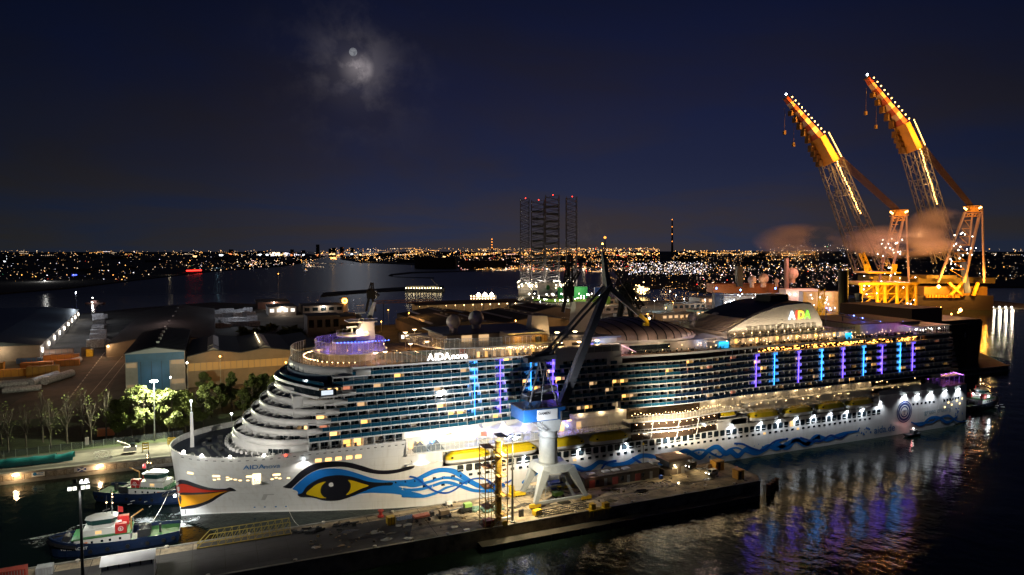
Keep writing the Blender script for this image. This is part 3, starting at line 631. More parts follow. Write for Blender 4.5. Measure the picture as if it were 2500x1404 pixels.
MB().strip([(x + 1.0, y * .98) for x, y in bp], 39.65, 40.9, -.1).build('bridge_windscreen', TEAL, ship)
# rounded glass front over the bridge up to the open deck
f7 = front(30.5, 22.4, 45); MB().strip(f7, 39.65, 42.0, -.3).build('upper_front_wall', mat('blue_grey_wall', (.25, .33, .40), .4), ship, smooth=True)
f8 = front(31.2, 23.0, 47); MB().strip(f8, 42.0, 44.45, -.3).build('upper_front_band', WT, ship, smooth=True)
sw = MB()
for i in range(24):
    t = pi / 2 * (-1 + 2 * i / 23) * .9; x, y = 30.6 + 20 * (1 - cos(t)), 22.9 * sin(t)
    sw.add([(x, y, 42.0), (x + .5, y + .9, 42.0), (x + .2, y + .4, 44.2)], [(0, 1, 2)])
sw.build('front_serration', mat('blue_grey_wall', (.25, .33, .40), .4), ship, kind='stuff')
for t in (-1.05, -1.2): MB().obox((30.5 + 20 * (1 - cos(t)) - .15, 22.5 * sin(t) - .15, 39.7), 1.8, .15, 2.0, -.5).build('front_window', GLASSD, ship)

# ---- cabin decks
def ys(x):
    if 83 < x < 112: return -22.35
    if 128 < x < 196: return -23.1 - 2.3 * sin(pi * (x - 128) / 68) ** 2
    return -23.1
segs = {0: [(33.6, 61.3)], 1: [(33.5, 134), (136, 306)], 2: [(33.5, 307)], 3: [(35.8, 307)], 4: [(38.3, 307)], 5: [(40.7, 307)], 6: [(43.1, 307)], 7: [(40.5, 134.5)], 8: [(46, 111)]}
core = MB(); core.box(44, -19.0, 21, 134, 19.0, 44.2); core.box(134, -19.0, 17, 306, 19.0, 39.4); core.box(30, -19, 21, 44, 19, 36.5); core.build('inner_block', WT, ship)
CABW = mat('cabin_wall', (.62, .60, .55), .5); COL3 = mat('cabin_partition', (.70, .69, .66), .5)
LBL = em('led_cyan', (.035, .29, 1), 4.5, True); LVI = em('led_violet', (.16, .08, 1), 4.5, True)
mods = []
for k, ss in segs.items():
    z0, z1 = LK[k], LK[k + 1]
    slab = MB(); cw = MB(); pt = MB(); gl = MB()
    for x0, x1 in ss:
        n = max(2, int((x1 - x0) / 3)); xs = [x0 + (x1 - x0) * i / n for i in range(n + 1)]
        slab.strip([(x, ys(x) - .14) for x in xs], z1 - .34, z1 + .03, 3.0)
        if k <= 1: slab.strip([(x, ys(x) - .1) for x in xs], z0 - .2, z0 + .04, 3.0)
        cw.strip([(x, ys(x) + 1.75) for x in xs], z0 + .04, z1 - .34, .2)
        m = max(1, round((x1 - x0) / 2.95)); w = (x1 - x0) / m
        for i in range(m):
            x = x0 + w * (i + .5); mods.append((x, k, w))
            xp = x0 + w * i; y = ys(xp)
            pt.box(xp - .05, y + .1, z0 + .04, xp + .05, y + 1.74, z1 - .34)
            if x > 128: pt.add([(xp - .06, y + .08, z0 + .04), (xp + .75, y + 1.7, z0 + .04), (xp + .1, y + 1.7, z1 - .4)], [(0, 1, 2)])
    slab.build('deck_edge', WT, ship); cw.build('cabin_wall', CABW, ship); pt.build('cabin_partitions', COL3, ship, kind='stuff')
mods.sort(key=lambda m: m[0] * 1.0 + abs(m[1] - 4) * .2)
gbase = MB().box(-1.42, -.03, .05, 1.42, .03, 1.12).build('balcony_glass', TEAL, ship, local=True); gbase.location = (0, 0, -50)
dbase = MB().box(-.98, -.05, 0, -.03, .05, 2.02).box(.03, -.05, 0, .98, .05, 2.02).build('cabin_door', GLASSD, ship, local=True); dbase.location = (0, 0, -50)
grest = MB(); drest = {}; rails = MB()
TEALD = mat('night_blue_glass', (.008, .022, .055), .08, spec=.9)
GRD = mat('dim_glass', (.03, .034, .03), .2, spec=.7)
LW = [em('cabin_amber_bright', (1, .52, .13), 1.7), em('cabin_amber', (1, .5, .14), 1.3), em('cabin_pink', (1, .36, .20), .55), em('cabin_cream', (1, .62, .30), .7)]
nd = ng = 0; CURT = mat('drawn_curtain', (.26, .22, .17), .8); furn = MB()
for x, k, w in mods:
    z = LK[k]; y = ys(x); dy = (ys(x + 1) - ys(x - 1)) / 2; rz = math.atan(dy)
    lit = rnd.random() < (.11 if x < 120 else .20 if x < 200 else .12 if x < 285 else .06)
    if k > 0 or x > 200:
        if ng < 299: part(gbase, ship, (x, y, z), rz, TEAL if x < 195 else TEALD); ng += 1
        else: grest.obox((x, y, z + .05), w - .1, .06, 1.07, rz)
    md = rnd.choice(LW) if lit else (CURT if rnd.random() < .22 else GLASSD)
    if rnd.random() < .6: furn.obox((x + rnd.uniform(-.9, .9), y + rnd.uniform(.5, 1.2), z + .05), .6, .6, rnd.uniform(.5, 1.0), rnd.random())
    ox = rnd.uniform(-.25, .1)
    if nd < 299: part(dbase, ship, (x + ox, y + 1.7, z + .05), rz, md); nd += 1
    else: drest.setdefault(md.name, MB()).obox((x + ox - .5, y + 1.7, z + .05), .95, .1, 2.0, rz); drest.setdefault((md if rnd.random() < .4 else GLASSD).name, MB()).obox((x + ox + .5, y + 1.7, z + .05), .95, .1, 2.0, rz)
    rails.bar((x - w / 2, y, z + 1.15), (x + w / 2, y + dy * w, z + 1.15), .05, .07)
gbase.hide_render = False; part(gbase, ship, (mods[0][0], ys(mods[0][0]), LK[mods[0][1]]))
bpy.data.objects.remove(gbase); bpy.data.objects.remove(dbase)
furn.build('balcony_chairs', mat('chair_dark', (.06, .06, .06), .6), ship, kind='stuff'); grest.build('balcony_glass_rows', TEALD, ship, kind='stuff'); rails.build('balcony_rails', STEEL, ship, kind='stuff')
for nm, mb in drest.items(): mb.build('cabin_door_rows', MATS[nm], ship, kind='stuff')
# light strips up the balconies
for i, (x, z0, z1, m) in enumerate([(83.4, 26.7, 43.6, LBL), (92.0, 26.7, 43.6, LVI), (102.6, 27, 43.4, LBL), (110.5, 31, 43.4, LVI)] + [(x, 26.8, 38.6, (LVI, LBL)[j % 2]) for j, x in enumerate((195.3, 204.2, 216.5, 228.6, 240.2, 251.8, 262.6, 273.4, 281))]):
    MB().box(x - .07, ys(x) - .42, z0, x + .07, ys(x) - .2, z1).build('light_strip', m, ship)
    c = (.06, .34, 1) if m is LBL else (.15, .1, 1)
    for k in range(2, 9):
        if z0 - .5 < LK[k] + 1.3 < z1: lamp((x, ys(x) + .35, LK[k] + 1.75), 260, c, .9)
# ---- promenade, lower decks
def posts(path, z0, h, step, r=.05):
    mb = MB()
    for a, b in zip(path[:-1], path[1:]):
        a, b = V((*a, 0)), V((*b, 0)); n = max(1, round((b - a).length / step))
        for i in range(n): p = a.lerp(b, i / n); mb.rod((p.x, p.y, z0), (p.x, p.y, z0 + h), r, 4)
        mb.bar((a.x, a.y, z0 + h), (b.x, b.y, z0 + h), r * 1.6)
    return mb
CLR = clear_glass('wind_glass', (.30, .36, .36), .16)
CLRW = clear_glass('warm_screen_glass', (.45, .40, .30), .22)
wallm = MB(); wallm.box(61.5, -18.6, 11.9, 140, -18.4, 24); wallm.box(140, -18.6, 12, 306, -18.4, 24); wallm.box(262, -19, 17.5, 300, 19, 24); wallm.build('promenade_wall', CREAM, ship)
fl = MB()
def ye(x): return -23.35 - (2.3 * sin(pi * (x - 140) / 40) ** 2 if 140 < x < 180 else 0)
px_ = [61.6 + 1.5 * i for i in range(87)]
fl.strip([(x, ye(x)) for x in px_ if x < 141], 16.75, 17.15, 5); fl.strip([(x, ye(x)) for x in px_ if 139.5 < x < 191], 18.5, 18.9, 5.2)
fl.strip([(x, ye(x) - .0) for x in px_ if 139.5 < x < 181], 14.7, 15.05, 5.2); fl.box(190, -22.6, 17.0, 300, -18, 17.3); fl.box(192, -21.5, 20.2, 290, -18, 20.45)
fl.box(61.6, -23.2, 13.6, 73, -18.4, 13.9)
fl.build('promenade_edge', WT, ship)
MB().strip([(x, ye(x) + 1.2) for x in px_ if 140 < x < 180], 15.05, 18.5, .3).build('tier_glass', mat('brown_glass', (.045, .03, .02), .1, spec=.9), ship)
MB().strip([(x, ye(x) + 1.0) for x in px_ if 140 < x < 180], 12.2, 14.7, .3).build('tier_glass', MATS['brown_glass'], ship)
MB().strip([(x, -19.4) for x in px_ if 140 < x < 174], 19.0, 23.8, .3).build('tier_glass', MATS['brown_glass'], ship)
pp = [(x, ye(x) + .1) for x in px_]
posts([p for p in pp if p[0] < 140], 17.15, 2.3, 2.0).build('promenade_posts', WT, ship, kind='stuff')
posts([p for p in pp if 140 < p[0] < 190], 18.9, 1.9, 1.5).build('promenade_posts', WT, ship, kind='stuff')
posts([p for p in pp if 140 < p[0] < 180], 15.05, 1.0, 3).build('promenade_posts', WT, ship, kind='stuff')
posts([(192, -21.4), (290, -21.4)], 20.45, 1.1, 1.6).build('promenade_posts', WT, ship, kind='stuff')
posts([(190, -22.5), (300, -22.5)], 17.3, 1.1, 1.6).build('promenade_posts', WT, ship, kind='stuff')
MB().strip([p for p in pp if p[0] < 140], 17.2, 19.3, .04).build('promenade_glass', CLR, ship)
MB().strip([p for p in pp if 140 < p[0] < 190], 18.95, 20.6, .04).build('promenade_glass', CLRW, ship)
stn = MB()
for x in (148, 158, 167): stn.rod((x, ye(x) - .05, 15), (x + .8, ye(x) - .05, 18.7), .12, 4); stn.rod((x - .4, ye(x) - .05, 12.3), (x + .3, ye(x) - .05, 14.9), .12, 4)
stn.build('tier_struts', WT, ship)
# cafe fronts, doors, sails and round tubs along the promenade
for i, (x, w, z, h, m) in enumerate([(63.5, 1.3, 17.4, 2.2, WARMW), (66.2, 1.7, 17.4, 2.1, WARMW), (69, 1.4, 21.2, 1.6, GLASSD), (72, 1.4, 21.2, 1.6, GLASSD), (75.5, 1.6, 20.6, 2.4, LW[2]), (78.5, 1.4, 21.2, 1.6, GLASSD), (81, 1.6, 21.2, 1.6, GLASSD), (87, 2, 17.6, 2.6, LW[2]), (115, 1.8, 17.4, 3, WARMW), (118, 1.6, 20.5, 2, WARMW), (121.5, 1.8, 17.4, 2.5, LW[3])] + [(x, 1.1, rnd.choice((17.7, 21)), 1.8, rnd.choice((WARMW, LW[0], LW[3], LW[3]))) for x in [176 + 2.4 * j for j in range(47)] if rnd.random() < .85]):
    MB().box(x, -18.72, z, x + w, -18.62, z + h).build('promenade_window', m, ship)
sl = MB()
for x in (85.5, 93.5, 101.5, 109.5):
    sl.add([(x, -22.9, 24.0), (x + 7.2, -22.9, 24.0), (x + 7.2, -19, 20.6), (x + 4.6, -20, 21.2), (x + 1.0, -22.4, 22.2), (x, -19, 24.0)], [(0, 1, 2, 3, 4), (0, 4, 3, 2, 5)])
sl.build('white_sails', WT, ship, kind='stuff')
for x in (87, 92.5, 98.8, 105.0): 
    t = MB(); t.lathe([(1.9, 17.15), (2.0, 18.9), (1.7, 18.95), (1.6, 18.3)], x, -20.9, 16); t.build('round_tub', WT, ship)
    MB().lathe([(1.5, 18.32), (.1, 18.34)], x, -20.9, 16).build('tub_water', mat('pool_water', (.05, .25, .5), .1), ship)
for i, (x, c) in enumerate(((70.5, (.2, .6, 1)), (83.5, (.25, .35, 1)), (90, (.25, .3, 1)), (96, (.2, .3, 1)), (102, (.25, .3, 1)), (113.5, (.3, .2, 1)), (117.5, (.3, .2, 1)))):
    MB().ball((x, -19.6, 19.2), .35).build('blue_deck_lamp', em('deck_blue', (.25, .45, 1), 9), ship); lamp((x, -20.2, 19.8), 190, c, .3)
for x in (64, 68, 75, 80, 88, 95, 102): lamp((x, -20.5, 22.6), 170, (1, .9, .78), .4)
tn = MB()
for x in (66.5, 71.5): tn.add([(x - 2.3, -22, 17.2), (x + 2.3, -22, 17.2), (x + 2.3, -19, 17.2), (x - 2.3, -19, 17.2), (x, -20.5, 20.2)], [(0, 1, 4), (1, 2, 4), (2, 3, 4), (3, 0, 4)])
tn.build('shade_tents', mat('tent_grey', (.12, .14, .17), .7), ship)
ch = MB()
for i in range(18):
    for j in range(2): ch.obox((118.5 + i * 1.05, -22 + j * 2.0, 17.15), .6, 1.7, .35, .25)
ch.build('sun_loungers', WT, ship, kind='stuff')
pb = MB()
for i in range(34): x = 141 + i * 1.15; pb.octa((x, ye(x) + .6, 20.9 + rnd.uniform(-.2, .8)), .16)
for i in range(13): x = 143 + i * 2.8; pb.octa((x, ye(x) + .8, 17.6), .18); pb.octa((x + 1, ye(x) + .9, 14.2), .13)
for i in range(70): pb.octa((rnd.uniform(178, 292), rnd.uniform(-21.5, -19), rnd.choice((19.6, 22.9)) + rnd.uniform(-.4, .4)), .14)
pb.build('deck_bulbs', WARM, ship, kind='stuff')
for x in range(123, 180, 8): lamp((x, ye(x) + 3.4, 22.6), 190, (1, .72, .38), .4)
for x in range(144, 178, 9): lamp((x, ye(x) + .6, 14.4), 30, (1, .75, .5), .2)
for x in range(183, 292, 9): lamp((x, -19.6, 23.4), 170, (1, .68, .34), .4); 
MB().box(184, -23, 13.4, 191.5, -19.5, 15.4).build('boat_deck_house', WT, ship)
# stern terrace
st = MB(); st.prism([(262, -22.9), (316, -21.6), (321, -20.6), (321, 20.6), (316, 21.6), (262, 22.9)], 17.4, 17.7); st.build('stern_deck', WOOD, ship)
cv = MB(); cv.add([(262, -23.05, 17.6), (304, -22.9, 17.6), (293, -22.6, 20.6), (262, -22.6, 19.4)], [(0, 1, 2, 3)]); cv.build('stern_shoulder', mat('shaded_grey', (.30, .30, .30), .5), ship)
vg = MB(); pu = MB()
for i in range(8):
    x = 297 + i * 3.4; pu.bar((x, -19.6, 21.3), (x + 3.6, 0, 22.6), .16); vg.rod((x, -19.8, 17.7), (x, -19.8, 21.4), .1, 4)
pu.build('violet_roof_strip', em('violet_strip', (.55, .16, 1), 7), ship)
vg.bar((297, -19.8, 21.35), (321, -19.8, 21.35), .2); vg.build('pavilion_frame', WT, ship, kind='stuff')
MB().prism([(295, -19.6), (319, -19.6), (321, -15), (321, 15), (295, 19)], 21.4, 21.6).build('pavilion_roof', mat('violet_lit_roof', (.05, .03, .07), .3), ship)
MB().strip([(292, -21.6), (316, -21.2), (320.6, -20)], 17.7, 19.9, .05).build('stern_glass', CLR, ship)
MB().strip([(295, -19.7), (320, -19.7)], 17.8, 21.3, .05).build('pavilion_glass', clear_glass('violet_lit_glass', (.5, .3, .8), .3), ship)  # violet lamplight put into the tint of glass and roof
for x in (292, 298, 304, 310, 316): lamp((x, -18.6, 20.6), 260, (.5, .18, 1) if x > 294 else (.1, .5, 1), .4)
dmx = MB(); dmx.ball((318.5, -6, 21.6), 4.2, 14, 8, .75); dmx.build('stern_dome', CREAM, ship); lamp((314, -14, 26), 260, (1, .55, .2), .3)
slp = MB()
for k in range(1, 7): slp.box(306, -22.6, LK[k] - .1, 313.5 - k * .9, 22.6, LK[k] + .15); 
for k in range(1, 7): slp.strip([(313.4 - k * .9, -22.6), (313.4 - k * .9, 22.6)], LK[k] + .15, LK[k] + 1.15, .1)
slp.build('stern_balconies', mat('stern_grey', (.34, .35, .38), .5), ship)

# ---- top decks
od = MB(); od.prism([(134, -22.9), (134, 22.9)] + rev(front(31.3, 22.9, 60))[1:-1], 44.1, 44.38); od.build('open_deck', WOOD, ship)
od = MB(); od.box(133, -23.0, 41.6, 306, 23.0, 42.0); od.build('open_deck', WOOD, ship)
eb = MB(); eb.strip([(x, -23.3) for x in (46, 70, 83, 111)], 43.95, 44.5, .5); eb.strip([(133, -23.4), (150, -24.6), (162, -25.2), (176, -24.6), (196, -23.4), (306, -23.4)], 41.35, 42.05, .6); eb.build('deck_fascia', WT, ship)
fs = MB(); fs.box(111, -23.3, 42.0, 136, -20, 46.2); fs.box(111, -23.2, 39.4, 114, -20, 42.1); fs.box(130.5, -23.2, 39.3, 136.5, -20, 42.1); fs.build('white_block', WT, ship)
for i in range(5): MB().box(119 + i * 3.3, -23.42, 44.0, 122.1 + i * 3.3, -23.3, 45.7).build('louvre_window', mat('louvre_grey', (.22, .23, .23), .4), ship)
MB().strip([(x, ys(x) + .9) for x in (136.5, 145, 154, 162, 170, 180, 200, 250, 306)], 39.5, 41.4, .2).build('gallery_wall', MATS['brown_glass'], ship)
gb = MB(); gf = MB()
for i in range(210): gb.box((xx := rnd.uniform(181, 286)), -22.35, (zz := rnd.uniform(39.7, 41.1)), xx + rnd.uniform(.2, .9), -22.28, zz + .12)
gb.build('gallery_lights', ORNG, ship, kind='stuff')
for i in range(36): gf.box(181 + i * 3.0, -23.2, 39.5, 181.12 + i * 3.0, -23.05, 41.4)
gf.build('gallery_posts', WT, ship, kind='stuff')
for x in range(184, 290, 15): lamp((x, -22.7, 41.2), 60, (1, .45, .12), .2)
posts([(136, -23.0), (150, -24.2), (162, -24.8), (176, -24.2), (196, -23.0), (306, -23.0)], 42.0, 1.7, 1.8).build('deck_rail', mat('rail_dark', (.12, .12, .11), .5), ship, kind='stuff')
MB().strip([(136, -23.0), (150, -24.2), (162, -24.8), (176, -24.2), (196, -23.0), (306, -23.0)], 42.05, 43.5, .04).build('deck_glass', CLRW, ship)
# tall curved windscreen round the fore deck
wf = [p for p in front(31.6, 22.7, 110)]; wr = rev(wf)
MB().strip([p for p in wf if p[1] < 19], 44.4, 47.9, .05).build('bow_windscreen', CLRW, ship)
wp = posts([p for p in wf if p[1] < 19], 44.4, 3.5, 1.5, .055); wp.build('windscreen_posts', WT, ship, kind='stuff')
# fore deckhouse with the glass ring tinted violet for its lamplight, ramps, lamp poles
def oval(cx, a, b, n=28): return [(cx + a * cos(2 * pi * i / n), b * sin(2 * pi * i / n)) for i in range(n)]
MB().prism(oval(49.5, 10.4, 13.5), 44.4, 46.3).build('deckhouse', CREAM, ship)
MB().prism(oval(49.5, 11.6, 14.8), 46.3, 46.7).build('deckhouse_roof', WT, ship)
ring = oval(49.5, 10.6, 13.6, 40); ring.append(ring[0])
MB().strip(ring, 46.75, 49.9, .05).build('violet_lit_glass_ring', clear_glass('ring_glass', (.45, .40, .75), .30), ship)
rp = posts(ring, 46.7, 3.2, 1.9); rp.build('ring_posts', WT, ship, kind='stuff')
MB().prism(oval(50.5, 6.5, 7.5, 24), 46.7, 49.2).build('ring_house', WT, ship)
for a in range(6): x, y = 50 + 8.6 * cos(a * pi / 3 + .3), -1 + 10.6 * sin(a * pi / 3 + .3); lamp((x, y, 48.6), 130, (.35, .2, 1), .4)
lamp((55, -13.6, 46.2), 90, (1, .6, .9), .3)
rpb = MB()
for i in range(30):
    t = pi * (.62 + .62 * i / 29); rpb.octa((45.5 + 10.5 * cos(t), -3 + 13.2 * sin(t), 45.4), .16)
for i in range(12): t = pi * (1.05 + .42 * i / 11); rpb.octa((49 + 13.5 * cos(t), 17.8 * sin(t), 44.9), .18)
for j in range(2):
    for i in range(9): rpb.octa((62 + j * 5 + i * .42, -15 + i * .5 + j, 46.6 - i * .22), .13)
rpb.build('ramp_bulbs', WARM, ship, kind='stuff')
for x, y in ((40, -12), (40, 0), (44, -18), (52, -18.5), (60, -18), (66, -14), (72, -17), (80, -19.5), (62, 2), (72, 6), (88, -20), (96, -20.5), (104, -20.5)): lamp((x, y, 47.2), 210, (1, .56, .22), .4)
rps = MB(); rps.bar((60, -15, 47.2), (66, -11, 44.6), 2, .25); rps.bar((65, -15, 47.0), (71, -11, 44.6), 2, .25); rps.build('deck_stairs', DARK, ship)
for x, y, h in ((67.7, -6, 3.4), (69.7, 8, 5.4), (74, 12, 5.8), (57.5, -14.5, 2.6), (60.5, -14.2, 2.6), (54.5, -15, 2.6), (74, -3, 3.5)):
    t = MB(); t.rod((x, y, 44.4), (x, y, 44.4 + h), .09, 5); t.lathe([(.1, 44.3 + h), (1.1, 44.75 + h), (.2, 44.95 + h)], x, y, 10); t.build('deck_lamp_pole', CREAM, ship); MB().lathe([(.15, 44.2 + h), (.75, 44.5 + h), (.1, 44.55 + h)], x, y, 8).build('lamp_dish', WARM, ship)
MB().prism([(68, -8), (80, -8), (80, -4), (68, -4)], 44.4, 45.1).build('green_counter', mat('dull_green', (.05, .12, .07), .5), ship)
MB().obox((82.5, -14, 44.4), 3.0, .4, 2.2, .5).build('red_screen', mat('red_screen_paint', (.55, .05, .02), .5), ship)
# lit name above the cabins
def upright_text(s, x0, y, z0, size, m, bold, depth=.25, name='sign_letter'):
    x = x0
    for chh in s:
        vs, fsx = text_mesh(chh, size, bold); w = max(v[0] for v in vs); mb = MB()
        mb.add([(x + a, y, z0 + b) for a, b in vs], fsx); mb.build(name, m if not isinstance(m, list) else m[s.index(chh)], ship)
        x += w + size * .06
    return x
SIGN = em('sign_white', (1, .96, .92), 5)
xe = upright_text('AIDA', 68.3, -22.9, 44.9, 2.9, SIGN, .06); upright_text('nova', xe + .1, -22.9, 44.9, 2.6, SIGN, .02)
fr = MB(); fr.box(67.9, -22.75, 44.45, 81, -22.6, 44.8); fr.build('sign_frame', DARK, ship); lamp((74, -24, 46), 120, (1, .95, .9), .5)
# second tier with rounded front and radomes
t2 = [(112, -21.5), (112, 21.5), (84, 21.5), (75, 19), (70.5, 12), (69, 0), (70.5, -12), (75, -19), (84, -21.5)]
MB().prism(t2[::-1], 47.4, 47.75).build('tier_deck', WT, ship)
MB().strip([(112, -21.3), (84, -21.3), (75, -18.8), (70.7, -12), (69.3, 0)][::-1], 47.8, 50.6, .05).build('tier_windscreen', CLRW, ship)
posts([(112, -21.3), (84, -21.3), (75, -18.8), (70.7, -12), (69.3, 0)], 47.75, 2.8, 1.5).build('windscreen_posts', WT, ship, kind='stuff')
MB().box(79, -9, 47.7, 112, 12, 50.4).build('tier_house', CREAM, ship); MB().prism([(77, -10.5), (113, -10.5), (113, 13), (77, 13)], 50.4, 50.8).build('tier_roof', mat('roof_blue_grey', (.16, .18, .24), .5), ship)
MB().box(97, -17, 47.7, 111, -10, 51).build('white_house', WT, ship)
for x in (84, 90): MB().box(x, -9.15, 48.0, x + 3.5, -9.05, 50).build('lit_bar_window', LW[3], ship)
for x, y, z, r in ((82.2, -6, 54.4, 2.35), (93.2, 2, 54.4, 2.65), (187.3, 4, 50.6, 2.0), (200, 5, 50.0, 2.3)):
    t = MB(); t.rod((x, y, z - r - 1.9), (x, y, z - r * .5), r * .5, 12, r * .66); t.ball((x, y, z), r, 18, 12); t.build('radome', mat('radome_white', (.62, .61, .6), .45, var=.08), ship, smooth=True)
for i in range(9): MB().box(85 + i * 2.7, -20.6, 44.5, 85.9 + i * 2.7, -20.5, 46.2).build('deck_window', rnd.choice((LW[0], LW[3], WARMW)), ship)
MB().box(84.5, -20.4, 44.4, 111, -12, 47.4).build('lido_house', CREAM, ship)
sb = MB()
for i in range(22): sb.octa((87 + i * .65, -21.2, 47.0 + .12 * sin(i)), .15)
for i in range(16): sb.octa((96 + i * .85, -21.9, 46.9 - .5 * sin(i * 1.3) ** 2), .18)
sb.build('string_lights', WARM, ship, kind='stuff')
# wall with arch, amber lamplight put into its colour, white boards, low roof
MB().box(95, -18, 47.75, 111, -17.4, 50.2).build('amber_lit_wall', mat('wall_amber_light', (.45, .26, .06), .6), ship); lamp((100, -19.5, 49.8), 220, (1, .6, .15), .3); lamp((107, -19.5, 49.8), 220, (1, .6, .15), .3)
MB().prism([(106.5, -18.25), (108.5, -18.25), (108.5, -18.02), (106.5, -18.02)], 47.8, 49.7).build('arched_door', GLASSD, ship)
for x0, x1, y, z0, z1 in ((108.6, 115.0, -8, 47.5, 55.6), (130.0, 138.6, 0, 47, 59.0)):
    t = MB(); t.loft([[(x0 - .6, y - 2.5, z0), (x1 + .6, y - 2.5, z0), (x1 + .6, y + 2.5, z0), (x0 - .6, y + 2.5, z0)], [(x0 + .5, y - 1.6, z1), (x1, y - 1.6, z1 - .3), (x1, y + 1.6, z1 - .3), (x0 + .5, y + 1.6, z1)]]); t.build('white_funnel_fin', WT, ship)
MB().prism([(112, -17), (140, -17), (140, 17), (112, 17)], 47.6, 48.2).build('low_roof', MATS['roof_blue_grey'], ship); MB().box(113, -16, 44.3, 139, 16, 47.6).build('shops', CREAM, ship)
for x in (114, 121, 128): MB().box(x, -16.15, 45.0, x + 4, -16.05, 46.6).build('shop_window', GLASSD, ship)
for x, y in ((115, -19), (122, -19.4), (129, -19.2), (112.5, -12), (118, -11), (125, -11)): lamp((x, y, 47.0 if y < -15 else 49.8), 130, (1, .6, .28), .3); MB().lathe([(.1, 46.9 if y < -15 else 49.3), (.9, 47.3 if y < -15 else 49.7)], x, y, 8).build('lamp_dish', WARM, ship)
# ribbed theatre dome
DOM = mat('dome_bronze', (.40, .31, .27), .42, .1, var=.3, scale=.3)
def dome(u, v):
    x = 131 + 49 * u; h = sin(pi * u ** .85) ** .75; w = 19.5 * sin(pi * min(1, max(0, u * .94 + .04))) ** .42
    t = pi * v; return (x, -w * cos(t), 46.2 + 6.1 * max(h, 0) * sin(t) ** .8)
MB().surf(dome, 40, 16).build('dome_shell', DOM, ship, smooth=True)
rb = MB()
for i in range(1, 13):
    u = i / 13
    for j in range(16): rb.rod(V(dome(u, j / 16)) + V((0, 0, .05)), V(dome(u, (j + 1) / 16)) + V((0, 0, .05)), .22, 4)
rb.build('dome_ribs', DARK, ship, kind='stuff')
dr = MB(); dr.strip([dome(u / 30, 0)[:2] for u in range(31)], 45.3, 46.25, .5); dr.build('dome_rim', WT, ship)
MB().strip([(x, -18.0 - 2.5 * sin(pi * (x - 132) / 50)) for x in range(133, 182, 4)], 42.0, 45.4, .3).build('dome_wall', CREAM, ship)
MB().box(141, -20.75, 42.4, 158, -20.5, 44.9).build('dome_window', GLASSD, ship)
MB().bar((136.5, -21, 46.0), (142.5, -22.3, 43.0), 1.0, .2).build('lit_stair', em('pink_stair', (1, .55, .6), 1.6), ship)
for x, y, c in ((133.5, -19, (.1, .45, 1)), (131, -19.5, (.25, .2, 1)), (146, -22.8, (1, .8, .5)), (154, -23.4, (1, .8, .5)), (164, -23.3, (1, .75, .45)), (172, -21.5, (.3, .5, 1)), (176, -18, (.45, .25, 1)), (182, -10, (.5, .3, 1)), (138, -21.8, (1, .5, .7))): lamp((x, y, 45.0), 150, c, .3)
MB().box(132, -19.8, 45.6, 135.5, -19.6, 46.0).build('blue_sign_strip', em('blue_white', (.3, .7, 1), 8), ship)
MB().prism([(174, -21), (184, -21), (186, -18), (186, -8), (172, -8)], 42.0, 44.6).build('violet_house', CREAM, ship); MB().add([(170, -12, 44.6), (186.5, -21.5, 44.6), (186.5, -7, 44.6), (180, -12, 46.6)], [(0, 1, 3), (1, 2, 3), (2, 0, 3)]).build('pitched_roof', MATS['roof_blue_grey'], ship)
MB().box(179.5, -22.2, 42.1, 183.2, -21.1, 44.3).build('cyan_kiosk', em('kiosk_cyan', (.03, .5, 1), 1.6), ship)
for x, y, z, p in ((183, -16, 50, 900), (176, -20, 49, 500), (150, -24, 48.2, 420), (136, -22, 49, 420), (164, -24, 48.2, 420)): lamp((x, y, z), p, (1, .68, .5), .4)  # free lamps added to brighten the dome
# funnel house
MB().prism([(184, -20.5), (250, -20.5), (250, 20.5), (184, 20.5)], 44.9, 45.3).build('funnel_deck', WT, ship); MB().box(188, -17.5, 42, 250, 17.5, 44.9).build('buffet_house', CREAM, ship)
for i in range(17): MB().box(190 + i * 3.4, -17.7, 42.6, 191.2 + i * 3.4, -17.55, 44.5).build('buffet_window', LW[3] if i % 3 else LW[0], ship)
posts([(184, -20.4), (250, -20.4)], 45.3, 1.5, 1.8).build('deck_rail', MATS['rail_dark'], ship, kind='stuff'); MB().strip([(184, -20.35), (250, -20.35)], 45.35, 46.7, .04).build('deck_glass', CLRW, ship)
prof = [(189, 46.6), (193, 48.6), (199, 51.2), (206, 53.6), (214, 55.6), (221, 56.6), (229, 56.9), (234.5, 56.4), (238, 52.5), (240.5, 48.5), (241.5, 45.3), (189, 45.3)]
fn_ = MB(); n = len(prof)
def sec(y, k): return [(x + (215 - x) * k * .04, y, 45.3 + (z - 45.3) * (1 - k * .05)) for x, z in prof]
rings = [sec(-13.2, 1), sec(-11.5, 0), sec(11.5, 0), sec(13.2, 1)]
fn_.loft(rings); fo = fn_.build('funnel_casing', mat('funnel_white', (.76, .73, .67), .42, var=.05), ship)
tp = MB(); top = [(x, z + .12) for x, z in prof[2:8]]
tp.add([(x, -12.2, z) for x, z in top] + [(x, 12.2, z) for x, z in top], [(i, i + 1, 7 + i - 1, 6 + i - 0) if False else (i, i + 1, 6 + i + 1, 6 + i) for i in range(5)]); tp.build('funnel_top', mat('funnel_dark', (.035, .045, .065), .5), ship)
MB().loft([[(220, -4.5, 56.0), (230, -4.5, 56.4), (230, 4.5, 56.4), (220, 4.5, 56.0)], [(220.6, -4, 59.2), (230, -4, 59.4), (230, 4, 59.4), (220.6, 4, 59.2)]]).build('exhaust_block', BLACK, ship)
lv = MB()
for i in range(13):
    t = i / 12; x = 186 + t * 12; lv.box(x, -13.6, 45.9 + 5.2 * t ** .85, x + .45, 13.6, 46.2 + 5.2 * t ** .85)
lv.build('funnel_louvres', mat('louvre_bronze', (.55, .45, .34), .4), ship)
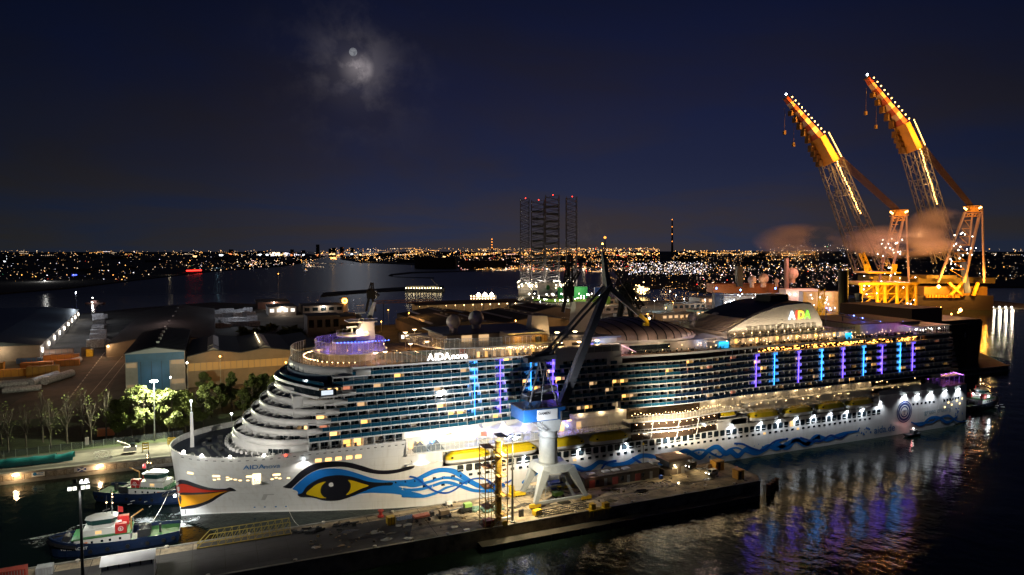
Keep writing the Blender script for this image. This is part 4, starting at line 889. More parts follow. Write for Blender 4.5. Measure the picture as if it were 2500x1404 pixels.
upright_text('AIDA', 221.3, -13.45, 50.2, 4.6, [em('sign_blue_white', (.75, .88, 1), 3.5), em('sign_red', (1, .04, .02), 2.8), em('sign_yellow', (1, .62, .05), 2.6)], .10)
for ob_ in [o for o in ship.children if o.name.startswith('sign_letter')][-1:]:
    ob_.material_slots[0].link = 'OBJECT'; ob_.material_slots[0].material = em('sign_green', (.25, .9, .05), 2.0)
sh = MB()
for i in range(12): sh.add([(200 + i * 3.1, -13.5, 45.4), (202 + i * 3.1, -13.5, 45.4), (201.8 + i * 3.1, -13.46, 48.2), (199.8 + i * 3.1, -13.46, 48.2)], [(0, 1, 2, 3)])
sh.build('funnel_grilles', mat('grille_grey', (.26, .25, .22), .5), ship, kind='stuff')
for i in range(12):
    x = 192 + i * 4.2; MB().octa((x, -15.2, 45.9), .28).build('uplight', WARM, ship); lamp((x, -16.2, 45.7), 750, (1, .78, .52), .15, (x, -12.6, 51), 110, .8)
for x in (187, 189, 191, 193, 196, 198): lamp((x, -9, 44.6), 90, (1, .62, .28), .3)
for x in range(188, 250, 10): lamp((x, -19.2, 44.3), 130, (1, .68, .36), .3)
# after deck: slide truss with blue lamps, flat roofed hall, glazed corner
tr = MB(); 
for a, b in (((243, -4, 52.5), (252, -4, 51.8)), ((252, -4, 51.8), (266, -6, 48.4)), ((266, -6, 48.4), (284, -10, 45.2))): tr.truss(a, b, 1.2, 1.2, 7, .1)
for x, z in ((244, 52), (252, 51.8), (262, 49)): tr.rod((x, -4, 42), (x, -4, z), .2, 5)
tr.build('slide_truss', STEEL, ship)
for p in ((252, -4.2, 52.9), (254, -4, 52), (266, -6.4, 49.3), (270, -7.5, 48.2), (278, -10, 46.5), (284, -12, 46.2), (289, -12.6, 46.3)): MB().octa(p, .3).build('blue_truss_lamp', em('truss_blue', (.15, .25, 1), 16), ship); lamp((p[0], p[1] - .6, p[2]), 130, (.12, .15, 1), .3)
hl = MB(); hl.loft([[(262, -13, 42), (303, -13, 42), (303, 15, 42), (262, 15, 42)], [(262, -13, 46.4), (299, -13, 45.9), (299, 15, 46.6), (262, 15, 47)]]); hl.build('after_hall', CREAM, ship)
MB().loft([[(258, -13.8, 46.3), (300.5, -13.8, 45.9), (301, 15.8, 46.5), (258, 15.8, 47)], [(258, -13.8, 46.75), (300.5, -13.8, 46.35), (301, 15.8, 46.9), (258, 15.8, 47.4)]]).build('hall_roof', mat('rust_red_roof', (.24, .13, .09), .6, var=.2), ship)
for x, c in ((268, (.2, .2, 1)), (276, (.5, .2, 1)), (284, (.8, .2, .9)), (292, (.3, .2, 1)), (258, (1, .8, .3)), (252, (1, .7, .3)), (300, (.4, .3, 1)), (305, (.9, .7, .6))): lamp((x, -16, 44.5), 120, c, .3)
MB().box(244, -21.4, 42.1, 247, -20.8, 44.4).build('cyan_kiosk', MATS['kiosk_cyan'], ship)
gh = MB(); gh.box(286, -22.4, 44.8, 307, 18, 45.2); gh.build('corner_house_roof', WT, ship); MB().strip([(286, -22.2), (305.5, -22.2), (306.8, -20), (306.8, 18)], 42.0, 44.8, .06).build('corner_house_glass', CLRW, ship)
posts([(286, -22.3), (305.5, -22.3), (306.9, -20), (306.9, 10)], 42, 2.8, 1.5).build('corner_house_frame', WT, ship, kind='stuff')
fw = MB()
for i in range(20): fw.octa((rnd.uniform(287, 306), rnd.uniform(-21, -17), rnd.uniform(42.8, 44.4)), .2)
fw.build('corner_house_lamps', WHT, ship, kind='stuff')
tl = MB()
for i in range(120): tl.octa((rnd.uniform(137, 285), rnd.uniform(-22.5, -19), rnd.uniform(42.5, 44.6)), rnd.uniform(.08, .16))
tl.build('open_deck_bulbs', WARM, ship, kind='stuff')
tb = MB()
for i in range(90): tb.obox((rnd.uniform(60, 130), rnd.uniform(-22, -19), 44.4), .6, .6, .75, rnd.random()); tb.obox((rnd.uniform(140, 300), rnd.uniform(-22.3, -19.5), 42.0), .6, .6, .75, rnd.random())
tb.build('deck_tables', DARK, ship, kind='stuff')
# radar mast
rmst = MB(); rmst.loft([[(50.5, -3, 49.2), (57, -3, 49.2), (57, 3, 49.2), (50.5, 3, 49.2)], [(53.8, -1.2, 56), (57.0, -1.2, 56), (57.0, 1.2, 56), (53.8, 1.2, 56)]])
rmst.bar((55.8, 0, 56), (57.6, 0, 61.2), 1.6, 1.4, w2=1.0, h2=.8); rmst.prism(oval(50.6, 5.2, 6, 18), 50.8, 51.15); rmst.box(48.6, -4, 55.2, 57.5, 4, 55.45); rmst.rod((50.2, 0, 51), (50.2, 0, 53.2), .28, 8); rmst.obox((50.2, 0, 53.2), 3.8, .5, .5, .4); rmst.rod((53, 0, 55.4), (53, 0, 57.6), .2, 6); rmst.obox((53, 0, 57.6), 3.4, .4, .4, .2)
rmst.build('radar_mast', mat('mast_cream', (.72, .66, .56), .45), ship)
posts([p for p in oval(50.6, 5.2, 6, 18)], 51.15, 1.0, 2).build('mast_rail', WT, ship, kind='stuff'); posts([(48.6, -4), (57.5, -4)], 55.45, .9, 1.5).build('mast_rail', WT, ship, kind='stuff')
lamp((49.0, -5.2, 52.4), 420, (1, .66, .3), .3); lamp((54, -4.6, 52.2), 420, (1, .66, .3), .3); lamp((52, -5, 54.6), 160, (1, .7, .35), .3)
MB().ball((51.8, -3.4, 52.2), .75).build('mast_floodlight', WHT, ship)
bl = MB()
for i in range(16): bl.octa((44.5 + i * 1.05, -8.4 + abs(i - 8) * .15, 49.6), .2)
bl.build('blue_light_row', BLU, ship, kind='stuff'); lamp((50, -9.5, 50), 160, (.1, .12, 1), .4)

# ---- lifeboats hang from the ship: each a thing
def make_lifeboat(L):
    t = thing('lifeboat', 'lifeboat', 'lifeboat')
    st = [(-.5, .35, .55), (-.46, .62, .2), (-.38, .85, .04), (-.2, 1, 0), (.2, 1, 0), (.38, .85, .04), (.46, .62, .2), (.5, .35, .55)]
    rg = [[(u * L, -2.1 * w, 1.75), (u * L, -1.9 * w, 1.0), (u * L, -.9 * w, .2 + k), (u * L, 0, k), (u * L, .9 * w, .2 + k), (u * L, 1.9 * w, 1.0), (u * L, 2.1 * w, 1.75)] for u, w, k in st]
    MB().loft(rg).build('hull', WT, t)
    rg = [[(u * L, -2.12 * w, 1.76), (u * L * .97, -1.75 * w, 2.5 + 1.0 * w * q), (u * L * .95, -.8 * w, 2.75 + 1.25 * w * q), (u * L * .95, .8 * w, 2.75 + 1.25 * w * q), (u * L * .97, 1.75 * w, 2.5 + 1.0 * w * q), (u * L, 2.12 * w, 1.76)] for (u, w, k), q in zip(st, (.1, .45, .95, 1, 1, .95, .45, .1))]
    MB().loft(rg).build('canopy', mat('lifeboat_yellow', (.74, .54, .012), .4, var=.12, scale=.5), t)
    MB().box(-.40 * L, -2.0, 2.35, -.36 * L, -1.55, 2.8).build('porthole', GLASSD, t); MB().box(.36 * L, -2.0, 2.35, .40 * L, -1.55, 2.8).build('porthole', GLASSD, t)
    for x in (-.3, -.1, .1, .3): MB().obox((x * L, 0, 3.9), .7, .9, .2).build('hatch', YEL, t)
    d = MB()
    for x in (-.40 * L, .40 * L): d.bar((x, 2.6, .6), (x, 2.2, 4.4), .35, .4); d.bar((x, 2.2, 4.4), (x, 0, 4.75), .35, .35); d.rod((x, 0, 3.6), (x, 0, 4.7), .06, 4)
    d.build('davit', WT, t)
    return t
lb = [(81.3, 14.6), (97.3, 14.6), (115.2, 14.2), (132.2, 14.0)] ; la = [200.6, 217.8, 235, 251.5]
wf_ = ['lit brightest, nearest the bow', 'second from the bow, behind the yellow lattice tower', 'third from the bow, just right of the grey crane column', 'fourth from the bow, at the end of the forward row']
wa_ = ['dim lifeboat, first of the after row beside the round floodlit patch', 'dim lifeboat, second of the after row', 'dim lifeboat, third of the after row', 'dim lifeboat, last of the after row, nearest the round emblem']
l0 = make_lifeboat(14.6); l0.location = (lb[0][0], -21.9, 12.1); l0['label'] = 'yellow topped lifeboat ' + wf_[0]; l0['group'] = 'lifeboats along the ship side'
for i in range(1, 4): copy_tree(l0, None, (lb[i][0], -21.9, 12.1), 0, 'yellow topped lifeboat ' + wf_[i])
for i, x in enumerate(la): copy_tree(l0, None, (x, -22.0, 13.35), 0, 'yellow topped ' + wa_[i])
l9 = copy_tree(l0, None, (184.5, -20.6, 15.5), 0, 'small dark yellow rescue boat on the ledge between the two lifeboat rows'); l9.scale = (.52, .6, .6)

# ---- people: one continuous body each
def body(pose):
    J = pose; me = bpy.data.meshes.new('person'); names = list(J); idx = {n: i for i, n in enumerate(names)}
    E = [('hip', 'belly'), ('belly', 'chest'), ('chest', 'neck'), ('neck', 'head'), ('head', 'crown'), ('chest', 'sl'), ('sl', 'el'), ('el', 'hl'), ('chest', 'sr'), ('sr', 'er'), ('er', 'hr'), ('hip', 'kl'), ('kl', 'al'), ('al', 'tl'), ('hip', 'kr'), ('kr', 'ar'), ('ar', 'tr')]
    me.from_pydata([J[n][:3] for n in names], [(idx[a], idx[b]) for a, b in E], []); o = bpy.data.objects.new('person', me); col.objects.link(o)
    md = o.modifiers.new('skin', 'SKIN'); sv = me.skin_vertices[0].data
    for n in names: sv[idx[n]].radius = (J[n][3], J[n][3] * .8); sv[idx[n]].use_root = n == 'hip'
    s2 = o.modifiers.new('sub', 'SUBSURF'); s2.levels = 1; s2.render_levels = 1
    dg = bpy.context.evaluated_depsgraph_get(); m2 = bpy.data.meshes.new_from_object(o.evaluated_get(dg)); bpy.data.objects.remove(o); m2.materials.append(mat('work_clothes', (.03, .035, .05), .8, var=.3, scale=4))
    return m2
def pose(arm=0, lean=0, step=.1):
    return {'hip': (0, 0, .93, .15), 'belly': (0, .01, 1.12, .15), 'chest': (lean * .5, 0, 1.34, .17), 'neck': (lean * .8, 0, 1.52, .06), 'head': (lean, 0, 1.62, .10), 'crown': (lean, 0, 1.74, .07), 'sl': (lean * .5, .2, 1.42, .07), 'el': (lean + .02, .27, 1.15, .05), 'hl': (lean + .08 + arm * .3, .25, .9 + arm * .25, .045), 'sr': (lean * .5, -.2, 1.42, .07), 'er': (lean + .04 + arm * .1, -.27, 1.16, .05), 'hr': (lean + .12 + arm * .35, -.24, .93 + arm * .3, .045), 'kl': (step, .11, .5, .075), 'al': (0, .11, .08, .05), 'tl': (.16, .12, .04, .045), 'kr': (-step * .2, -.11, .5, .075), 'ar': (-.1, -.11, .08, .05), 'tr': (.06, -.12, .04, .045)}
bodies = [body(pose(0, .03)), body(pose(.9, .08)), body(pose(.3, 0, .2))]
def person(x, y, z, rz, label, k=0):
    o = bpy.data.objects.new('person', bodies[k]); col.objects.link(o); o.location = (x, y, z); o.rotation_euler = (0, 0, rz); tag(o, label, 'person', 'crew and dock hands')
    hm = MB(); hm.ball((.03, 0, 1.70), .115, 8, 5, .8); h = hm.build('helmet', mat('helmet_white', (.6, .6, .55), .4), o, local=True)
    return o
person(19.7, y0 - 1.0, 11.8, -1.2, 'person in dark clothes at the left of the lit hull doorway platform', 0)
person(20.5, y0 - .6, 11.8, -1.8, 'person reaching forward at the right of the lit hull doorway platform', 1)
for i, x in enumerate((63.4, 66.6, 67.5, 68.7, 70.6)): person(x, -21.9, 13.9, -1.4 + i * .2, 'person in dark clothes on the mooring deck, ' + ('leftmost at the round opening', 'second from the left, in a close trio', 'middle of the close trio', 'right of the close trio', 'standing alone at the right')[i], i % 3)
# ------------------------------------------------------------------ things on the jetty
# tall lamp mast by the yellow tower
t = thing('lamp_mast', 'tall lamp mast with a ring of glaring floodlights beside the yellow tower', 'lamp post', (82.8, -53.2, 4.5))
m = MB(); m.rod((82.8, -53.2, 4.5), (82.8, -53.2, 28), .34, 10, .16); m.obox((82.8, -53.2, 4.5), 1.2, 1.2, .35); m.build('pole', STEEL, t)
m = MB(); m.rod((80.9, -53.2, 28), (84.7, -53.2, 28), .09, 5); m.rod((82.8, -55, 28), (82.8, -51.4, 28), .09, 5); m.build('crossarm', STEEL, t)
for dx, dy in ((-1.8, 0), (-1.0, .9), (0, 1.7), (1.0, .9), (1.8, 0), (0, -1.5)):
    f = MB().obox((82.8 + dx, -53.2 + dy, 27.75), .75, .55, .35).build('floodlight', DARK, t); MB().obox((82.8 + dx, -53.2 + dy, 27.6), .8, .6, .14).build('lens', COOL, f)
lamp((82.0, -52.2, 27.4), 17000, (1, .95, .84), .5, (62, -23, 12), 120, .6); lamp((84.2, -52.2, 27.4), 19000, (1, .95, .82), .5, (102, -23, 14), 120, .6); lamp((82.0, -52.4, 28.2), 42000, (.95, .97, 1), .5, (66, -22, 36), 95, .8); lamp((83.6, -52.4, 28.2), 36000, (.95, .95, 1), .5, (112, -22, 34), 95, .8); lamp((82.8, -52.4, 27.2), 62000, (1, .80, .48), .5, (80, -41, 4), 140, .8)
# mast at the lower left with four lamps
t = thing('lamp_mast', 'dark lamp mast with four square floodlights in front of the tug', 'lamp post', (-16.4, -54, 4.5))
m = MB(); m.rod((-16.4, -54, 4.5), (-16.4, -54, 28.9), .36, 10, .2); m.build('pole', DARK, t)
m = MB(); m.bar((-18.6, -54, 28.9), (-14.2, -54, 28.9), .18, .18); m.bar((-18.2, -53.2, 29.0), (-14.6, -53.2, 29.0), .14, .14); m.build('crossarm', STEEL, t)
for dx in (-1.75, -.85, .65, 1.5):
    f = MB().obox((-16.4 + dx, -54.1, 27.95), .78, .4, .85).build('floodlight', DARK, t); MB().obox((-16.4 + dx, -54.34, 28.0), .7, .06, .75).build('lens', em('floodlight_face', (1, 1, .88), 1.8), f)
for dx in (-1.0, .1, 1.2): MB().obox((-16.4 + dx, -53.1, 29.1), .7, .5, .8).build('floodlight', BLACK, t)
lamp((-15.0, -53.0, 28.5), 36000, (1, .96, .9), .5, (16, -8, 12), 100, .7); lamp((-16.4, -53.2, 28.7), 20000, (1, .97, .9), .5, (-12, -16, 2), 110, .7); lamp((-16.4, -53.4, 29.3), 48000, (1, .96, .9), .5, (40, -22, 32), 70, .8); lamp((-16.4, -55.2, 28.1), 3500, (1, .95, .85), .5, (-8, -50, 6), 110, .8)  # spots towards the bow stand in for masts out of view

# yellow stair tower
def tower():
    t = thing('stair_tower', 'tall rusty yellow scaffold stair tower on the jetty edge', 'scaffold', (77.5, -52.6, 4.5))
    x0, x1, y0, y1, z0, z1 = 74.3, 80.6, -54.9, -50.6, 4.5, 26.2
    TY = mat('tower_yellow', (.62, .42, .04), .6, var=.5, scale=.5, dirt=(.12, .06, .03)); TR = mat('tower_rust', (.34, .19, .05), .75, var=.4, scale=.8)
    for x, y in ((x0, y0), (x1, y0), (x1, y1), (x0, y1)): MB().rod((x, y, z0), (x, y, z1), .13, 6).build('post', TR, t)
    for x, y in ((x0 + 1.7, y0), (x0 + 2.5, y1), (x0 + 3.6, y0)): MB().rod((x, y, z0), (x, y, z1 - .5), .08, 5).build('post', TR, t)
    MB().box(x1 - 2.0, y1 - 1.7, z0 + .6, x1 - .7, y1 - .5, z1 + .6).build('lift_mast', TY, t)
    for k in range(9):
        z = z0 + k * 2.7
        r = MB()
        for a, b in (((x0, y0), (x1, y0)), ((x1, y0), (x1, y1)), ((x1, y1), (x0, y1)), ((x0, y1), (x0, y0))): r.rod((*a, z), (*b, z), .07, 4); r.rod((*a, z + 1.1), (*b, z + 1.1), .04, 4)
        r.build('ring', TR, t)
        if k % 2 == 0: MB().box(x0, y0 + .2, z - .1, x0 + 2.7, y1 - .2, z).build('landing', RUST, t); MB().box(x1 - 2.4, y0 + .2, z + 2.5, x1, y1 - .2, z + 2.62).build('landing', TY, t)
        if k < 8:
            d = MB(); a, b = (x0 + 1.8, x1 - 1.4) if k % 2 == 0 else (x1 - 1.4, x0 + 1.8)
            for yy in (y0 + .5, y0 + 1.5): d.bar((a, yy, z), (b, yy, z + 2.7), .08, .28)
            for i in range(8): d.box(a + (b - a) * i / 8 - .15, y0 + .5, z + 2.7 * i / 8, a + (b - a) * i / 8 + .15, y0 + 1.5, z + 2.7 * i / 8 + .05)
            d.build('stair_flight', TR, t)
    MB().box(x0 + .6, y0 + 1.6, z0, x0 + 3.2, y1 - .6, z0 + 1.5).build('winch', mat('red_paint', (.35, .03, .02), .5, var=.3, scale=1), t)
    r = MB(); r.lathe([(.75, 0), (.75, .35)], 0, 0, 16); r.v = [(x1 - .9 + a, y0 - .1 - c, z0 + .9 + b) for a, b, c in r.v]; r.build('cable_wheel', TY, t)
tower(); lamp((84.0, -55.6, 26.8), 9000, (1, .85, .5), .4, (77, -53, 15), 110, .8)  # spot added near the mast head to brighten the tower

# portal jib crane
def portal_crane():
    t = thing('portal_crane', 'grey portal jib crane with a blue machinery house standing over the jetty', 'crane', (100.5, -41.5, 4.5))
    G = mat('crane_grey', (.27, .30, .32), .5, var=.18, scale=.35); GD = mat('jib_grey', (.15, .16, .18), .55, var=.25, scale=.3)
    cx, cy = 99.4, -41.5
    for x, y, xt, yt in ((92.6, -46.9, 96.4, -45.2), (109.2, -46.9, 104.6, -45.2), (93.6, -36.3, 97.0, -38.0), (109.8, -36.3, 104.6, -38.0)):
        MB().bar((x, y, 5.9), (xt, yt, 14.4), 1.0, .9, up=(0, 1, 0), w2=2.6, h2=2.2).build('leg', G, t)
    MB().loft([[(94.8, -46.4, 13.6), (106.2, -46.4, 13.6), (106.2, -36.8, 13.6), (94.8, -36.8, 13.6)], [(96.0, -45.6, 15.6), (104.6, -45.6, 15.6), (104.6, -37.4, 15.6), (96.0, -37.4, 15.6)]]).build('portal', G, t)
    MB().bar((92.6, -46.9, 5.9), (109.2, -46.9, 5.9), .55, .8).build('sill_beam', G, t); MB().bar((93.6, -36.3, 5.9), (109.8, -36.3, 5.9), .55, .8).build('sill_beam', G, t)
    for x in (92.6, 109.2):
        for y in (-46.9, -36.3):
            b = MB(); b.obox((x, y, 4.9), 3.4, .8, .9); b.build('bogie', YEL, t)
            w = MB()
            for dx in (-1.2, -.4, .4, 1.2): w.rod((x + dx, y - .2, 4.95), (x + dx, y + .2, 4.95), .36, 10)
            w.build('wheels', DARK, t)
    c = MB(); c.rod((cx, cy, 15.4), (cx, cy, 25.0), 2.75, 28, 2.6); c.build('column', G, t, smooth=False)
    c = MB()
    for z in (15.7, 23.2, 24.9): c.rod((cx, cy, z), (cx, cy, z + .35), 2.95, 28)
    c.build('column_flange', STEEL, t)
    c = MB(); c.loft([[(cx - 2.3, cy - 2.3, 25.2), (cx + 2.6, cy - 2.3, 25.2), (cx + 2.6, cy + 2.3, 25.2), (cx - 2.3, cy + 2.3, 25.2)], [(cx - 3.2, cy - 2.6, 29.4), (cx + 3.4, cy - 2.6, 29.4), (cx + 3.4, cy + 2.6, 29.4), (cx - 3.2, cy + 2.6, 29.4)]]); c.build('slewing_head', G, t)
    s_ = MB()
    for y in (-44, -39.5): MB().bar((91, y, 29.3), (97.6, y, 25.8), .3, .3).build('brace', GD, t); MB().bar((94.5, y, 29.3), (98.2, y, 26.0), .25, .25).build('brace', GD, t)
    MB().box(89.2, -46.8, 29.4, 102.2, -37.4, 33.0).build('machinery_house', mat('crane_blue', (.005, .055, .20), .45, var=.12, scale=.3), t)
    MB().box(88.9, -47.0, 33.0, 102.5, -37.1, 33.3).build('house_roof', BLACK, t)
    p = MB().box(93.2, -46.95, 29.7, 99.6, -46.82, 32.7).build('sign_board', mat('sign_grey', (.42, .45, .47), .5), t)
    vs_, fs_ = text_mesh('DAMEN', 1.05, .03, 1.05); MB().add([(93.5 + a, -46.98, 31.3 + b) for a, b in vs_], fs_).build('lettering', INK, p)
    MB().box(100.6, -47.6, 29.2, 103.2, -45.2, 31.8).build('cab', DARK, t); MB().box(100.8, -47.68, 30.0, 103.0, -47.62, 31.5).build('cab_window', GLASSD, t)
    rr = posts([(89.2, -46.9), (102.4, -46.9)], 33.3, 1.0, 1.5); rr.build('roof_rail', DARK, t)
    a = MB()
    for y in (-45.5, -38.5): a.rod((91.2, y, 33.2), (95.5, cy + (y - cy) * .45, 46.0), .22, 6); a.rod((100.5, y, 33.2), (97.0, cy + (y - cy) * .45, 46.0), .22, 6); a.rod((95.0, y, 33.2), (97.5, cy + (y - cy) * .45, 46), .16, 5)
    a.build('a_frame', GD, t)
    a = MB(); a.bar((92.0, cy, 46.4), (101.2, cy, 47.0), 3.4, 1.4); a.bar((94.5, cy, 47.0), (100.6, cy, 48.4), 2.4, 1.4); a.build('frame_head', GD, t)
    a = MB(); a.obox((96.5, cy, 34.6), 9.5, 4.2, 1.6, .05); a.bar((93.5, cy, 36.2), (101.5, cy, 37.8), 3.2, 1.0); a.build('counterweight', GD, t)
    j = MB(); j.bar((103.2, cy, 31.0), (119.8, cy, 68.0), 2.4, 2.1, up=(0, 1, 0), w2=1.9, h2=1.7); j.build('main_jib', GD, t)
    j = MB()
    for y in (-43.1, -39.9): j.bar((99.2, y, 48.0), (120.0, y, 68.0), .5, .6)
    j.build('luffing_tie', GD, t)
    j = MB(); j.bar((119.2, cy, 67.0), (117.5, cy, 77.4), 2.4, 1.7, w2=.9, h2=.8); j.bar((119.6, cy, 66.6), (133.4, cy, 56.0), 1.7, 1.6, w2=.8, h2=.8)
    j.rod((117.5, cy, 77.4), (120.8, cy - 1, 65.8), .2, 5); j.rod((117.5, cy, 77), (132.4, cy, 57), .12, 4)
    for i in range(7): t_ = i / 7; j.rod((117.7 + 1.5 * t_, cy, 76.5 - 9 * t_), (118.6 + 4.5 * t_, cy, 75.6 - 10 * t_), .12, 4)
    j.build('fly_jib', GD, t)
    j = MB(); j.bar((130.6, cy, 58.1), (133.9, cy, 55.6), 1.0, .9); j.obox((133.3, cy, 54.4), 1.6, 1.2, 1.0); j.build('jib_head', YEL, t)
    MB().octa((134.3, cy - .4, 56.7), .45).build('jib_lamp', WARM, t); lamp((134.5, cy - 1.2, 57.4), 350, (1, .7, .3), .3)
    MB().rod((117.5, cy, 77.4), (117.4, cy, 79.6), .1, 5).build('apex_pole', GD, t); MB().octa((117.4, cy, 79.8), .35).build('apex_lamp', ORNG, t)
    l = MB(); l.truss((101.4, cy - 1.0, 15.6), (106.0, cy - 5.3, 5.0), .8, .5, 8, .05); l.build('ladder', G, t)
    l = MB(); l.bar((92.6, -36.3, 6), (96.4, -37.9, 14.2), .5, .15); l.build('leg_stair', STEEL, t)
portal_crane()
tg = thing('steel_jib_section', 'dark lattice jib section lying on the quay edge under the crane', 'steelwork', (98, -53, 4.5))
l = MB(); l.truss((90.5, -52.7, 5.2), (106.5, -52.5, 5.6), 1.5, 1.2, 11, .12); l.build('lattice', DARK, tg); MB().obox((91.0, -51.5, 4.8), 2.4, 1.6, 1.3, .3).build('yoke', YEL, tg)
tg = thing('cable_reel_carrier', 'yellow cable reel carrier hanging over the quay edge by the crane foot', 'machine', (109, -54.3, 4.5))
l = MB(); l.obox((109, -54.5, 4.5), 7, 2, .3); l.obox((107, -54.3, 4.8), 1.4, 1.6, 1.6); l.obox((111.3, -54.4, 4.8), 1.8, 1.5, 1.2); l.build('frame', YEL, tg); posts([(105.4, -55.6), (112.6, -55.6)], 3.0, 2.6, 1.2).build('guard_rail', YEL, tg)

# lattice gangway lying on the jetty
tg = thing('lattice_gangway', 'long yellow lattice gangway lying on the jetty by the bow', 'gangway', (14, -37, 4.5))
GY = mat('gangway_yellow', (.30, .22, .03), .6, var=.4, scale=.6)
p0_, p1_ = V((5.0, -36.4, 0)), V((27.0, -36.4, 0)); nb = 11
for sgn, nm in ((-1, 'side_frame'), (1, 'side_frame')):
    fr_ = MB(); o_ = V((0, sgn * 1.5, 0))
    fr_.rod(p0_ + o_ + V((0, 0, 4.9)), p1_ + o_ + V((0, 0, 4.9)), .12, 5); fr_.rod(p0_ + o_ + V((3, 0, 7.9)), p1_ + o_ + V((0, 0, 7.9)), .12, 5); fr_.rod(p0_ + o_ + V((0, 0, 4.9)), p0_ + o_ + V((3, 0, 7.9)), .12, 5)
    for i in range(nb):
        a = p0_ + o_ + V((3 + 19 * i / nb, 0, 0)); b = p0_ + o_ + V((3 + 19 * (i + 1) / nb, 0, 0)); fr_.rod(a + V((0, 0, 4.9)), b + V((0, 0, 7.9)), .07, 4); fr_.rod(b + V((0, 0, 4.9)), b + V((0, 0, 7.9)), .07, 4)
    fr_.build(nm, GY, tg)
dk = MB(); dk.box(5, -37.8, 4.62, 27, -35, 4.78)
dk.build('walkway', DARK, tg)
# white shed at the lower left
tg = thing('white_shed', 'pale grey ribbed storage shed at the jetty edge in front of the tug', 'shed', (-8, -47, 4.5))
SW = mat('shed_white', (.62, .63, .64), .5, var=.12, scale=.4)
MB().add([(-13.6, -50.2, 4.5), (-3.4, -50.2, 4.5), (-3.4, -44.6, 4.5), (-13.6, -44.6, 4.5), (-13.6, -50.2, 9.2), (-3.4, -50.2, 9.2), (-3.4, -44.6, 9.2), (-13.6, -44.6, 9.2), (-13.6, -47.4, 10.2), (-3.4, -47.4, 10.2)], [(0, 1, 5, 4), (2, 3, 7, 6), (1, 2, 6, 9, 5), (3, 0, 4, 8, 7)]).build('wall', SW, tg)
rf = MB(); rf.add([(-13.9, -50.5, 9.15), (-3.1, -50.5, 9.15), (-3.1, -47.4, 10.3), (-13.9, -47.4, 10.3), (-3.1, -44.3, 9.15), (-13.9, -44.3, 9.15)], [(0, 1, 2, 3), (3, 2, 4, 5)]); rf.build('roof', SW, tg)
for i in range(5): MB().box(-12.4 + i * 2.1, -50.32, 8.2, -12.2 + i * 2.1, -50.2, 9.1).build('bracket', DARK, tg)
rbm = MB()
for i in range(26): rbm.box(-13.5 + i * .4, -50.25, 4.5, -13.4 + i * .4, -50.2, 9.1)
rbm.build('wall_ribs', SW, tg, kind='stuff')
for i, (x, y, n, c) in enumerate(((-33, -38, 'red container', (.42, .05, .03)), (-26.4, -37.4, 'grey rack', (.35, .36, .36)))):
    tg = thing('jetty_container', ('red steel container at the lower left corner of the jetty', 'grey steel rack beside the red container on the jetty')[i], 'container', (x, y, 4.5))
    MB().obox((x, y, 4.5), 6.6 if i == 0 else 3.2, 2.6, 2.5 if i == 0 else 1.8, 0.03).build('body', mat('container_%s' % ('red', 'grey')[i], c, .55, var=.35, scale=.6), tg)
    rr = MB()
    for k in range(12 if i == 0 else 6): rr.obox((x - (3 if i == 0 else 1.4) + k * .54, y - 1.33, 4.6), .12, .08, 2.3 if i == 0 else 1.7, .03)
    rr.build('ribs', mat('rib_grey', (.3, .28, .27), .6), tg, kind='stuff')

# low cabins, control hut, van, boxes
tg = thing('cabin_row', 'low flat roofed row of dark site cabins along the ship', 'cabins', (128, -36, 4.5))
WB = mat('cabin_brown', (.085, .065, .05), .8, var=.3, scale=.6); MB().box(113.5, -38.6, 4.5, 141, -33.4, 7.7).build('wall', WB, tg); MB().box(113.2, -38.9, 7.7, 141.3, -33.1, 7.95).build('roof', mat('roof_felt', (.12, .10, .085), .9, var=.5, scale=.4), tg)
for i, x in enumerate((115, 117.5, 120.4, 123.4, 126.4, 128.8, 131.8, 134.5, 137.4)):
    MB().box(x, -38.72, 4.5 if i % 3 != 1 else 5.4, x + (1.0 if i % 3 else 2.0), -38.6, 6.8).build(('door', 'window', 'shutter')[i % 3], (mat('door_red', (.28, .06, .05), .6), GLASSD, STEEL)[i % 3], tg)
for x in (117, 122.5, 126.0, 130): MB().obox((x, -36, 7.95), 2.4, 1.6, .35, .1).build('roof_hatch', SW, tg)
lamp((116, -39.6, 8.4), 60, (1, .6, .4), .2)
tg = thing('control_hut', 'brown roofed control hut on a pale base beside the cabin row', 'hut', (148, -37, 4.5))
MB().box(143.2, -38.6, 4.5, 148.2, -34.0, 6.4).build('annex', WB, tg); MB().box(146.2, -38.4, 4.5, 151.4, -33.4, 7.4).build('base', mat('hut_grey', (.33, .32, .31), .7, var=.2, scale=.5), tg)
MB().loft([[(144.6, -39.2, 7.2), (152.6, -39.2, 7.2), (152.6, -32.4, 7.2), (144.6, -32.4, 7.2)], [(144.2, -39.6, 9.4), (153.2, -39.6, 9.4), (153.2, -32.0, 9.4), (144.2, -32.0, 9.4)]]).build('window_band', mat('hut_glass', (.05, .05, .055), .15, spec=.8), tg)
MB().loft([[(143.8, -40.0, 9.4), (153.6, -40.0, 9.4), (153.6, -31.6, 9.4), (143.8, -31.6, 9.4)], [(144.4, -39.4, 9.9), (153.0, -39.4, 9.9), (153.0, -32.2, 9.9), (144.4, -32.2, 9.9)]]).build('roof', mat('hut_roof', (.33, .20, .13), .7, var=.3, scale=.5), tg)
MB().box(148.6, -38.5, 4.5, 149.8, -38.4, 6.9).build('door', WB, tg); MB().octa((147.0, -39.5, 7.2), .25).build('wall_lamp', WARM, tg); lamp((147.4, -40.2, 7.0), 380, (1, .76, .40), .25)
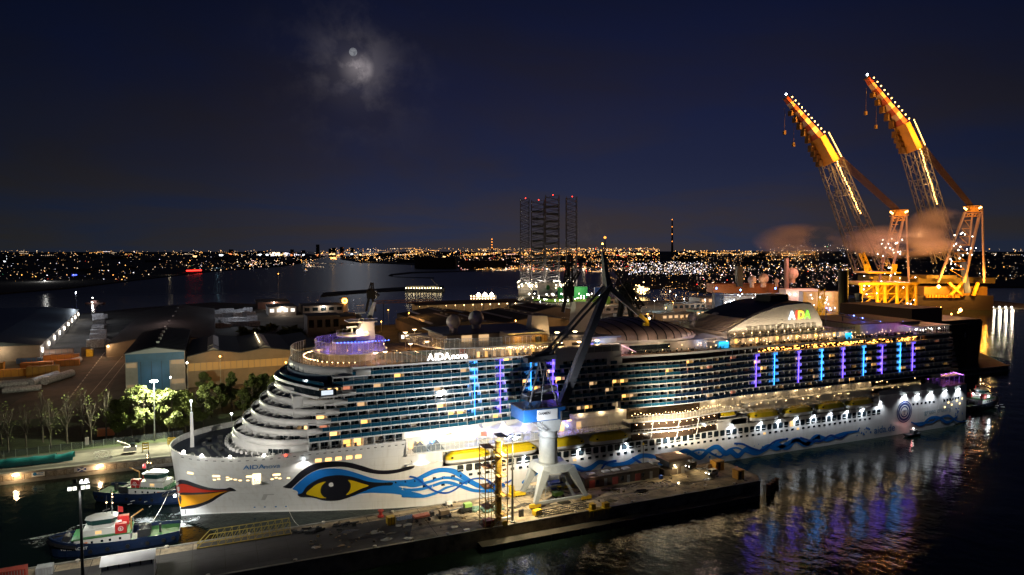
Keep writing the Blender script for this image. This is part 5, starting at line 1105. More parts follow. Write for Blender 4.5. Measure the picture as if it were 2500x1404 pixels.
lamp((150, -36, 10.6), 75000, (1, .84, .62), .4, (166, -23, 30), 130, .8); lamp((154.6, -38.6, 9.0), 900, (1, .80, .46), .3, (158, -43, 4.5), 140, .7); lamp((141.6, -39.8, 8.8), 900, (1, .76, .42), .3, (139, -46, 4.5), 140, .8)  # first flood is added over the hut roof to brighten the balconies
m = MB(); m.rod((138.4, -33.4, 4.5), (138.4, -33.4, 14.2), .1, 6); tg = thing('jetty_lamp_post', 'thin lamp post behind the cabin row with a dull yellow head', 'lamp post', (138.4, -33.4, 4.5)); m.build('pole', DARK, tg); MB().lathe([(.1, 13.9), (.45, 14.3), (.1, 14.8)], 138.4, -33.4, 8).build('lamp_head', YEL, tg)
tg = thing('wall_block', 'pale roofed kiosk between the cabin row and the hut', 'kiosk', (141, -35, 4.5)); MB().box(140.4, -36, 4.5, 142.4, -33.6, 8.6).build('wall', CREAM, tg); MB().box(140, -36.4, 8.6, 142.8, -33.2, 8.9).build('roof', SW, tg)
def van(name, label, cat, x, y, rz, c):
    t = thing(name, label, cat, (0, 0, 0))
    L = 4.4; b = MB(); pr = [(-2.2, .45), (2.15, .45), (2.2, .95), (1.35, 1.15), (.75, 1.85), (-1.5, 1.9), (-2.2, 1.2)]
    b.loft([[(px, yy * (.92 if pz > 1.3 else 1), pz) for px, pz in pr] for yy in (-.9, .9)]); b.build('body', mat(name + '_paint', c, .3), t, local=True)
    w = MB(); w.add([(1.30, -.78, 1.2), (1.30, .78, 1.2), (.80, .72, 1.78), (.80, -.72, 1.78)], [(0, 1, 2, 3)]); w.v = [(a + .03, bb, cc + .03) for a, bb, cc in w.v]; w.build('windscreen', GLASSD, t, local=True)
    for yy in (-.91, .91): MB().add([(-1.3, yy * .98, 1.22), (.95, yy * .98, 1.22), (.6, yy * .94, 1.76), (-1.2, yy * .94, 1.76)], [(0, 1, 2, 3)]).build('side_window', GLASSD, t, local=True)
    for px in (-1.4, 1.4):
        for yy in (-.85, .85):
            w = MB().rod((px, yy - .1, .33), (px, yy + .1, .33), .33, 12).build('wheel', BLACK, t, local=True); MB().rod((px, yy - .11, .33), (px, yy + .11, .33), .18, 8).build('rim', STEEL, w, local=True)
    for yy in (-.65, .65): MB().obox((2.2, yy, .75), .08, .3, .18).build('headlight', WHT, t, local=True); MB().obox((-2.2, yy, .95), .08, .2, .3).build('tail_light', REDL, t, local=True)
    t.location = (x, y, 4.51); t.rotation_euler = (0, 0, rz); return t
van('parked_car', 'white estate car parked alone on the lit end of the jetty', 'car', 158.2, -43.6, pi + .15, (.6, .6, .58))
van('parked_van', 'dark van with headlamps on behind the control hut', 'van', 157.0, -34.6, pi + .3, (.03, .03, .035))
for x, y, sx, sy, sz, lab in ((163.4, -40, 3.6, 2.8, 3.0, 'open sided yellow box shelter at the far corner of the jetty end'), (163.8, -49.6, 2.6, 2.6, 2.8, 'closed yellow steel box at the near corner of the jetty end')):
    tg = thing('yellow_box', lab, 'box', (x, y, 4.5)); MB().obox((x, y, 4.5), sx, sy, sz, .05).build('body', mat('ochre_paint', (.5, .25, .02), .55, var=.3, scale=.8), tg); MB().obox((x, y, 4.5 + sz), sx + .3, sy + .3, .15, .05).build('lid', mat('ochre_paint', (.5, .25, .02)), tg); MB().obox((x - .3, y - sy / 2 - .02, 4.6), 1.0, .08, sz - .4, .05).build('door', DARK, tg)
tg = thing('wire_hoarding', 'grey wire panel leaning by the yellow shelter', 'panel', (160.6, -39.6, 4.5)); MB().obox((160.6, -39.6, 4.5), 2.2, .1, 2.0, .3).build('sheet', STEEL, tg)
tg = thing('life_ring_post', 'short post carrying a red and white life ring at the jetty end', 'post', (166.5, -46, 4.5)); MB().rod((166.5, -46, 4.5), (166.5, -46, 6.4), .06, 5).build('pole', STEEL, tg); MB().ball((166.5, -46, 6.6), .4, 8, 6).build('ring', mat('ring_white', (.7, .3, .25), .5), tg)
# machines and loads in the floodlit area
def wheels(t, pts, r, z=4.5):
    for x, y in pts: MB().rod((x, y - .18, z + r), (x, y + .18, z + r), r, 12).build('wheel', BLACK, t)
tg = thing('crate', 'bright yellow steel crate standing alone on the dark paving', 'crate', (52.4, -41, 4.5)); MB().obox((52.4, -41, 4.5), 2.0, 2.0, 2.0, .1).build('body', YEL, tg)
fr_ = MB()
for dx in (-.9, 0, .9): fr_.obox((52.4 + dx, -42.02, 4.5), .12, .1, 2.1, .1)
fr_.build('frame', DARK, tg)
tg = thing('flat_trailer', 'flat trailer loaded with rust red steel sheets', 'trailer', (60.5, -42, 4.5)); MB().obox((60.8, -42, 5.3), 5.0, 2.2, .25, .05).build('bed', DARK, tg); MB().obox((60.6, -42, 5.55), 4.4, 2.0, .5, .12).build('load', mat('rust_red', (.32, .09, .05), .7, var=.4, scale=1.5), tg); MB().obox((63.6, -42, 5.5), .9, 1.6, 1.0).build('gearbox', DARK, tg); wheels(tg, [(59, -43.1), (62.5, -43.1), (59, -41), (62.5, -41)], .42)
tg = thing('tow_trailer', 'low trailer with a brown boxed load next to the rust red sheets', 'trailer', (67, -42.6, 4.5)); MB().obox((66.8, -42.6, 5.2), 3.8, 1.8, .25, .05).build('bed', DARK, tg); MB().obox((66.9, -42.6, 5.45), 2.6, 1.6, 1.2, .05).build('load', mat('box_brown', (.22, .16, .10), .8), tg); wheels(tg, [(65.4, -43.4), (68.3, -43.4)], .42)
tg = thing('boom_lift', 'pale green boom lift with its arm stretched low over the jetty', 'machine', (73.4, -41.5, 4.5)); MB().obox((73.6, -41.4, 5.1), 3.2, 1.7, .9, .05).build('chassis', DARK, tg); MB().obox((74.2, -41.4, 5.9), 2.2, 1.5, 1.1, .05).build('engine_cover', mat('pale_green', (.25, .45, .12), .5), tg); MB().bar((73, -41.4, 6.1), (68.8, -41.6, 5.7), .3, .3).build('arm', STEEL, tg); wheels(tg, [(72.5, -42.3), (74.8, -42.3), (72.5, -40.5), (74.8, -40.5)], .45)
tg = thing('ladder_rack', 'blue steel ladder rack lying between the yellow crate and the trailers', 'rack', (56.6, -39.6, 4.5)); l = MB(); l.truss((54.4, -39.8, 5.0), (59, -39.4, 5.0), .8, .6, 6, .07); l.build('frame', mat('rack_blue', (.03, .08, .22), .5), tg)
tg = thing('red_capstan', 'red mooring capstan at the water edge of the jetty', 'capstan', (51, -35.2, 4.5)); MB().lathe([(.9, 4.5), (.9, 4.9), (.5, 5.1), (.45, 6.0), (.8, 6.2), (.8, 6.4)], 51, -35.2, 12).build('drum', mat('red_paint', (.35, .03, .02)), tg)
tg = thing('white_generator', 'small white wheeled generator close to the hull', 'generator', (70.8, -35, 4.5)); MB().obox((70.8, -35, 4.9), 1.8, 1.1, 1.0, .1).build('body', WHITE, tg); wheels(tg, [(70.2, -35.6), (71.4, -35.6)], .3)
tg = thing('scaffold_stack', 'tangle of grey scaffold frames under the crane portal', 'scaffold', (97, -38.5, 4.5)); sm = MB()
for i in range(26):
    x, y = rnd.uniform(94.5, 99.5), rnd.uniform(-40.5, -36); sm.rod((x, y, 4.5), (x + rnd.uniform(-.4, .4), y, 8.2), .05, 4); sm.rod((x, y, rnd.uniform(5, 8)), (x + rnd.uniform(-2, 2), y + rnd.uniform(-1, 1), rnd.uniform(5, 8)), .05, 4)
sm.build('tubes', STEEL, tg, kind='stuff'); MB().obox((97, -37.6, 8.1), 3.4, 2.2, .15, .1).build('platform', mat('ply', (.42, .34, .22), .8), tg)
tg = thing('mobile_stair', 'grey mobile boarding stair leaning to the hull under the crane', 'stair', (101, -34, 4.5)); sm = MB(); sm.truss((98.6, -36.4, 5), (104.5, -32.5, 11), 1.2, .9, 9, .07); sm.rod((104.5, -32.5, 11), (104.5, -32.5, 4.5), .1, 5); sm.build('frame', STEEL, tg)
tg = thing('blue_skip', 'blue steel waste skip behind the crane legs', 'skip', (105.4, -34.2, 4.5)); MB().loft([[(104, -35.2, 4.5), (107, -35.2, 4.5), (107, -33.2, 4.5), (104, -33.2, 4.5)], [(103.4, -35.6, 6.6), (107.6, -35.6, 6.6), (107.6, -32.8, 6.6), (103.4, -32.8, 6.6)]]).build('body', mat('skip_blue', (.02, .07, .35), .5), tg)
tg = thing('grey_container', 'grey container with a dark open end behind the right crane leg', 'container', (109.4, -34.6, 4.5)); MB().obox((109.6, -34.6, 4.5), 5.2, 2.5, 3.4, -.35).build('body', mat('container_tan', (.30, .29, .22), .7, var=.3, scale=.5), tg); MB().obox((107.0, -35.0, 4.8), .2, 2, 2.8, -.35).build('door', BLACK, tg)
tg = thing('telehandler', 'lime green telehandler parked between the crane legs', 'machine', (103, -41.5, 4.5)); MB().obox((102.6, -41.5, 5.2), 3.0, 1.7, 1.1, .15).build('body', mat('lime_green', (.16, .40, .05), .45), tg); MB().obox((103.4, -41.0, 6.2), 1.2, 1.0, 1.3, .15).build('cab', GLASSD, tg); MB().bar((103.6, -42.0, 6.3), (106.4, -41.6, 5.2), .4, .4).build('boom', DARK, tg); wheels(tg, [(101.6, -42.3), (103.9, -42.3), (101.6, -40.7), (103.9, -40.7)], .5)
tg = thing('yellow_jack', 'yellow hydraulic jack frame by the left far crane foot', 'machine', (91.4, -34.8, 4.5)); MB().obox((91.6, -35, 4.5), 4.4, 1.8, .8, .2).build('base', YEL, tg); MB().obox((90.6, -34.6, 5.3), 1.2, 1.2, 2.2, .3).build('tower', YEL, tg); MB().bar((92, -35, 5.4), (88.8, -34.4, 8.2), .35, .35).build('arm', YEL, tg)
tg = thing('net_pile', 'pile of dull green netting behind the yellow tower', 'netting', (79.5, -43, 4.5)); nm_ = MB()
for i in range(12): nm_.ball((rnd.uniform(75.5, 84), rnd.uniform(-43.5, -40.5), 4.7), rnd.uniform(.8, 1.5), 7, 5, .6)
nm_.build('heap', mat('net_green', (.10, .17, .13), .9, var=.5, scale=3, bump=.1), tg, kind='stuff')
tg = thing('white_cabinet', 'small white electrical cabinet beside the lamp mast foot', 'cabinet', (80.9, -52.6, 4.5)); MB().obox((81.6, -51.2, 4.5), 3.0, 1.0, .9).build('body', WHITE, tg)
tg = thing('black_cabinet', 'pair of narrow black cabinets right of the lamp mast', 'cabinet', (86.6, -50.6, 4.5)); MB().obox((86.2, -50.6, 4.5), .6, .6, 1.9).build('body', BLACK, tg); MB().obox((87.0, -50.5, 4.5), .6, .6, 1.9).build('body', BLACK, tg)
tg = thing('scrap_heap', 'heap of pale scrap wood and rubble in the lamplight by the hut', 'rubble', (137.5, -46, 4.5)); sm = MB()
for i in range(70): sm.obox((rnd.gauss(137.5, 2.4), rnd.gauss(-45.5, 1.2), 4.5), rnd.uniform(.2, 1.4), rnd.uniform(.1, .4), rnd.uniform(.08, .4), rnd.uniform(0, 3))
sm.build('pieces', mat('pale_wood', (.42, .37, .30), .9, var=.4, scale=1), tg, kind='stuff')
sm = MB()
for i in range(40): sm.obox((rnd.uniform(118, 134), rnd.gauss(-41.5, .8), 4.5), rnd.uniform(.5, 3), rnd.uniform(.05, .2), rnd.uniform(.05, .3), rnd.uniform(-.3, .3))
tag(sm.build('timber_litter', mat('old_wood', (.12, .09, .07), .9), kind='stuff'), 'dark timber offcuts strewn before the cabin row', 'timber')
tg = thing('blue_bin', 'small blue wheeled bin left of the hut', 'bin', (140.6, -40.2, 4.5)); MB().obox((140.6, -40.2, 4.6), 1.1, .9, 1.1, .2).build('body', mat('skip_blue', (.02, .07, .35)), tg); wheels(tg, [(140.3, -40.6), (140.9, -40.6)], .15)
sm = MB()
for i in range(30): sm.obox((rnd.uniform(28, 44), rnd.gauss(-37.5, 1.0), 4.5), rnd.uniform(.6, 3), rnd.uniform(.1, .5), rnd.uniform(.1, .9), rnd.uniform(-.5, .5))
tag(sm.build('rigging_gear', DARK, kind='stuff'), 'dark rigging gear and chains heaped beside the lattice gangway', 'gear')
for i, (a, b) in enumerate((((28.5, -12, 3.0), (29.8, -33.6, 4.7)), ((-1.5, -1, 12), (-7, -11, 3.0)), ((-2, 2, 11.5), (-6, 12, 3.2)))):
    m = MB(); prev = V(a)
    for k in range(1, 9):
        p = V(a).lerp(V(b), k / 8); p.z -= 1.2 * sin(pi * k / 8); m.rod(prev, p, .05, 4); prev = p
    tag(m.build('mooring_rope', mat('rope', (.5, .47, .38), .8)), ('slack mooring rope from the hull down to the jetty', 'tow line from the bow to the near tug', 'tow line from the bow to the tug behind')[i], 'rope')

# ------------------------------------------------------------------ tugs and small craft
NAVY = mat('navy_hull', (.007, .018, .055), .4, var=.25, scale=.5); GDK = mat('green_deck', (.035, .13, .03), .6, var=.3, scale=.8); TUGW = mat('tug_white', (.66, .66, .62), .4); TGR = mat('tug_green', (.03, .17, .05), .5); TRED = mat('tug_red', (.45, .02, .02), .4)
def make_tug(label, loc, rz, lit, name=''):
    t = thing('tugboat', label, 'tug')
    def half(u):
        return 5.3 * (1 - max(0, (u - .2) / .8) ** 2.3) ** .6 * (1 - .22 * max(0, (-u - .45) / .55) ** 2)
    us = [-1, -.9, -.75, -.5, -.2, .1, .35, .55, .72, .85, .94, 1.0]; rings = []
    for u in us:
        h = max(half(u), .12); x = 15 * u; zt = 2.5 + 1.9 * max(0, (u + .1) / 1.1) ** 1.6
        rings.append([(x, -h, zt), (x * .985, -h * .95, .8), (x * .95, -h * .7, -.8), (x * .95, h * .7, -.8), (x * .985, h * .95, .8), (x, h, zt)])
    MB().loft(rings).build('hull', NAVY, t, local=True)
    d = MB(); n = len(us); dv = [(r[0][0] * .99, r[0][1] * .9, r[0][2] - .55) for r in rings] + [(r[5][0] * .99, r[5][1] * .9, r[5][2] - .55) for r in rings]
    d2 = MB(); zt = [r[0][2] for r in rings]
    d.add([(r[0][0] * .985, r[0][1] * .93, r[0][2] + .04) for r in rings[:4]] + [(r[5][0] * .985, r[5][1] * .93, r[5][2] + .04) for r in rings[:4]], [(i, i + 1, 5 + i, 4 + i) for i in range(3)]); d.build('deck', GDK, t, local=True)
    bw = MB()
    for k in (0, 5):
        for i in range(n - 1): a, b = V(rings[i][k]), V(rings[i + 1][k]); bw.add([a, b, b + V((0, 0, .9)), a + V((0, 0, .9)), a * .97 + V((0, 0, .9 + a.z * .03)), b * .97 + V((0, 0, .9 + b.z * .03))], [(0, 1, 2, 3), (3, 2, 5, 4)])
    bw.build('bulwark', NAVY, t, local=True)
    f = MB()
    for i in range(7, n - 1):
        for k in (0, 5): f.rod(V(rings[i][k]) + V((.1, 0, -.2)), V(rings[i + 1][k]) + V((.1, 0, -.2)), .55, 7)
    f.build('bow_fender', BLACK, t, local=True)
    MB().box(-3.5, -3.7, 2.4, 9, 3.7, 4.6).build('deckhouse', TUGW, t, local=True); MB().box(-3.8, -3.9, 4.6, 9.6, 3.9, 4.85).build('boat_deck', TGR, t, local=True); MB().box(-1.0, -2.8, 4.85, 7.2, 2.8, 6.4).build('upper_house', TUGW, t, local=True)
    b = [(1.2, -2.0), (4.8, -2.0), (6.0, -.9), (6.0, .9), (4.8, 2.0), (1.2, 2.0), (.4, 1.2), (.4, -1.2)]; c = V((3.2, 0))
    e = [((p[0] - 3.2) * 1.25 + 3.2, p[1] * 1.25) for p in b]; w8 = [((p[0] - 3.2) * 1.12 + 3.2, p[1] * 1.12) for p in b]
    MB().loft([[(x, y, 6.4) for x, y in b], [(x, y, 7.3) for x, y in w8]]).build('wheelhouse', TUGW, t, local=True)
    MB().loft([[(x, y, 7.3) for x, y in w8], [(x, y, 8.7) for x, y in e]]).build('wheelhouse_window', mat('tug_glass', (.02, .06, .055), .1, spec=.8), t, local=True)
    mm = MB()
    for (x, y), (x2, y2) in zip(w8, e): mm.rod((x * 1.001, y * 1.02, 7.3), (x2, y2 * 1.02, 8.75), .11, 4)
    mm.build('window_mullions', TUGW, t, kind='stuff', local=True)
    MB().loft([[((p[0] - 3.2) * 1.05 + 3.2, p[1] * 1.05, 8.7) for p in e], [((p[0] - 3.2) * .8 + 3.2, p[1] * .8, 9.1) for p in e]]).build('wheelhouse_roof', TUGW, t, local=True)
    tyre = None
    for i in range(1, 7):
        for k in (0, 5):
            p_ = rings[i][k]; m_ = MB(); m_.lathe([(.25, -.14), (.5, -.14), (.5, .14), (.25, .14)], 0, 0, 12); m_.v = [(a, c, b) for a, b, c in m_.v]
            tyre = m_.build('tyre_fender', BLACK, t, local=True) if tyre is None else part(tyre, t); tyre.location = (p_[0], p_[1] * 1.03, 1.9)
    for s in (-1, 1):
        MB().box(3.0, s * 2.82 - .02, 5.2, 4.4, s * 2.82 + .02, 6.0).build('lit_window', DIMW, t, local=True)
        fu = MB().box(-2.7, s * 2.9 - .8, 4.85, -.1, s * 2.9 + .8, 7.3).build('funnel', TRED, t, local=True)
        MB().rod((-1.4, s * 3.71, 6.1), (-1.4, s * 3.75, 6.1), .62, 16).build('badge', TUGW, fu, local=True)
        MB().rod((-1.4, s * 3.75, 6.1), (-1.4, s * 3.78, 6.1), .46, 16).build('badge_centre', TRED, fu, local=True)
        vs_, fs_ = text_mesh('B', .75, .03); MB().add([(-1.4 + s * (-.0) + (-s) * (a - .25), s * 3.80, 5.83 + bb) for a, bb in vs_], fs_).build('lettering', TUGW, fu, local=True)
        for px in (-1.5, .8, 2.6, 4.8): MB().box(px, s * 3.72 - .02, 3.3, px + .55, s * 3.72 + .02, 3.9).build('porthole', GLASSD, t, local=True)
        MB().lathe([(.38, 0), (.45, .12), (.38, .24)], 0, 0, 12).build('lifebuoy', mat('buoy_orange', (.7, .2, .05), .5), t, local=True).location = (6.4, s * 3.8, 3.6)
        t.children[-1].rotation_euler = (pi / 2, 0, 0)
    ms = MB(); ms.rod((.9, 0, 8.9), (.9, 0, 15.5), .14, 6); ms.rod((.9, -1.2, 12.5), (.9, 1.2, 12.5), .07, 4); ms.rod((.9, -.8, 14), (.9, .8, 14), .06, 4); ms.rod((2.2, -1, 9.1), (2.2, -1, 13.8), .06, 4); ms.obox((2.2, 0, 10.2), 1.8, .25, .25, .6); ms.build('mast', DARK, t, local=True)
    ml = MB()
    for z in (11.8, 13.4, 14.2): ml.octa((.8, -.4, z), .2)
    ml.octa((2.2, -1, 11.9), .2); ml.build('mast_lamps', WARM, t, kind='stuff', local=True)
    cr = MB(); cr.rod((-3.6, 1.8, 4.9), (-3.6, 1.8, 8.0), .2, 6); cr.bar((-3.6, 1.8, 8), (-6.4, 1.0, 9.6), .3, .3); cr.build('deck_crane', mat('crane_orange', (.4, .2, .06), .5), t, local=True)
    wn_ = MB(); wn_.rod((-6.5, -1.6, 3.4), (-6.5, 1.6, 3.4), 1.1, 12); wn_.box(-8, -2.2, 2.5, -5, -1.6, 4.4); wn_.box(-8, 1.6, 2.5, -5, 2.2, 4.4); wn_.build('tow_winch', DARK, t, local=True)
    wf2 = MB(); wf2.rod((11, -1.3, 4.4), (11, 1.3, 4.4), .9, 12); wf2.build('bow_winch', DARK, t, local=True)
    hk = MB(); hk.box(-10.5, -.6, 2.5, -10, .6, 4.6); hk.build('tow_post', DARK, t, local=True)
    fl_ = MB(); fl_.rod((-.6, .8, 8.9), (-.6, .8, 11.4), .05, 4); fl_.build('flag_staff', STEEL, t, local=True); MB().add([(-.6, .8, 9.6), (-1.8, .9, 9.4), (-1.7, .7, 10.8), (-.6, .8, 11.2)], [(0, 1, 2, 3)]).build('flag', TRED, t, local=True)
    posts([(-3.6, -3.8), (9.4, -3.8)], 4.85, 1.0, 1.3).build('boat_deck_rail', TUGW, t, kind='stuff', local=True)
    if name:
        vs_, fs_ = text_mesh(name, 1.15, .02)
        vs_ = [(12.6 - a * 0 - (6.2 - a), b) for a, b in vs_]
        def side(x): return max(half(x / 15), .12) * .985 + .10
        MB().add([(9.2 + (1 if lit > 5 else 1) * 0 - (x - 9.2) + 0, side(9.2 - (x - 9.2)), 2.55 + b * .9) for x, b in vs_], [f[::-1] for f in fs_]).build('lettering', TUGW, t, local=True)
    t.location = loc; t.rotation_euler = (0, 0, rz)
    M_ = t.matrix_basis
    ca, sa = cos(rz), sin(rz); G_ = lambda x, y, z: (loc[0] + x * ca - y * sa, loc[1] + x * sa + y * ca, loc[2] + z)
    lamp(G_(-2.2, 0, 10.2), 260 * lit, (.9, 1, .92), .3); lamp(G_(9.5, 0, 8.0), 120 * lit, (.95, 1, .95), .3); lamp(G_(-9, 0, 7.5), 130 * lit, (.95, 1, .95), .3)
    return t, G_
g1, G1 = make_tug('navy and white tugboat nearest the camera with a bright green deck and red funnel', (-14.6, -16.4, 0), pi, 3.2, 'VB KRACHT')
g2, G2 = make_tug('navy tugboat half hidden behind the ship bow', (-10.4, 19.4, 0), -.52, 1.2)
g3, G3 = make_tug('dark tugboat pushing at the stern with three white deck lamps', (356, -4.5, 0), .12, .35)
for y in (-3.4, 0, 3.4): p = G3(-2, y - 2, 6.8); MB().octa(p, .45).build('tug_lamp', COOL).parent = None
for o in [o for o in col.objects if o.name.startswith('tug_lamp')]: o.parent = g3; o.matrix_parent_inverse = g3.matrix_basis.inverted()
lamp(G3(-2, -6, 6.5), 500, (.85, .93, 1), .3)
sl_ = MB().obox((-1.0, -10.2, 9.4), .6, .6, .5).build('foam_fill_light', COOL); sl_.parent = g1; sl_.matrix_parent_inverse = g1.matrix_basis.inverted()  # lamp box added with its spots to brighten the white water
lamp((-5, -12, 9.6), 16000, (.92, .97, 1), .5, (-3.0, -3, 0), 80, .7); lamp((-6, 16, 10), 16000, (.92, .97, 1), .5, (-1, 26, 0), 100, .7)
tg = thing('work_boat', 'small dark work boat close under the ship side near the painted web address', 'boat', (278, -27, 0))
rg = []
for u in (-1, -.7, -.2, .3, .7, 1): h = 1.5 * (1 - max(0, u) ** 2.5) + .05; rg.append([(278 + 4.6 * u, -27 - h, 1.1), (278 + 4.4 * u, -27, -.3), (278 + 4.6 * u, -27 + h, 1.1)])
MB().loft(rg).build('hull', DARK, tg); MB().box(277, -27.9, 1.0, 279.4, -26.1, 2.6).build('cabin', STEEL, tg); MB().octa((278, -27, 3.2), .3).build('deck_lamp', WHT, tg); lamp((278, -26.2, 3.6), 90, (1, .3, .3), .2)
tt = thing('work_boat', 'low dark boat with two lit openings lying astern beside the tug', 'boat', (352, -13, 0)); rg = []
for u in (-1, -.5, 0, .5, 1): h = 2.2 * (1 - abs(u) ** 3) + .1; rg.append([(346 + 8 * u, 14 - h, 2.0), (346 + 8 * u, 14, -.4), (346 + 8 * u, 14 + h, 2.0)])
MB().loft(rg).build('hull', DARK, tt); MB().box(343, 12.5, 2, 349, 15.5, 4.4).build('cabin', DARK, tt)
# lamp glare on the water round the tugs, put into white foam sheets
def glare_foam_mat():
    m = bpy.data.materials.new('white_glare_foam'); m.use_nodes = True; nt = m.node_tree; p = nt.nodes['Principled BSDF']; p.inputs['Base Color'].default_value = (.75, .80, .80, 1); p.inputs['Roughness'].default_value = .35
    tc = nt.nodes.new('ShaderNodeTexCoord'); n = nt.nodes.new('ShaderNodeTexNoise'); n.inputs['Scale'].default_value = .9; n.inputs['Detail'].default_value = 7; n.inputs['Roughness'].default_value = .72; n.inputs['Distortion'].default_value = 1.2
    nt.links.new(tc.outputs['Object'], n.inputs['Vector']); g = nt.nodes.new('ShaderNodeTexNoise'); g.inputs['Scale'].default_value = .10; nt.links.new(tc.outputs['Object'], g.inputs['Vector'])
    mu = nt.nodes.new('ShaderNodeMath'); mu.operation = 'MULTIPLY'; nt.links.new(n.outputs[0], mu.inputs[0]); nt.links.new(g.outputs[0], mu.inputs[1])
    r = nt.nodes.new('ShaderNodeValToRGB'); r.color_ramp.elements[0].position = .225; r.color_ramp.elements[1].position = .32; r.color_ramp.elements[1].color = (.8, .8, .8, 1); nt.links.new(mu.outputs[0], r.inputs[0]); nt.links.new(r.outputs[0], p.inputs['Alpha'])
    return m
GLARE_FOAM = glare_foam_mat()
for i, (cx_, cy_, a_, b_, rz_) in enumerate(((-3.5, -3.5, 7.5, 7, .2), (-2, 27, 9, 10, .5), (-24, -2, 15, 5, .25))):
    mb = MB(); k = 26; vs_ = [(0, 0, 0)]
    for i_ in range(k): q = 1 + .22 * sin(i_ * 2.1) + .15 * cos(i_ * 3.7); x_, y_ = a_ * q * cos(2 * pi * i_ / k), b_ * q * sin(2 * pi * i_ / k); vs_.append((x_ * cos(rz_) - y_ * sin(rz_), x_ * sin(rz_) + y_ * cos(rz_), 0))
    mb.add(vs_, [(0, j + 1, (j + 1) % k + 1) for j in range(k)]); o_ = mb.build('glare_foam', GLARE_FOAM, kind='stuff'); o_.location = (cx_, cy_, .05 + .004 * i)
# ------------------------------------------------------------------ far quay and yard
def quay_lamp(x, lab):
    t = thing('wall_lamp', lab, 'lamp', (x, 53, 3)); MB().box(x - .9, 52.2, 2.95, x + .9, 52.6, 3.2).build('lamp_head', em('wall_lamp_glow', (1, .72, .42), 26), t)
    lamp((x, 51.9, 2.9), 900, (1, .64, .32), .4); lamp((x, 51.0, 3.4), 700, (1, .66, .34), .4)
quay_lamp(-51.7, 'glaring wall lamp on the far quay left of the blue wave sign'); quay_lamp(-27.4, 'glaring wall lamp on the far quay right of the saltire flag sign')
tg = thing('quay_sign', 'white sign with a blue wave mark on the far quay wall', 'sign', (-45.5, 53, 2.2)); MB().box(-47.4, 53.0, 1.6, -43.7, 53.1, 3.3).build('board', mat('sign_white_board', (.7, .7, .68), .5), tg)
m = MB(); m.lathe([(.55, 0), (.55, .03)], 0, 0, 16); m.v = [(-46.5 + a, 52.98 - c, 2.5 + b) for a, b, c in m.v]; m.box(-46.1, 52.95, 2.1, -44.9, 52.98, 2.35); m.box(-45.5, 52.95, 2.6, -44.1, 52.98, 2.85); m.box(-45.6, 52.95, 2.1, -44.1, 52.98, 2.25); m.build('mark', NAMB, tg)
tg = thing('quay_sign', 'long sign with a blue saltire flag and faded letters on the far quay wall', 'sign', (-31.5, 53, 2.2)); MB().box(-35.2, 53.0, 1.6, -27.9, 53.1, 3.2).build('board', mat('sign_grey_board', (.42, .40, .38), .6), tg); MB().box(-34.2, 52.96, 1.6, -31.6, 53.0, 3.2).build('flag', mat('flag_blue', (.02, .05, .22), .5), tg)
m = MB(); m.bar((-34.2, 52.94, 1.65), (-31.6, 52.94, 3.15), .04, .3); m.bar((-34.2, 52.92, 3.15), (-31.6, 52.92, 1.65), .04, .3); m.build('cross', mat('sign_white_board', (.7, .7, .68)), tg)
MB().quad((-420, 60, 3.204), (-8, 60, 3.204), (30, 72, 3.204), (-420, 72, 3.204)).build('quay_road', mat('quay_road', (.16, .145, .12), .9, var=.45, scale=.15, bump=.05), kind='structure')
MB().quad((-300, 76, 3.208), (120, 76, 3.208), (60, 160, 3.208), (-300, 140, 3.208)).build('grass', mat('rough_grass', (.03, .042, .014)), kind='structure')
MB().quad((-82, 140, 3.212), (-40, 140, 3.212), (-50, 420, 3.212), (-74, 420, 3.212)).build('yard_road', mat('yard_road', (.10, .075, .055), .9, var=.4, scale=.1, bump=.05), kind='structure')
rm = MB()
for i in range(22): y = 148 + i * 9.6; x = -56.6 - 7.2 * i / 21; rm.obox((x, y, 3.216), .55, 6.0, .12, .03)
for x in (-50, -45): rm.box(x, 190, 3.216, x + .25, 345, 3.22)
rm.build('road_marking', mat('worn_white', (.55, .50, .42), .8, var=.4, scale=.4), kind='structure')
pv = MB(); pv.quad((-25, 190, 3.206), (60, 190, 3.206), (60, 235, 3.206), (-25, 245, 3.206)); pv.build('yard_paving', mat('yard_paving', (.20, .13, .05), .9, var=.4, scale=.2), kind='structure')
# flood mast in the trees
t = thing('flood_mast', 'tall mast with a glaring white floodlight cluster among the trees', 'lamp post', (-12.4, 79, 3.2)); MB().rod((-12.4, 79, 3.2), (-12.0, 79, 26.8), .28, 8, .15).build('pole', STEEL, t); MB().obox((-12, 79, 26.6), 2.4, 1.2, .3).build('crossarm', STEEL, t)
for dx in (-.9, -.3, .3, .9): MB().octa((-12 + dx, 78.4, 26.9), .5).build('floodlight', em('flood_white', (.95, 1, .9), 60), t)
lamp((-12, 77.6, 27.4), 90000, (1, 1, .66), .4); lamp((-12, 80.4, 27.4), 60000, (1, 1, .68), .4); lamp((-9, 70, 14), 900, (1, .95, .8), .4)
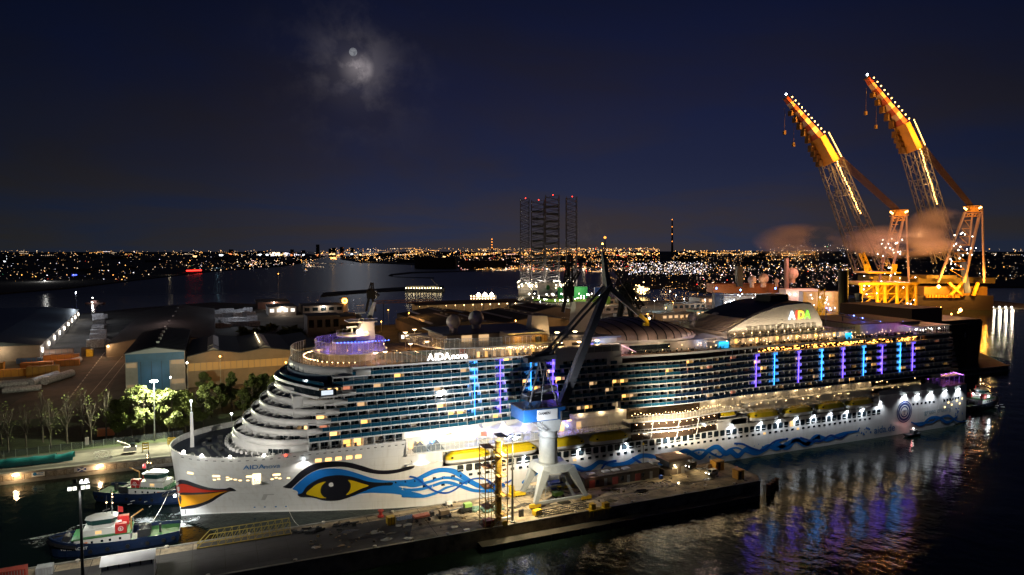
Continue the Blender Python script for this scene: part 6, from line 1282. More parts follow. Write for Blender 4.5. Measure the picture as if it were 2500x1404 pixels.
# trees
LEAF = mat('leaves', (.085, .105, .022), .7, var=.55, scale=1.2); BARK = mat('bark', (.06, .05, .038), .9, var=.4, scale=2)
def leafy(seed, h, r, n, size, bare=False):
    q = random.Random(seed); tk = MB(); hb_ = h * .30; tk.rod((0, 0, 0), (0, 0, hb_), .35, 7, .26); tips = []
    for i in range(9):
        a = i * 2.4 + q.random(); z = hb_ * (.75 + .3 * q.random()) + h * .05 * i * (.5); e = V((cos(a) * r * q.uniform(.3, .8), sin(a) * r * q.uniform(.3, .8), min(h * .96, z + h * q.uniform(.2, .5)))); tk.rod((0, 0, z * .9), e, .14, 5, .04); tips.append(e)
        for j in range(3): f = e + V((q.uniform(-1, 1), q.uniform(-1, 1), q.uniform(.3, 1.4))) * (r * .35); tk.rod(e.lerp(V((0, 0, z)), .3), f, .05, 4, .02); tips.append(f)
    tk.rod((0, 0, hb_), (0, 0, h * .85), .26, 6, .05)
    cr = MB(); cl = []
    for i in range(34):
        u = q.random(); z = h * (.24 + .74 * u); rr = r * (sin(pi * min(1, .12 + u * .9)) ** .7) * q.uniform(.35, 1.05); a = q.random() * 6.28; cl.append((V((cos(a) * rr, sin(a) * rr, z)), q.uniform(.10, .22) * r + .55))
    for i in range(n):
        c, s = q.choice(cl); d = V((q.gauss(0, 1), q.gauss(0, 1), q.gauss(0, .8))); d.normalize(); p = c + d * s * q.uniform(.5, 1.05); k = size * q.uniform(.6, 1.3)
        a = V((q.gauss(0, 1), q.gauss(0, 1), q.gauss(0, 1))).normalized() * k; b = a.orthogonal().normalized() * k * .7; cr.add([p - a, p + b, p + a, p - b], [(0, 1, 2, 3)])
    return tk, cr
protos = [leafy(i, (20, 17, 19, 14)[i], (5.2, 4.8, 4.4, 4.6)[i], 5200, .44) for i in range(4)]; bare = [leafy(20 + i, 20, 3.6, 70, .35) for i in range(2)]
base = []
def tree(x, y, k, s, lab, group, isbare=False):
    key = (k, isbare); t = thing('tree', lab, 'tree', (x, y, 3.2), group)
    got = [b for b in base if b[0] == key]
    if got:
        for o in got[0][1]: part(o, t)
    else:
        tk, cr = (bare if isbare else protos)[k]; base.append((key, (tk.build('trunk', BARK, t, local=True), cr.build('crown', LEAF, t, local=True))))
    t.scale = (s, s, s * rnd.uniform(.92, 1.08)); t.rotation_euler = (0, 0, rnd.random() * 6)
    return t
GT = 'leafy trees round the flood mast'
for i, (x, y, k, s, lab) in enumerate([(-16.2, 84, 0, 1.02, 'brightest lit leafy tree left of the flood mast'), (-7.6, 84.5, 1, 1.15, 'brightly lit leafy tree right of the flood mast'), (-21, 87, 2, 1.0, 'half lit leafy tree, second left of the flood mast'), (-1.6, 87, 3, 1.15, 'half lit leafy tree, second right of the flood mast'), (-26, 90, 3, 1.1, 'dim leafy tree at the left edge of the lamplight'), (-11.5, 92, 1, .95, 'lit leafy tree directly behind the flood mast'), (-19, 93, 0, 1.0, 'lit leafy tree in the second row, left of the flood mast'), (-5.5, 94, 3, 1.2, 'lit leafy tree in the second row, right of the flood mast'), (5, 90, 2, .9, 'dark leafy tree just left of the ship terraces')]): tree(x, y, k, s, lab, GT)
for i in range(7): tree(8 + i * 4.4, 112 + (i % 3) * 9, i % 4, .82, 'dark leafy tree, %s from the left in the group behind the bow' % ORD[i], 'trees behind the bow')
for i, x in enumerate((4, 33)): tree(x, (168, 150)[i], 3, .8, ('leafy tree lit orange by the yard lamp beside the blue hall', 'leafy tree lit orange in front of the yellow crates')[i], 'orange lit trees')
for i in range(11): tree(-74 + i * 4.4, 84 + (i % 3) * 5, i % 2, rnd.uniform(.85, 1.1), 'thin nearly bare tree, %s from the left in the dark row' % ORD[i], 'dark thin trees along the far quay', True)
# fence along the quay road
t = thing('wire_fence', 'long grey mesh fence before the dark trees on the far quay', 'fence', (-60, 74, 3.2)); first = None
MESHM = clear_glass('fence_mesh', (.16, .18, .20), .45, .7)
for i in range(24):
    x = -84 + i * 3.4; y = 73.2 + (x + 84) * .10
    pn = MB().box(-1.6, -.02, .3, 1.6, .02, 2.7).build('mesh_panel', MESHM, t, local=True) if first is None else part(first, t); first = first or pn; pn.location = (x + 60 + 1.7, y - 74, 0)
pm = MB()
for i in range(25): x = -84 + i * 3.4; MB().rod((x, 73.2 + (x + 84) * .10, 3.2), (x, 73.2 + (x + 84) * .1, 6.1), .07, 5).build('post', STEEL, t)
TARP = mat('teal_tarp', (.006, .16, .17), .55, var=.25, scale=.5, bump=.1)
for i, (x, w) in enumerate(((-61, 8.5), (-53, 8), (-46, 7), (-40, 6))):
    mb = MB(); q = random.Random(i)
    def fnn(u, v): s_ = sin(pi * v); return (x + w * (u - .5), 64.5 + 2.4 * cos(pi * v) * 1.0, 3.2 + 2.3 * s_ ** .5 * (1 + .1 * sin(u * 5 + i)) + (.25 * u))
    tag(mb.surf(fnn, 8, 8).build('covered_stack', TARP), 'teal tarpaulin covered stack, ' + ('leftmost of four', 'second from the left of four', 'third from the left of four', 'rightmost of four')[i] + ' on the far quay', 'stack', 'teal covered stacks')
t = thing('crane_truck', 'pale mobile crane with a low boom parked on the far quay', 'machine', (-20, 65, 3.2)); MB().obox((-19.4, 65, 4.0), 4.2, 2, 1.5).build('body', WHITE, t); MB().bar((-19.6, 65, 6.0), (-23.6, 65.4, 8.0), .5, .5).build('boom', CREAM, t); MB().obox((-18.4, 65, 5.5), 1.5, 1.7, 1.2).build('cab', GLASSD, t)
t = thing('open_rack', 'white open pipe frame standing on the far quay', 'frame', (-27.5, 62, 3.2)); m = MB(); m.truss((-30.4, 62, 4.4), (-24.7, 61.6, 4.4), 2, 2.2, 4, .09); m.build('tubes', WHITE, t)
t = thing('steel_rack', 'yellow steel frame by the gangway landing on the far quay', 'frame', (-14.4, 65, 3.2)); m = MB()
for dx in (-1, 1): m.rod((-14.4 + dx, 65, 3.2), (-14.4 + dx, 65, 6.2), .12, 5)
for z in (4, 5, 6): m.box(-15.5, 64.95, z, -13.3, 65.05, z + .5)
m.build('rack', YEL, t)
for i, x in enumerate((-6, -1)): t = thing('yellow_board', ('left', 'right')[i] + ' of two yellow slatted boards behind the bow railing', 'board', (x, 70, 3.2)); m = MB(); [m.box(x - 1.4, 69.9, 3.6 + k * .7, x + 1.4, 70, 4.1 + k * .7) for k in range(4)]; m.build('slats', YEL, t, kind='stuff')
for i, (x, y) in enumerate(((-34, 72), (-31, 96))): t = thing(('white_board', 'orange_container')[i], ('narrow white board standing in front of the dark trees', 'orange container glimpsed behind the dark trees')[i], ('board', 'container')[i], (x, y, 3.2)); MB().obox((x, y, 3.2 if i else 6), 6 if i else 1.2, 2.5 if i else .1, 3 if i else 2.8).build('body', mat('deep_orange', (.40, .10, .02), .6) if i else WHITE, t)
# halls: x range, y range, eave and ridge heights, ridge along y
def hall(name, label, x0, x1, y0, y1, ze, zr, wall, roof, nb=0):
    t = thing(name, label, 'building', ((x0 + x1) / 2, y0, 3.2)); zb = 3.2; xm = (x0 + x1) / 2
    MB().add([(x0, y0, zb), (x1, y0, zb), (x1, y1, zb), (x0, y1, zb), (x0, y0, ze), (x1, y0, ze), (x1, y1, ze), (x0, y1, ze), (xm, y0, zr), (xm, y1, zr)], [(0, 1, 5, 8, 4), (2, 3, 7, 9, 6), (1, 2, 6, 5), (3, 0, 4, 7)]).build('wall', wall, t)
    MB().add([(x0 - .4, y0 - .6, ze - .1), (xm, y0 - .6, zr + .1), (xm, y1 + .6, zr + .1), (x0 - .4, y1 + .6, ze - .1), (x1 + .4, y0 - .6, ze - .1), (x1 + .4, y1 + .6, ze - .1), (x0 - .4, y0 - .6, ze + .2), (xm, y0 - .6, zr + .4), (xm, y1 + .6, zr + .4), (x0 - .4, y1 + .6, ze + .2), (x1 + .4, y0 - .6, ze + .2), (x1 + .4, y1 + .6, ze + .2)], [(6, 7, 8, 9), (7, 10, 11, 8), (0, 1, 7, 6), (1, 4, 10, 7), (3, 0, 6, 9), (4, 5, 11, 10), (9, 8, 2, 3), (8, 11, 5, 2)]).build('roof', roof, t)
    rb = MB(); n = int((x1 - x0) / 1.2); [rb.box(x0 + i * 1.2, y0 - .12, zb, x0 + i * 1.2 + .12, y0, ze - .3) for i in range(n)]; [rb.box(x1, y0 + i * 2.2, zb, x1 + .12, y0 + i * 2.2 + .2, ze - .3) for i in range(int((y1 - y0) / 2.2))]; rb.build('wall_ribs', wall, t, kind='stuff')
    rs = MB(); [rs.rod((xa, y0 + k * 6, za + .45), (xb, y0 + k * 6, zb_ + .45), .12, 4) for k in range(int((y1 - y0) / 6)) for xa, za, xb, zb_ in ((x0, ze, xm, zr), (xm, zr, x1, ze))]; rs.build('roof_seams', roof, t, kind='stuff')
    vt = MB(); [vt.obox((xm + rnd.uniform(-.3, .3), y0 + (y1 - y0) * k / 6, zr + .2), 1.6, 2.2, 1.2) for k in range(1, 6)]; vt.build('roof_vents', STEEL, t, kind='stuff')
    return t
RBLU = mat('roof_navy', (.020, .027, .040), .7, var=.2, scale=.1); RGRY = mat('roof_grey', (.050, .048, .054), .8, var=.2, scale=.08); WGRY = mat('hall_wall_grey', (.28, .26, .24), .7, var=.2, scale=.2); WTAN = mat('hall_wall_tan', (.21, .165, .115), .75, var=.2, scale=.15); WBLU = mat('hall_blue', (.015, .10, .22), .5, var=.2, scale=.2)
t = hall('blue_hall', 'tall hall with a dark roof and a large blue door behind the lit trees', -33, -5, 185, 290, 24.0, 26.4, WGRY, RBLU)
MB().box(-32.8, 184.7, 19.4, -5.2, 184.95, 23.6).build('blue_band', WBLU, t); MB().box(-27.3, 184.6, 3.2, -12.4, 184.9, 19.4).build('door', WBLU, t)
for x in (-26, -21, -16.2): MB().box(x, 184.5, 3.3, x + .2, 184.58, 19.3).build('door_seam', RBLU, t)
for x0, x1, z in ((-32.6, -27.8, 16.4), (-11.6, -5.4, 17.2), (-11.6, -5.4, 6.6), (-32.6, -27.8, 5.0)):
    for k in range(3): a = x0 + (x1 - x0) * k / 3; MB().box(a + .06, 184.75, z, a + (x1 - x0) / 3 - .06, 184.98, z + 2.4).build('window', em('dull_hall_window', (1, .68, .38), .16), t)
m = MB(); m.add([(-33, 184.7, 23.6), (-5, 184.7, 23.6), (-5, 184.7, 24.1), (-19, 184.7, 26.5), (-33, 184.7, 24.1)], [(0, 1, 2, 3, 4)]); m.build('gable_band', mat('gable_pale', (.30, .33, .35), .6), t)
lamp((-19, 176, 13), 350, (.6, .85, 1), .5, (-19, 185, 10), 120)
t = hall('grey_hall', 'long low grey hall with a broad dull roof behind the blue hall', -60, 10, 330, 620, 11.5, 17.0, WTAN, RGRY); MB().octa((-58.5, 329, 10.6), .7).build('wall_lamp', WARM, t); lamp((-58.5, 327, 10.4), 1500, (1, .66, .35), .4)
t = thing('multi_gable_hall', 'wide dark roofed hall with three low gables and a lit yellow window band', 'building', (25, 188, 3.2))
zz_ = [(-4, 20.2), (9, 23.0), (23, 20.8), (36, 22.8), (50, 20.6), (64, 22.0)]
mb = MB(); n = len(zz_); mb.add([(x, 188, 3.2) for x, z in zz_] + [(x, 188, z) for x, z in zz_], [(i, i + 1, n + i + 1, n + i) for i in range(n - 1)]); mb.quad((64, 188, 3.2), (64, 262, 3.2), (64, 262, 22), (64, 188, 22)); mb.build('wall', WTAN, t)
for i in range(n - 1): (a, za), (b, zb) = zz_[i], zz_[i + 1]; MB().add([(a, 187.3, za + .3), (b, 187.3, zb + .3), (b, 262, zb + .3), (a, 262, za + .3), (a, 187.3, za - .1), (b, 187.3, zb - .1)], [(0, 1, 2, 3), (4, 5, 1, 0)]).build('roof', RBLU, t)
for x, z in ((9, 23.2), (36, 23.0)):
    m = MB()
    for y0_, y1_ in ((189, 200), (203, 250)): m.add([(x - 3, y0_, z - .3), (x, y0_, z + 1.2), (x + 3, y0_, z - .3), (x - 3, y1_, z - .3), (x, y1_, z + 1.2), (x + 3, y1_, z - .3)], [(0, 1, 2), (0, 3, 4, 1), (1, 4, 5, 2), (3, 5, 4)])
    m.build('skylight_ridge', mat('skylight', (.34, .29, .24), .5), t)
for i in range(22): MB().box(-3.4 + i * 3.05, 187.8, 12.2, -.6 + i * 3.05, 187.95, 16.4).build('window', em('band_window', (1, .55, .14), .16), t)
MB().box(33.5, 200, 24.5, 34.0, 250, 24.7).build('ridge_light', em('ridge_glow', (1, .8, .5), 3), t)
for x, y, z, p in ((12, 178, 18, 800), (-6, 176, 14, 400), (42, 176, 13, 1300), (28, 174, 9, 1200), (52, 186, 12, 700), (20, 150, 12, 500), (35, 162, 10, 900)): lamp((x, y, z), p, (1, .50, .10), .4)
def yard_lamp(x, y, h, c, m_, lab, p): 
    t = thing('yard_lamp', lab, 'lamp post', (x, y, 3.2)); MB().rod((x, y, 3.2), (x, y, 3.2 + h), .13, 5).build('pole', STEEL, t); MB().octa((x, y, 3.3 + h), .55).build('lamp_head', m_, t); lamp((x, y - .8, 3.4 + h), p, c, .4)
yard_lamp(-3.6, 176, 15.4, (1, .8, .6), WHT, 'yard lamp post at the right corner of the blue hall', 900); yard_lamp(12.4, 182, 17.0, (1, .4, .08), ORNG, 'orange lamp high on the multi gable hall front', 900); yard_lamp(46, 178, 12, (1, .5, .15), ORNG, 'orange yard lamp just left of the ship bridge', 900); yard_lamp(-11.4, 172, 9, (1, .9, .7), WHT, 'low lamp at the foot of the blue hall', 300)
yard_lamp(16, 99, 3.5, (1, .95, .9), COOL, 'small white lamp low among the trees behind the bow', 300); yard_lamp(-134, 690, 26, (.8, .9, 1), COOL, 'tall white lamp mast at the river edge beyond the left warehouse', 6000); yard_lamp(96, 824, 40, (1, .6, .3), ORNG, 'tall brown lamp mast at the river edge above the white stacks', 4000)
for i in range(12): t = thing('yellow_crate', 'yellow crate in the orange lit yard, %s from the left of the %s row' % (ORD[i % 7], 'back' if i < 7 else 'front'), 'crate', (29 + (i % 7) * 3.1, 200 + i // 7 * -5, 3.2), 'yellow crates in the lit yard'); MB().obox((29 + (i % 7) * 3.1, 200 - i // 7 * 5, 3.2 + .0), 2.3, 2.4, 4.2 if i < 7 else 2.4).build('body', mat('crate_yellow', (.48, .30, .03), .7, var=.3, scale=.5), t); MB().obox((29 + (i % 7) * 3.1, 198.7 - i // 7 * 5, 5.0), 2.4, .1, .3).build('band', DARK, t)
# left warehouse with its row of wall lamps
t = thing('long_warehouse', 'long pale warehouse at the far left with a row of wall lamps', 'building', (-150, 330, 3.2)); c0, c1, c2, c3 = (-205, 340), (-99, 331), (-125, 645), (-235, 660)
MB().prism([c0, c1, c2, c3], 3.2, 13.6).build('wall', WGRY, t); MB().loft([[(c0[0], c0[1] - 1, 13.6), (c1[0] + 1, c1[1] - 1, 13.6), (c2[0] + 1, c2[1] + 1, 13.6), (c3[0], c3[1], 13.6)], [(c0[0], c0[1] + 3, 16.6), (c1[0] - 30, c1[1] + 3, 17.4), (c2[0] - 30, c2[1] - 3, 17.4), (c3[0], c3[1], 16.6)]]).build('roof', mat('roof_slate', (.05, .075, .10), .4, var=.2, scale=.1), t)
for i in range(9): f = i / 8; x, y = c1[0] + (c2[0] - c1[0]) * (.03 + f * .94), c1[1] + (c2[1] - c1[1]) * (.03 + f * .94); MB().box(x + .3, y - .5, 7.6, x + .9, y + .5, 10.6).build('wall_lamp', em('warehouse_lamp', (1, .9, .75), 9), t); lamp((x + 2.2, y, 9.6), 900, (1, .92, .8), .5)
MB().octa((-122, 330.5, 11.4), .8).build('gable_lamp', WARM, t); lamp((-122, 327, 11.2), 2200, (1, .72, .42), .5); lamp((-98, 360, 20), 2500, (1, .6, .35), .5)
# pipes and long orange boxes in the left yard
OB = mat('box_orange', (.42, .16, .03), .7, var=.3, scale=.2); OB2 = mat('box_yellow', (.45, .22, .03), .7, var=.3, scale=.2); PK = mat('pipe_pink', (.50, .38, .34), .6, var=.2, scale=.2); PW = mat('wrapped_white', (.42, .42, .44), .5, var=.6, scale=1.2)
for i, (x0, x1, y, z, h, w, m_, lab) in enumerate([(-111, -83, 352, 3.2, 4.6, 4, PK, 'long pink white pipe at the back of the left yard'), (-95, -75, 322, 3.2, 4.4, 5, OB, 'orange long box right of the blue sheet in the left yard'), (-120, -112, 350, 3.2, 4, 5, OB2, 'yellow block left of the long pipe'), (-101, -84, 290, 3.2, 4.6, 5, OB, 'brown orange long box, second row of the left yard'), (-92, -76, 262, 3.2, 6.0, 5, OB2, 'tall yellow brown long box nearest in the left yard'), (-112, -93, 268, 3.2, 4.2, 5, OB2, 'yellow brown box left of the tall one'), (-110, -96, 322, 3.2, 3.0, 5, mat('sheet_blue', (.05, .12, .28), .6), 'blue sheeted stack in the left yard'), (-84, -71, 298, 3.2, 4.0, 4, OB, 'red brown pipe end stack by the yard road'), (-130, -112, 300, 3.2, 4.2, 5, OB2, 'amber long box at the left picture edge')]):
    t = thing('pipe' if i == 0 else 'long_box', lab, 'pipe' if i == 0 else 'box', (x0, y, z))
    if i == 0: MB().rod((x0, y, z + 2.2), (x1, y, z + 2.2), 2.2, 14).build('body', m_, t); [MB().rod((x0 + 3 + k * 3.6, y, z + 2.2), (x0 + 3.3 + k * 3.6, y, z + 2.2), 2.32, 14).build('hoop', STEEL, t) for k in range(7)]
    else:
        MB().box(x0, y - w / 2, z, x1, y + w / 2, z + h).build('body', m_, t); [MB().box(x0 + (x1 - x0) * k / 5 - .1, y - w / 2 - .08, z, x0 + (x1 - x0) * k / 5 + .1, y - w / 2, z + h).build('batten', RUST, t) for k in range(1, 5)]
for i, (x0, y0_, x1, y1_, r) in enumerate([(-77, 228, -68, 252, 2.2), (-83, 226, -75, 250, 2.2), (-78, 300, -73, 312, 1.8), (-100, 230, -84, 232, 1.8), (-100, 226, -84, 228, 1.8), (-92, 214, -76, 216, 1.3), (-92, 210, -76, 212, 1.3)]): tag(MB().rod((x0, y0_, 3.2 + r), (x1, y1_, 3.2 + r), r, 12).build('wrapped_roll', PW), 'silver wrapped roll, ' + ('big one nearest the yard road', 'big one second from the yard road', 'small pale one by the brown pipe ends', 'upper of the left pair', 'lower of the left pair', 'back one of the low front pair', 'front one of the low front pair')[i], 'roll', 'silver wrapped rolls in the left yard')
t = thing('yellow_cabin', 'small yellow cabin beside the yard road at the back', 'cabin', (-71, 338, 3.2)); MB().obox((-71, 338, 3.2), 4, 4, 5).build('body', YEL, t); MB().obox((-74, 342, 3.2), 5, 4, 6).build('annex', WB, t)
for x, y, z, p, c in ((-90, 300, 18, 5200, (1, .55, .25)), (-62, 205, 24, 4500, (1, .60, .36)), (-56, 300, 22, 8000, (1, .60, .36)), (-30, 420, 34, 9000, (1, .7, .6)), (-105, 262, 16, 1800, (1, .6, .3)), (-78, 240, 14, 700, (.9, .92, 1)), (-70, 330, 14, 900, (1, .5, .3)), (-60, 260, 20, 1200, (1, .5, .25))): lamp((x, y, z), p, c, .5)  # lamps without posts, added for warm light over the left yard
# stacks of wrapped pallets
pb0 = MB()
for a in range(3):
    for b in range(2): pb0.box(-4 + a * 2.8, -1.4, .2 + b * 2.3, -1.4 + a * 2.8, 1.4, 2.3 + b * 2.3)
pb0.box(-4, -1.3, 0, 4, 1.3, .2)
ps = None
for i in range(64):
    if i < 40: x, y = -76 - 30 * (i % 8) / 7 * (.3 + .1 * (i // 8)) + (i % 8) * 2.2, 392 + (i // 8) * 58 + rnd.uniform(-8, 8); x += -6 * (i // 8)
    else: x, y = 14 + ((i - 40) % 6) * 6.5 + rnd.uniform(-1, 1), 500 + (i - 40) // 6 * 48 + rnd.uniform(-6, 6)
    if ps is None: ps = pb0.build('pallet_stack', PW); o = ps
    else: o = part(ps, None)
    o.location = (x, y, 3.2); o.rotation_euler = (0, 0, rnd.uniform(-.2, .2)); s_ = rnd.uniform(.8, 1.3); o.scale = (s_, s_ * 1.2, s_ * rnd.uniform(.8, 1.3)); tag(o, 'wrapped pallet stack %s, %s from left in %s row' % (('beside the left warehouse', 'right of the grey hall')[i >= 40], ORD[i % 8 if i < 40 else (i - 40) % 6], ORD[i // 8 if i < 40 else (i - 40) // 6]), 'stack', ('pallet stacks beside the left warehouse', 'pallet stacks right of the grey hall')[i >= 40])
for x, y, p in ((-92, 470, 9000), (-88, 405, 5000), (-110, 600, 10000), (30, 520, 9000), (34, 620, 12000)): lamp((x, y, 24), p, (.85, .9, 1), .5)
# buildings between the yard and the river
def block(name, lab, x0, x1, y0, y1, h, wall, roof=RGRY, wins=0, wm=None, lampc=None):
    t = thing(name, lab, 'building', ((x0 + x1) / 2, y0, 3.2)); MB().box(x0, y0, 3.2, x1, y1, 3.2 + h).build('wall', wall, t); MB().box(x0 - .5, y0 - .5, 3.2 + h, x1 + .5, y1 + .5, 3.7 + h).build('roof', roof, t)
    for i in range(wins): a = x0 + (x1 - x0) * (i + .2) / wins; MB().box(a, y0 - .12, 3.2 + h * .4, a + (x1 - x0) / wins * .6, y0 - .02, 3.2 + h * .8).build('window', wm or GLASSD, t)
    if lampc: MB().octa(((x0 + x1) / 2, y0 - 1, 3.2 + h * .9), 1.0).build('wall_lamp', WHT, t); lamp(((x0 + x1) / 2, y0 - 3, 3.2 + h * .9), lampc, (1, .8, .6), .5)
    return t
WBRK = mat('brick_red', (.17, .085, .065), .85, var=.3, scale=.3)
block('depot', 'long brick depot with a dark flat roof at the river edge', 60, 98, 690, 740, 9, WBRK, lampc=2500); block('depot', 'white ended depot lit by two lamps near the brown lamp mast', 66, 96, 596, 640, 10, WGRY, wins=4, wm=em('white_window', (1, .9, .8), 1.2), lampc=5200); block('depot', 'grey depot with a glaring wall lamp left of the silo', 104, 150, 600, 640, 9.5, WGRY, wins=5, lampc=5200)
block('office_block', 'tall grey office block with stacked window openings behind the radar mast', 84, 112, 395, 420, 17, WGRY, wins=4); block('brick_house', 'low red brick house with a flat roof left of the office block', 58, 84, 300, 318, 7, WBRK, wins=5); block('brick_house', 'low brick yard building in front of the office block', 92, 118, 322, 336, 6, WBRK, wins=3, wm=LW[3]); block('garage', 'low dark garage with a pale edge behind the multi gable hall', 40, 62, 340, 352, 4, WTAN); block('garage', 'dark garage roof between the depots and the mast', 100, 140, 470, 500, 8, WGRY)
t = thing('silo', 'pale round silo with a glowing orange ring near the river', 'silo', (154, 620, 3.2)); MB().lathe([(5, 3.2), (5, 14), (5.6, 15), (5.6, 19), (4, 21)], 154, 620, 18).build('body', CREAM, t); m = MB(); m.v = []
for i in range(20): a = 2 * pi * i / 20; m.octa((154 + 2.6 * cos(a), 613.6, 16.6 + 2.6 * sin(a)), .6)
m.build('ring_light', ORNG, t, kind='stuff')
for i in range(24): t = thing('bush', 'dark bush in the rough ground behind the multi gable hall', 'bush', (rnd.uniform(30, 130), rnd.uniform(350, 470), 3.2), 'dark bushes behind the hall'); cr = MB(); [cr.add([(c := V((rnd.gauss(0, 2.4), rnd.gauss(0, 2.4), abs(rnd.gauss(2.2, 1.4))))) + V((rnd.uniform(-1, 1), rnd.uniform(-1, 1), rnd.uniform(-1, 1))) for _ in range(4)], [(0, 1, 2, 3)]) for k in range(90)]; cr.build('foliage', LEAF, t, local=True)
# dockside gantry and lit open shed, dark sheds in front
t = thing('dock_gantry', 'brown steel dock gantry lit orange left of the open shed', 'gantry', (180, 470, 3.2)); m = MB()
for x in (168, 203): m.truss((x, 470, 3.2), (x, 470, 24), 2.5, 2.5, 5, .3)
m.truss((160, 470, 25), (222, 470, 25), 2.5, 2.5, 12, .3); m.build('frame', mat('gantry_brown', (.20, .09, .03), .7), t)
for x, y, h in ((166, 440, 16), (184, 430, 13), (150, 400, 9), (205, 420, 8)): yard_lamp(x, y, h, (1, .42, .08), ORNG, 'orange dock lamp post, %s behind the fore deck' % ('tallest one left of the gantry leg' if h == 16 else 'second tallest right of the gantry leg' if h == 13 else 'short left one' if h == 9 else 'short right one'), 3200)
t = thing('open_shed', 'long open sided shed with a lit interior and braced frame at the waterside', 'building', (268, 500, 3.2)); MB().box(214, 528, 3.2, 330, 530, 17).build('wall', WTAN, t); MB().add([(208, 494, 18), (334, 494, 18), (334, 512, 21), (208, 512, 21), (334, 532, 17), (208, 532, 17)], [(0, 1, 2, 3), (3, 2, 4, 5)]).build('roof', RGRY, t)
for i in range(12): x = 212 + i * 10.6; MB().box(x, 495, 3.2, x + .8, 496, 18).build('column', STEEL, t); MB().rod((x, 495.5, 4), (x + 10.6, 495.5, 17) if i % 2 else (x + 5, 495.5, 17), .25, 4).build('brace', STEEL, t); lamp((x + 5, 512, 15), 1300, (1, .66, .32), .4); MB().octa((x + 5, 511, 15.4), .7).build('bulb', WARM, t)
for i, (x0, x1, y0_, y1_, z) in enumerate(((168, 250, 330, 420, 12), (250, 318, 345, 440, 12), (186, 262, 430, 486, 11), (318, 372, 430, 500, 12))):
    t = hall('dark_shed', ('dark long shed with white skylight strips right behind the radomes', 'dark long shed behind the first white funnel fin', 'dark shed roof in front of the lit open shed', 'dark green grey shed behind the crane jib')[i], x0, x1, y0_, y1_, z, z + 5, WTAN, RGRY)
    for k in range(3): a = x0 + (x1 - x0) * (.12 + .3 * k); MB().add([(a, y0_ + 8, z + .9 + (4.2 if k == 1 else 2.0)), (a + 3, y0_ + 8, z + 1.2 + (4.2 if k == 1 else 2.4)), (a + 3, y1_ - 8, z + 1.2 + (4.2 if k == 1 else 2.4)), (a, y1_ - 8, z + .9 + (4.2 if k == 1 else 2.0))], [(0, 1, 2, 3)]).build('skylight', mat('skylight', (.34, .29, .24)), t)
block('white_booth', 'brightly lit glazed booth at the end of the dark shed behind the lido', 148, 166, 322, 328, 7, CREAM, wins=5, wm=em('booth_white', (1, .95, .85), 2.0))
lamp((160, 310, 18), 3000, (1, .5, .12), .5); lamp((185, 400, 22), 5000, (1, .45, .1), .5); lamp((140, 350, 20), 3000, (1, .5, .15), .5)
for i, (x, y, w, d, h, m_) in enumerate(((395, 380, 40, 16, 8, WGRY), (440, 372, 44, 14, 7, WTAN), (492, 382, 36, 16, 9, mat('teal_wall', (.10, .20, .20), .7)), (420, 470, 60, 20, 8, WGRY), (520, 460, 50, 18, 9, WTAN), (560, 400, 40, 20, 8, WGRY), (470, 560, 60, 24, 9, WTAN), (350, 560, 50, 20, 8, WGRY), (610, 520, 70, 24, 10, WGRY))):
    block('dock_building', 'low dock building, ' + ('nearest behind the ribbed dome, grey walled', 'tan walled behind the ribbed dome', 'teal walled between dome and funnel', 'grey walled in the second dock row', 'tan walled in the second dock row', 'grey walled left of the white funnel', 'tan walled by the waterside', 'grey walled by the lit open shed', 'largest one by the right waterside')[i], x, x + w, y, y + d, h, m_, wins=6, wm=rnd.choice((GLASSD, LW[3], GLASSD)))
for i, (x, y, h, c, m_, lab) in enumerate(((352, 450, 12, (.85, .95, 1), COOL, 'glaring white dock lamp between crane jib and dome'), (388, 430, 10, (1, .95, .85), WHT, 'small white dock lamp above the dome'), (450, 500, 14, (1, .75, .4), WHT, 'warm dock lamp right of the crane tip'), (500, 470, 13, (.6, .9, 1), COOL, 'cyan white dock lamp between dome and funnel'), (560, 450, 14, (.9, .95, 1), COOL, 'white dock lamp left of the grey floating dock wall'), (545, 410, 10, (.9, .95, 1), COOL, 'lower white dock lamp left of the funnel'), (480, 420, 9, (1, .6, .3), ORNG, 'orange dock lamp over the dome'), (560, 520, 20, (1, .7, .4), WHT, 'tall warm lamp by the waterside'))): yard_lamp(x, y, h, c, m_, lab, 15000)
for i, (x, y) in enumerate(((310, 330), (340, 372), (376, 352), (415, 362), (432, 420), (470, 350), (505, 440), (530, 372), (560, 490), (590, 450), (620, 470), (640, 520), (680, 540), (440, 560), (380, 540), (250, 322), (520, 540), (600, 560))): yard_lamp(x, y, rnd.uniform(8, 14), ((1, .55, .22), (1, .82, .6), (.85, .93, 1))[i % 3], (ORNG, WHT, COOL)[i % 3], '%s dock lamp added behind the ship, place %s counted along the far docks' % (('orange', 'warm white', 'cold white')[i % 3], ORD[i // 3] if i // 3 < 12 else 'last'), 9000)  # posts added to fill the dark gaps in the docks
# ------------------------------------------------------------------ beyond: vessels, cranes, rig, city
FH = V((FWD.x, FWD.y, 0)).normalized(); PXM = 1 / FOC
def fbox(mb, x0, x1, yt, yb, d, th, yaw=0.):
    """upright box seen between two bearings at distance d, th metres deep"""
    a, b = at_d(x0, yb, d), at_d(x1, yb, d); z0, z1 = a.z, at_d(x0, yt, d).z
    rt = (b - a); rt.z = 0; back = FH * th; b = a + rt
    p = [a, b, b + back, a + back]
    return mb.add([(q.x, q.y, z0) for q in p] + [(q.x, q.y, z1) for q in p], [(3, 2, 1, 0), (4, 5, 6, 7), (0, 1, 5, 4), (1, 2, 6, 5), (2, 3, 7, 6), (3, 0, 4, 7)])
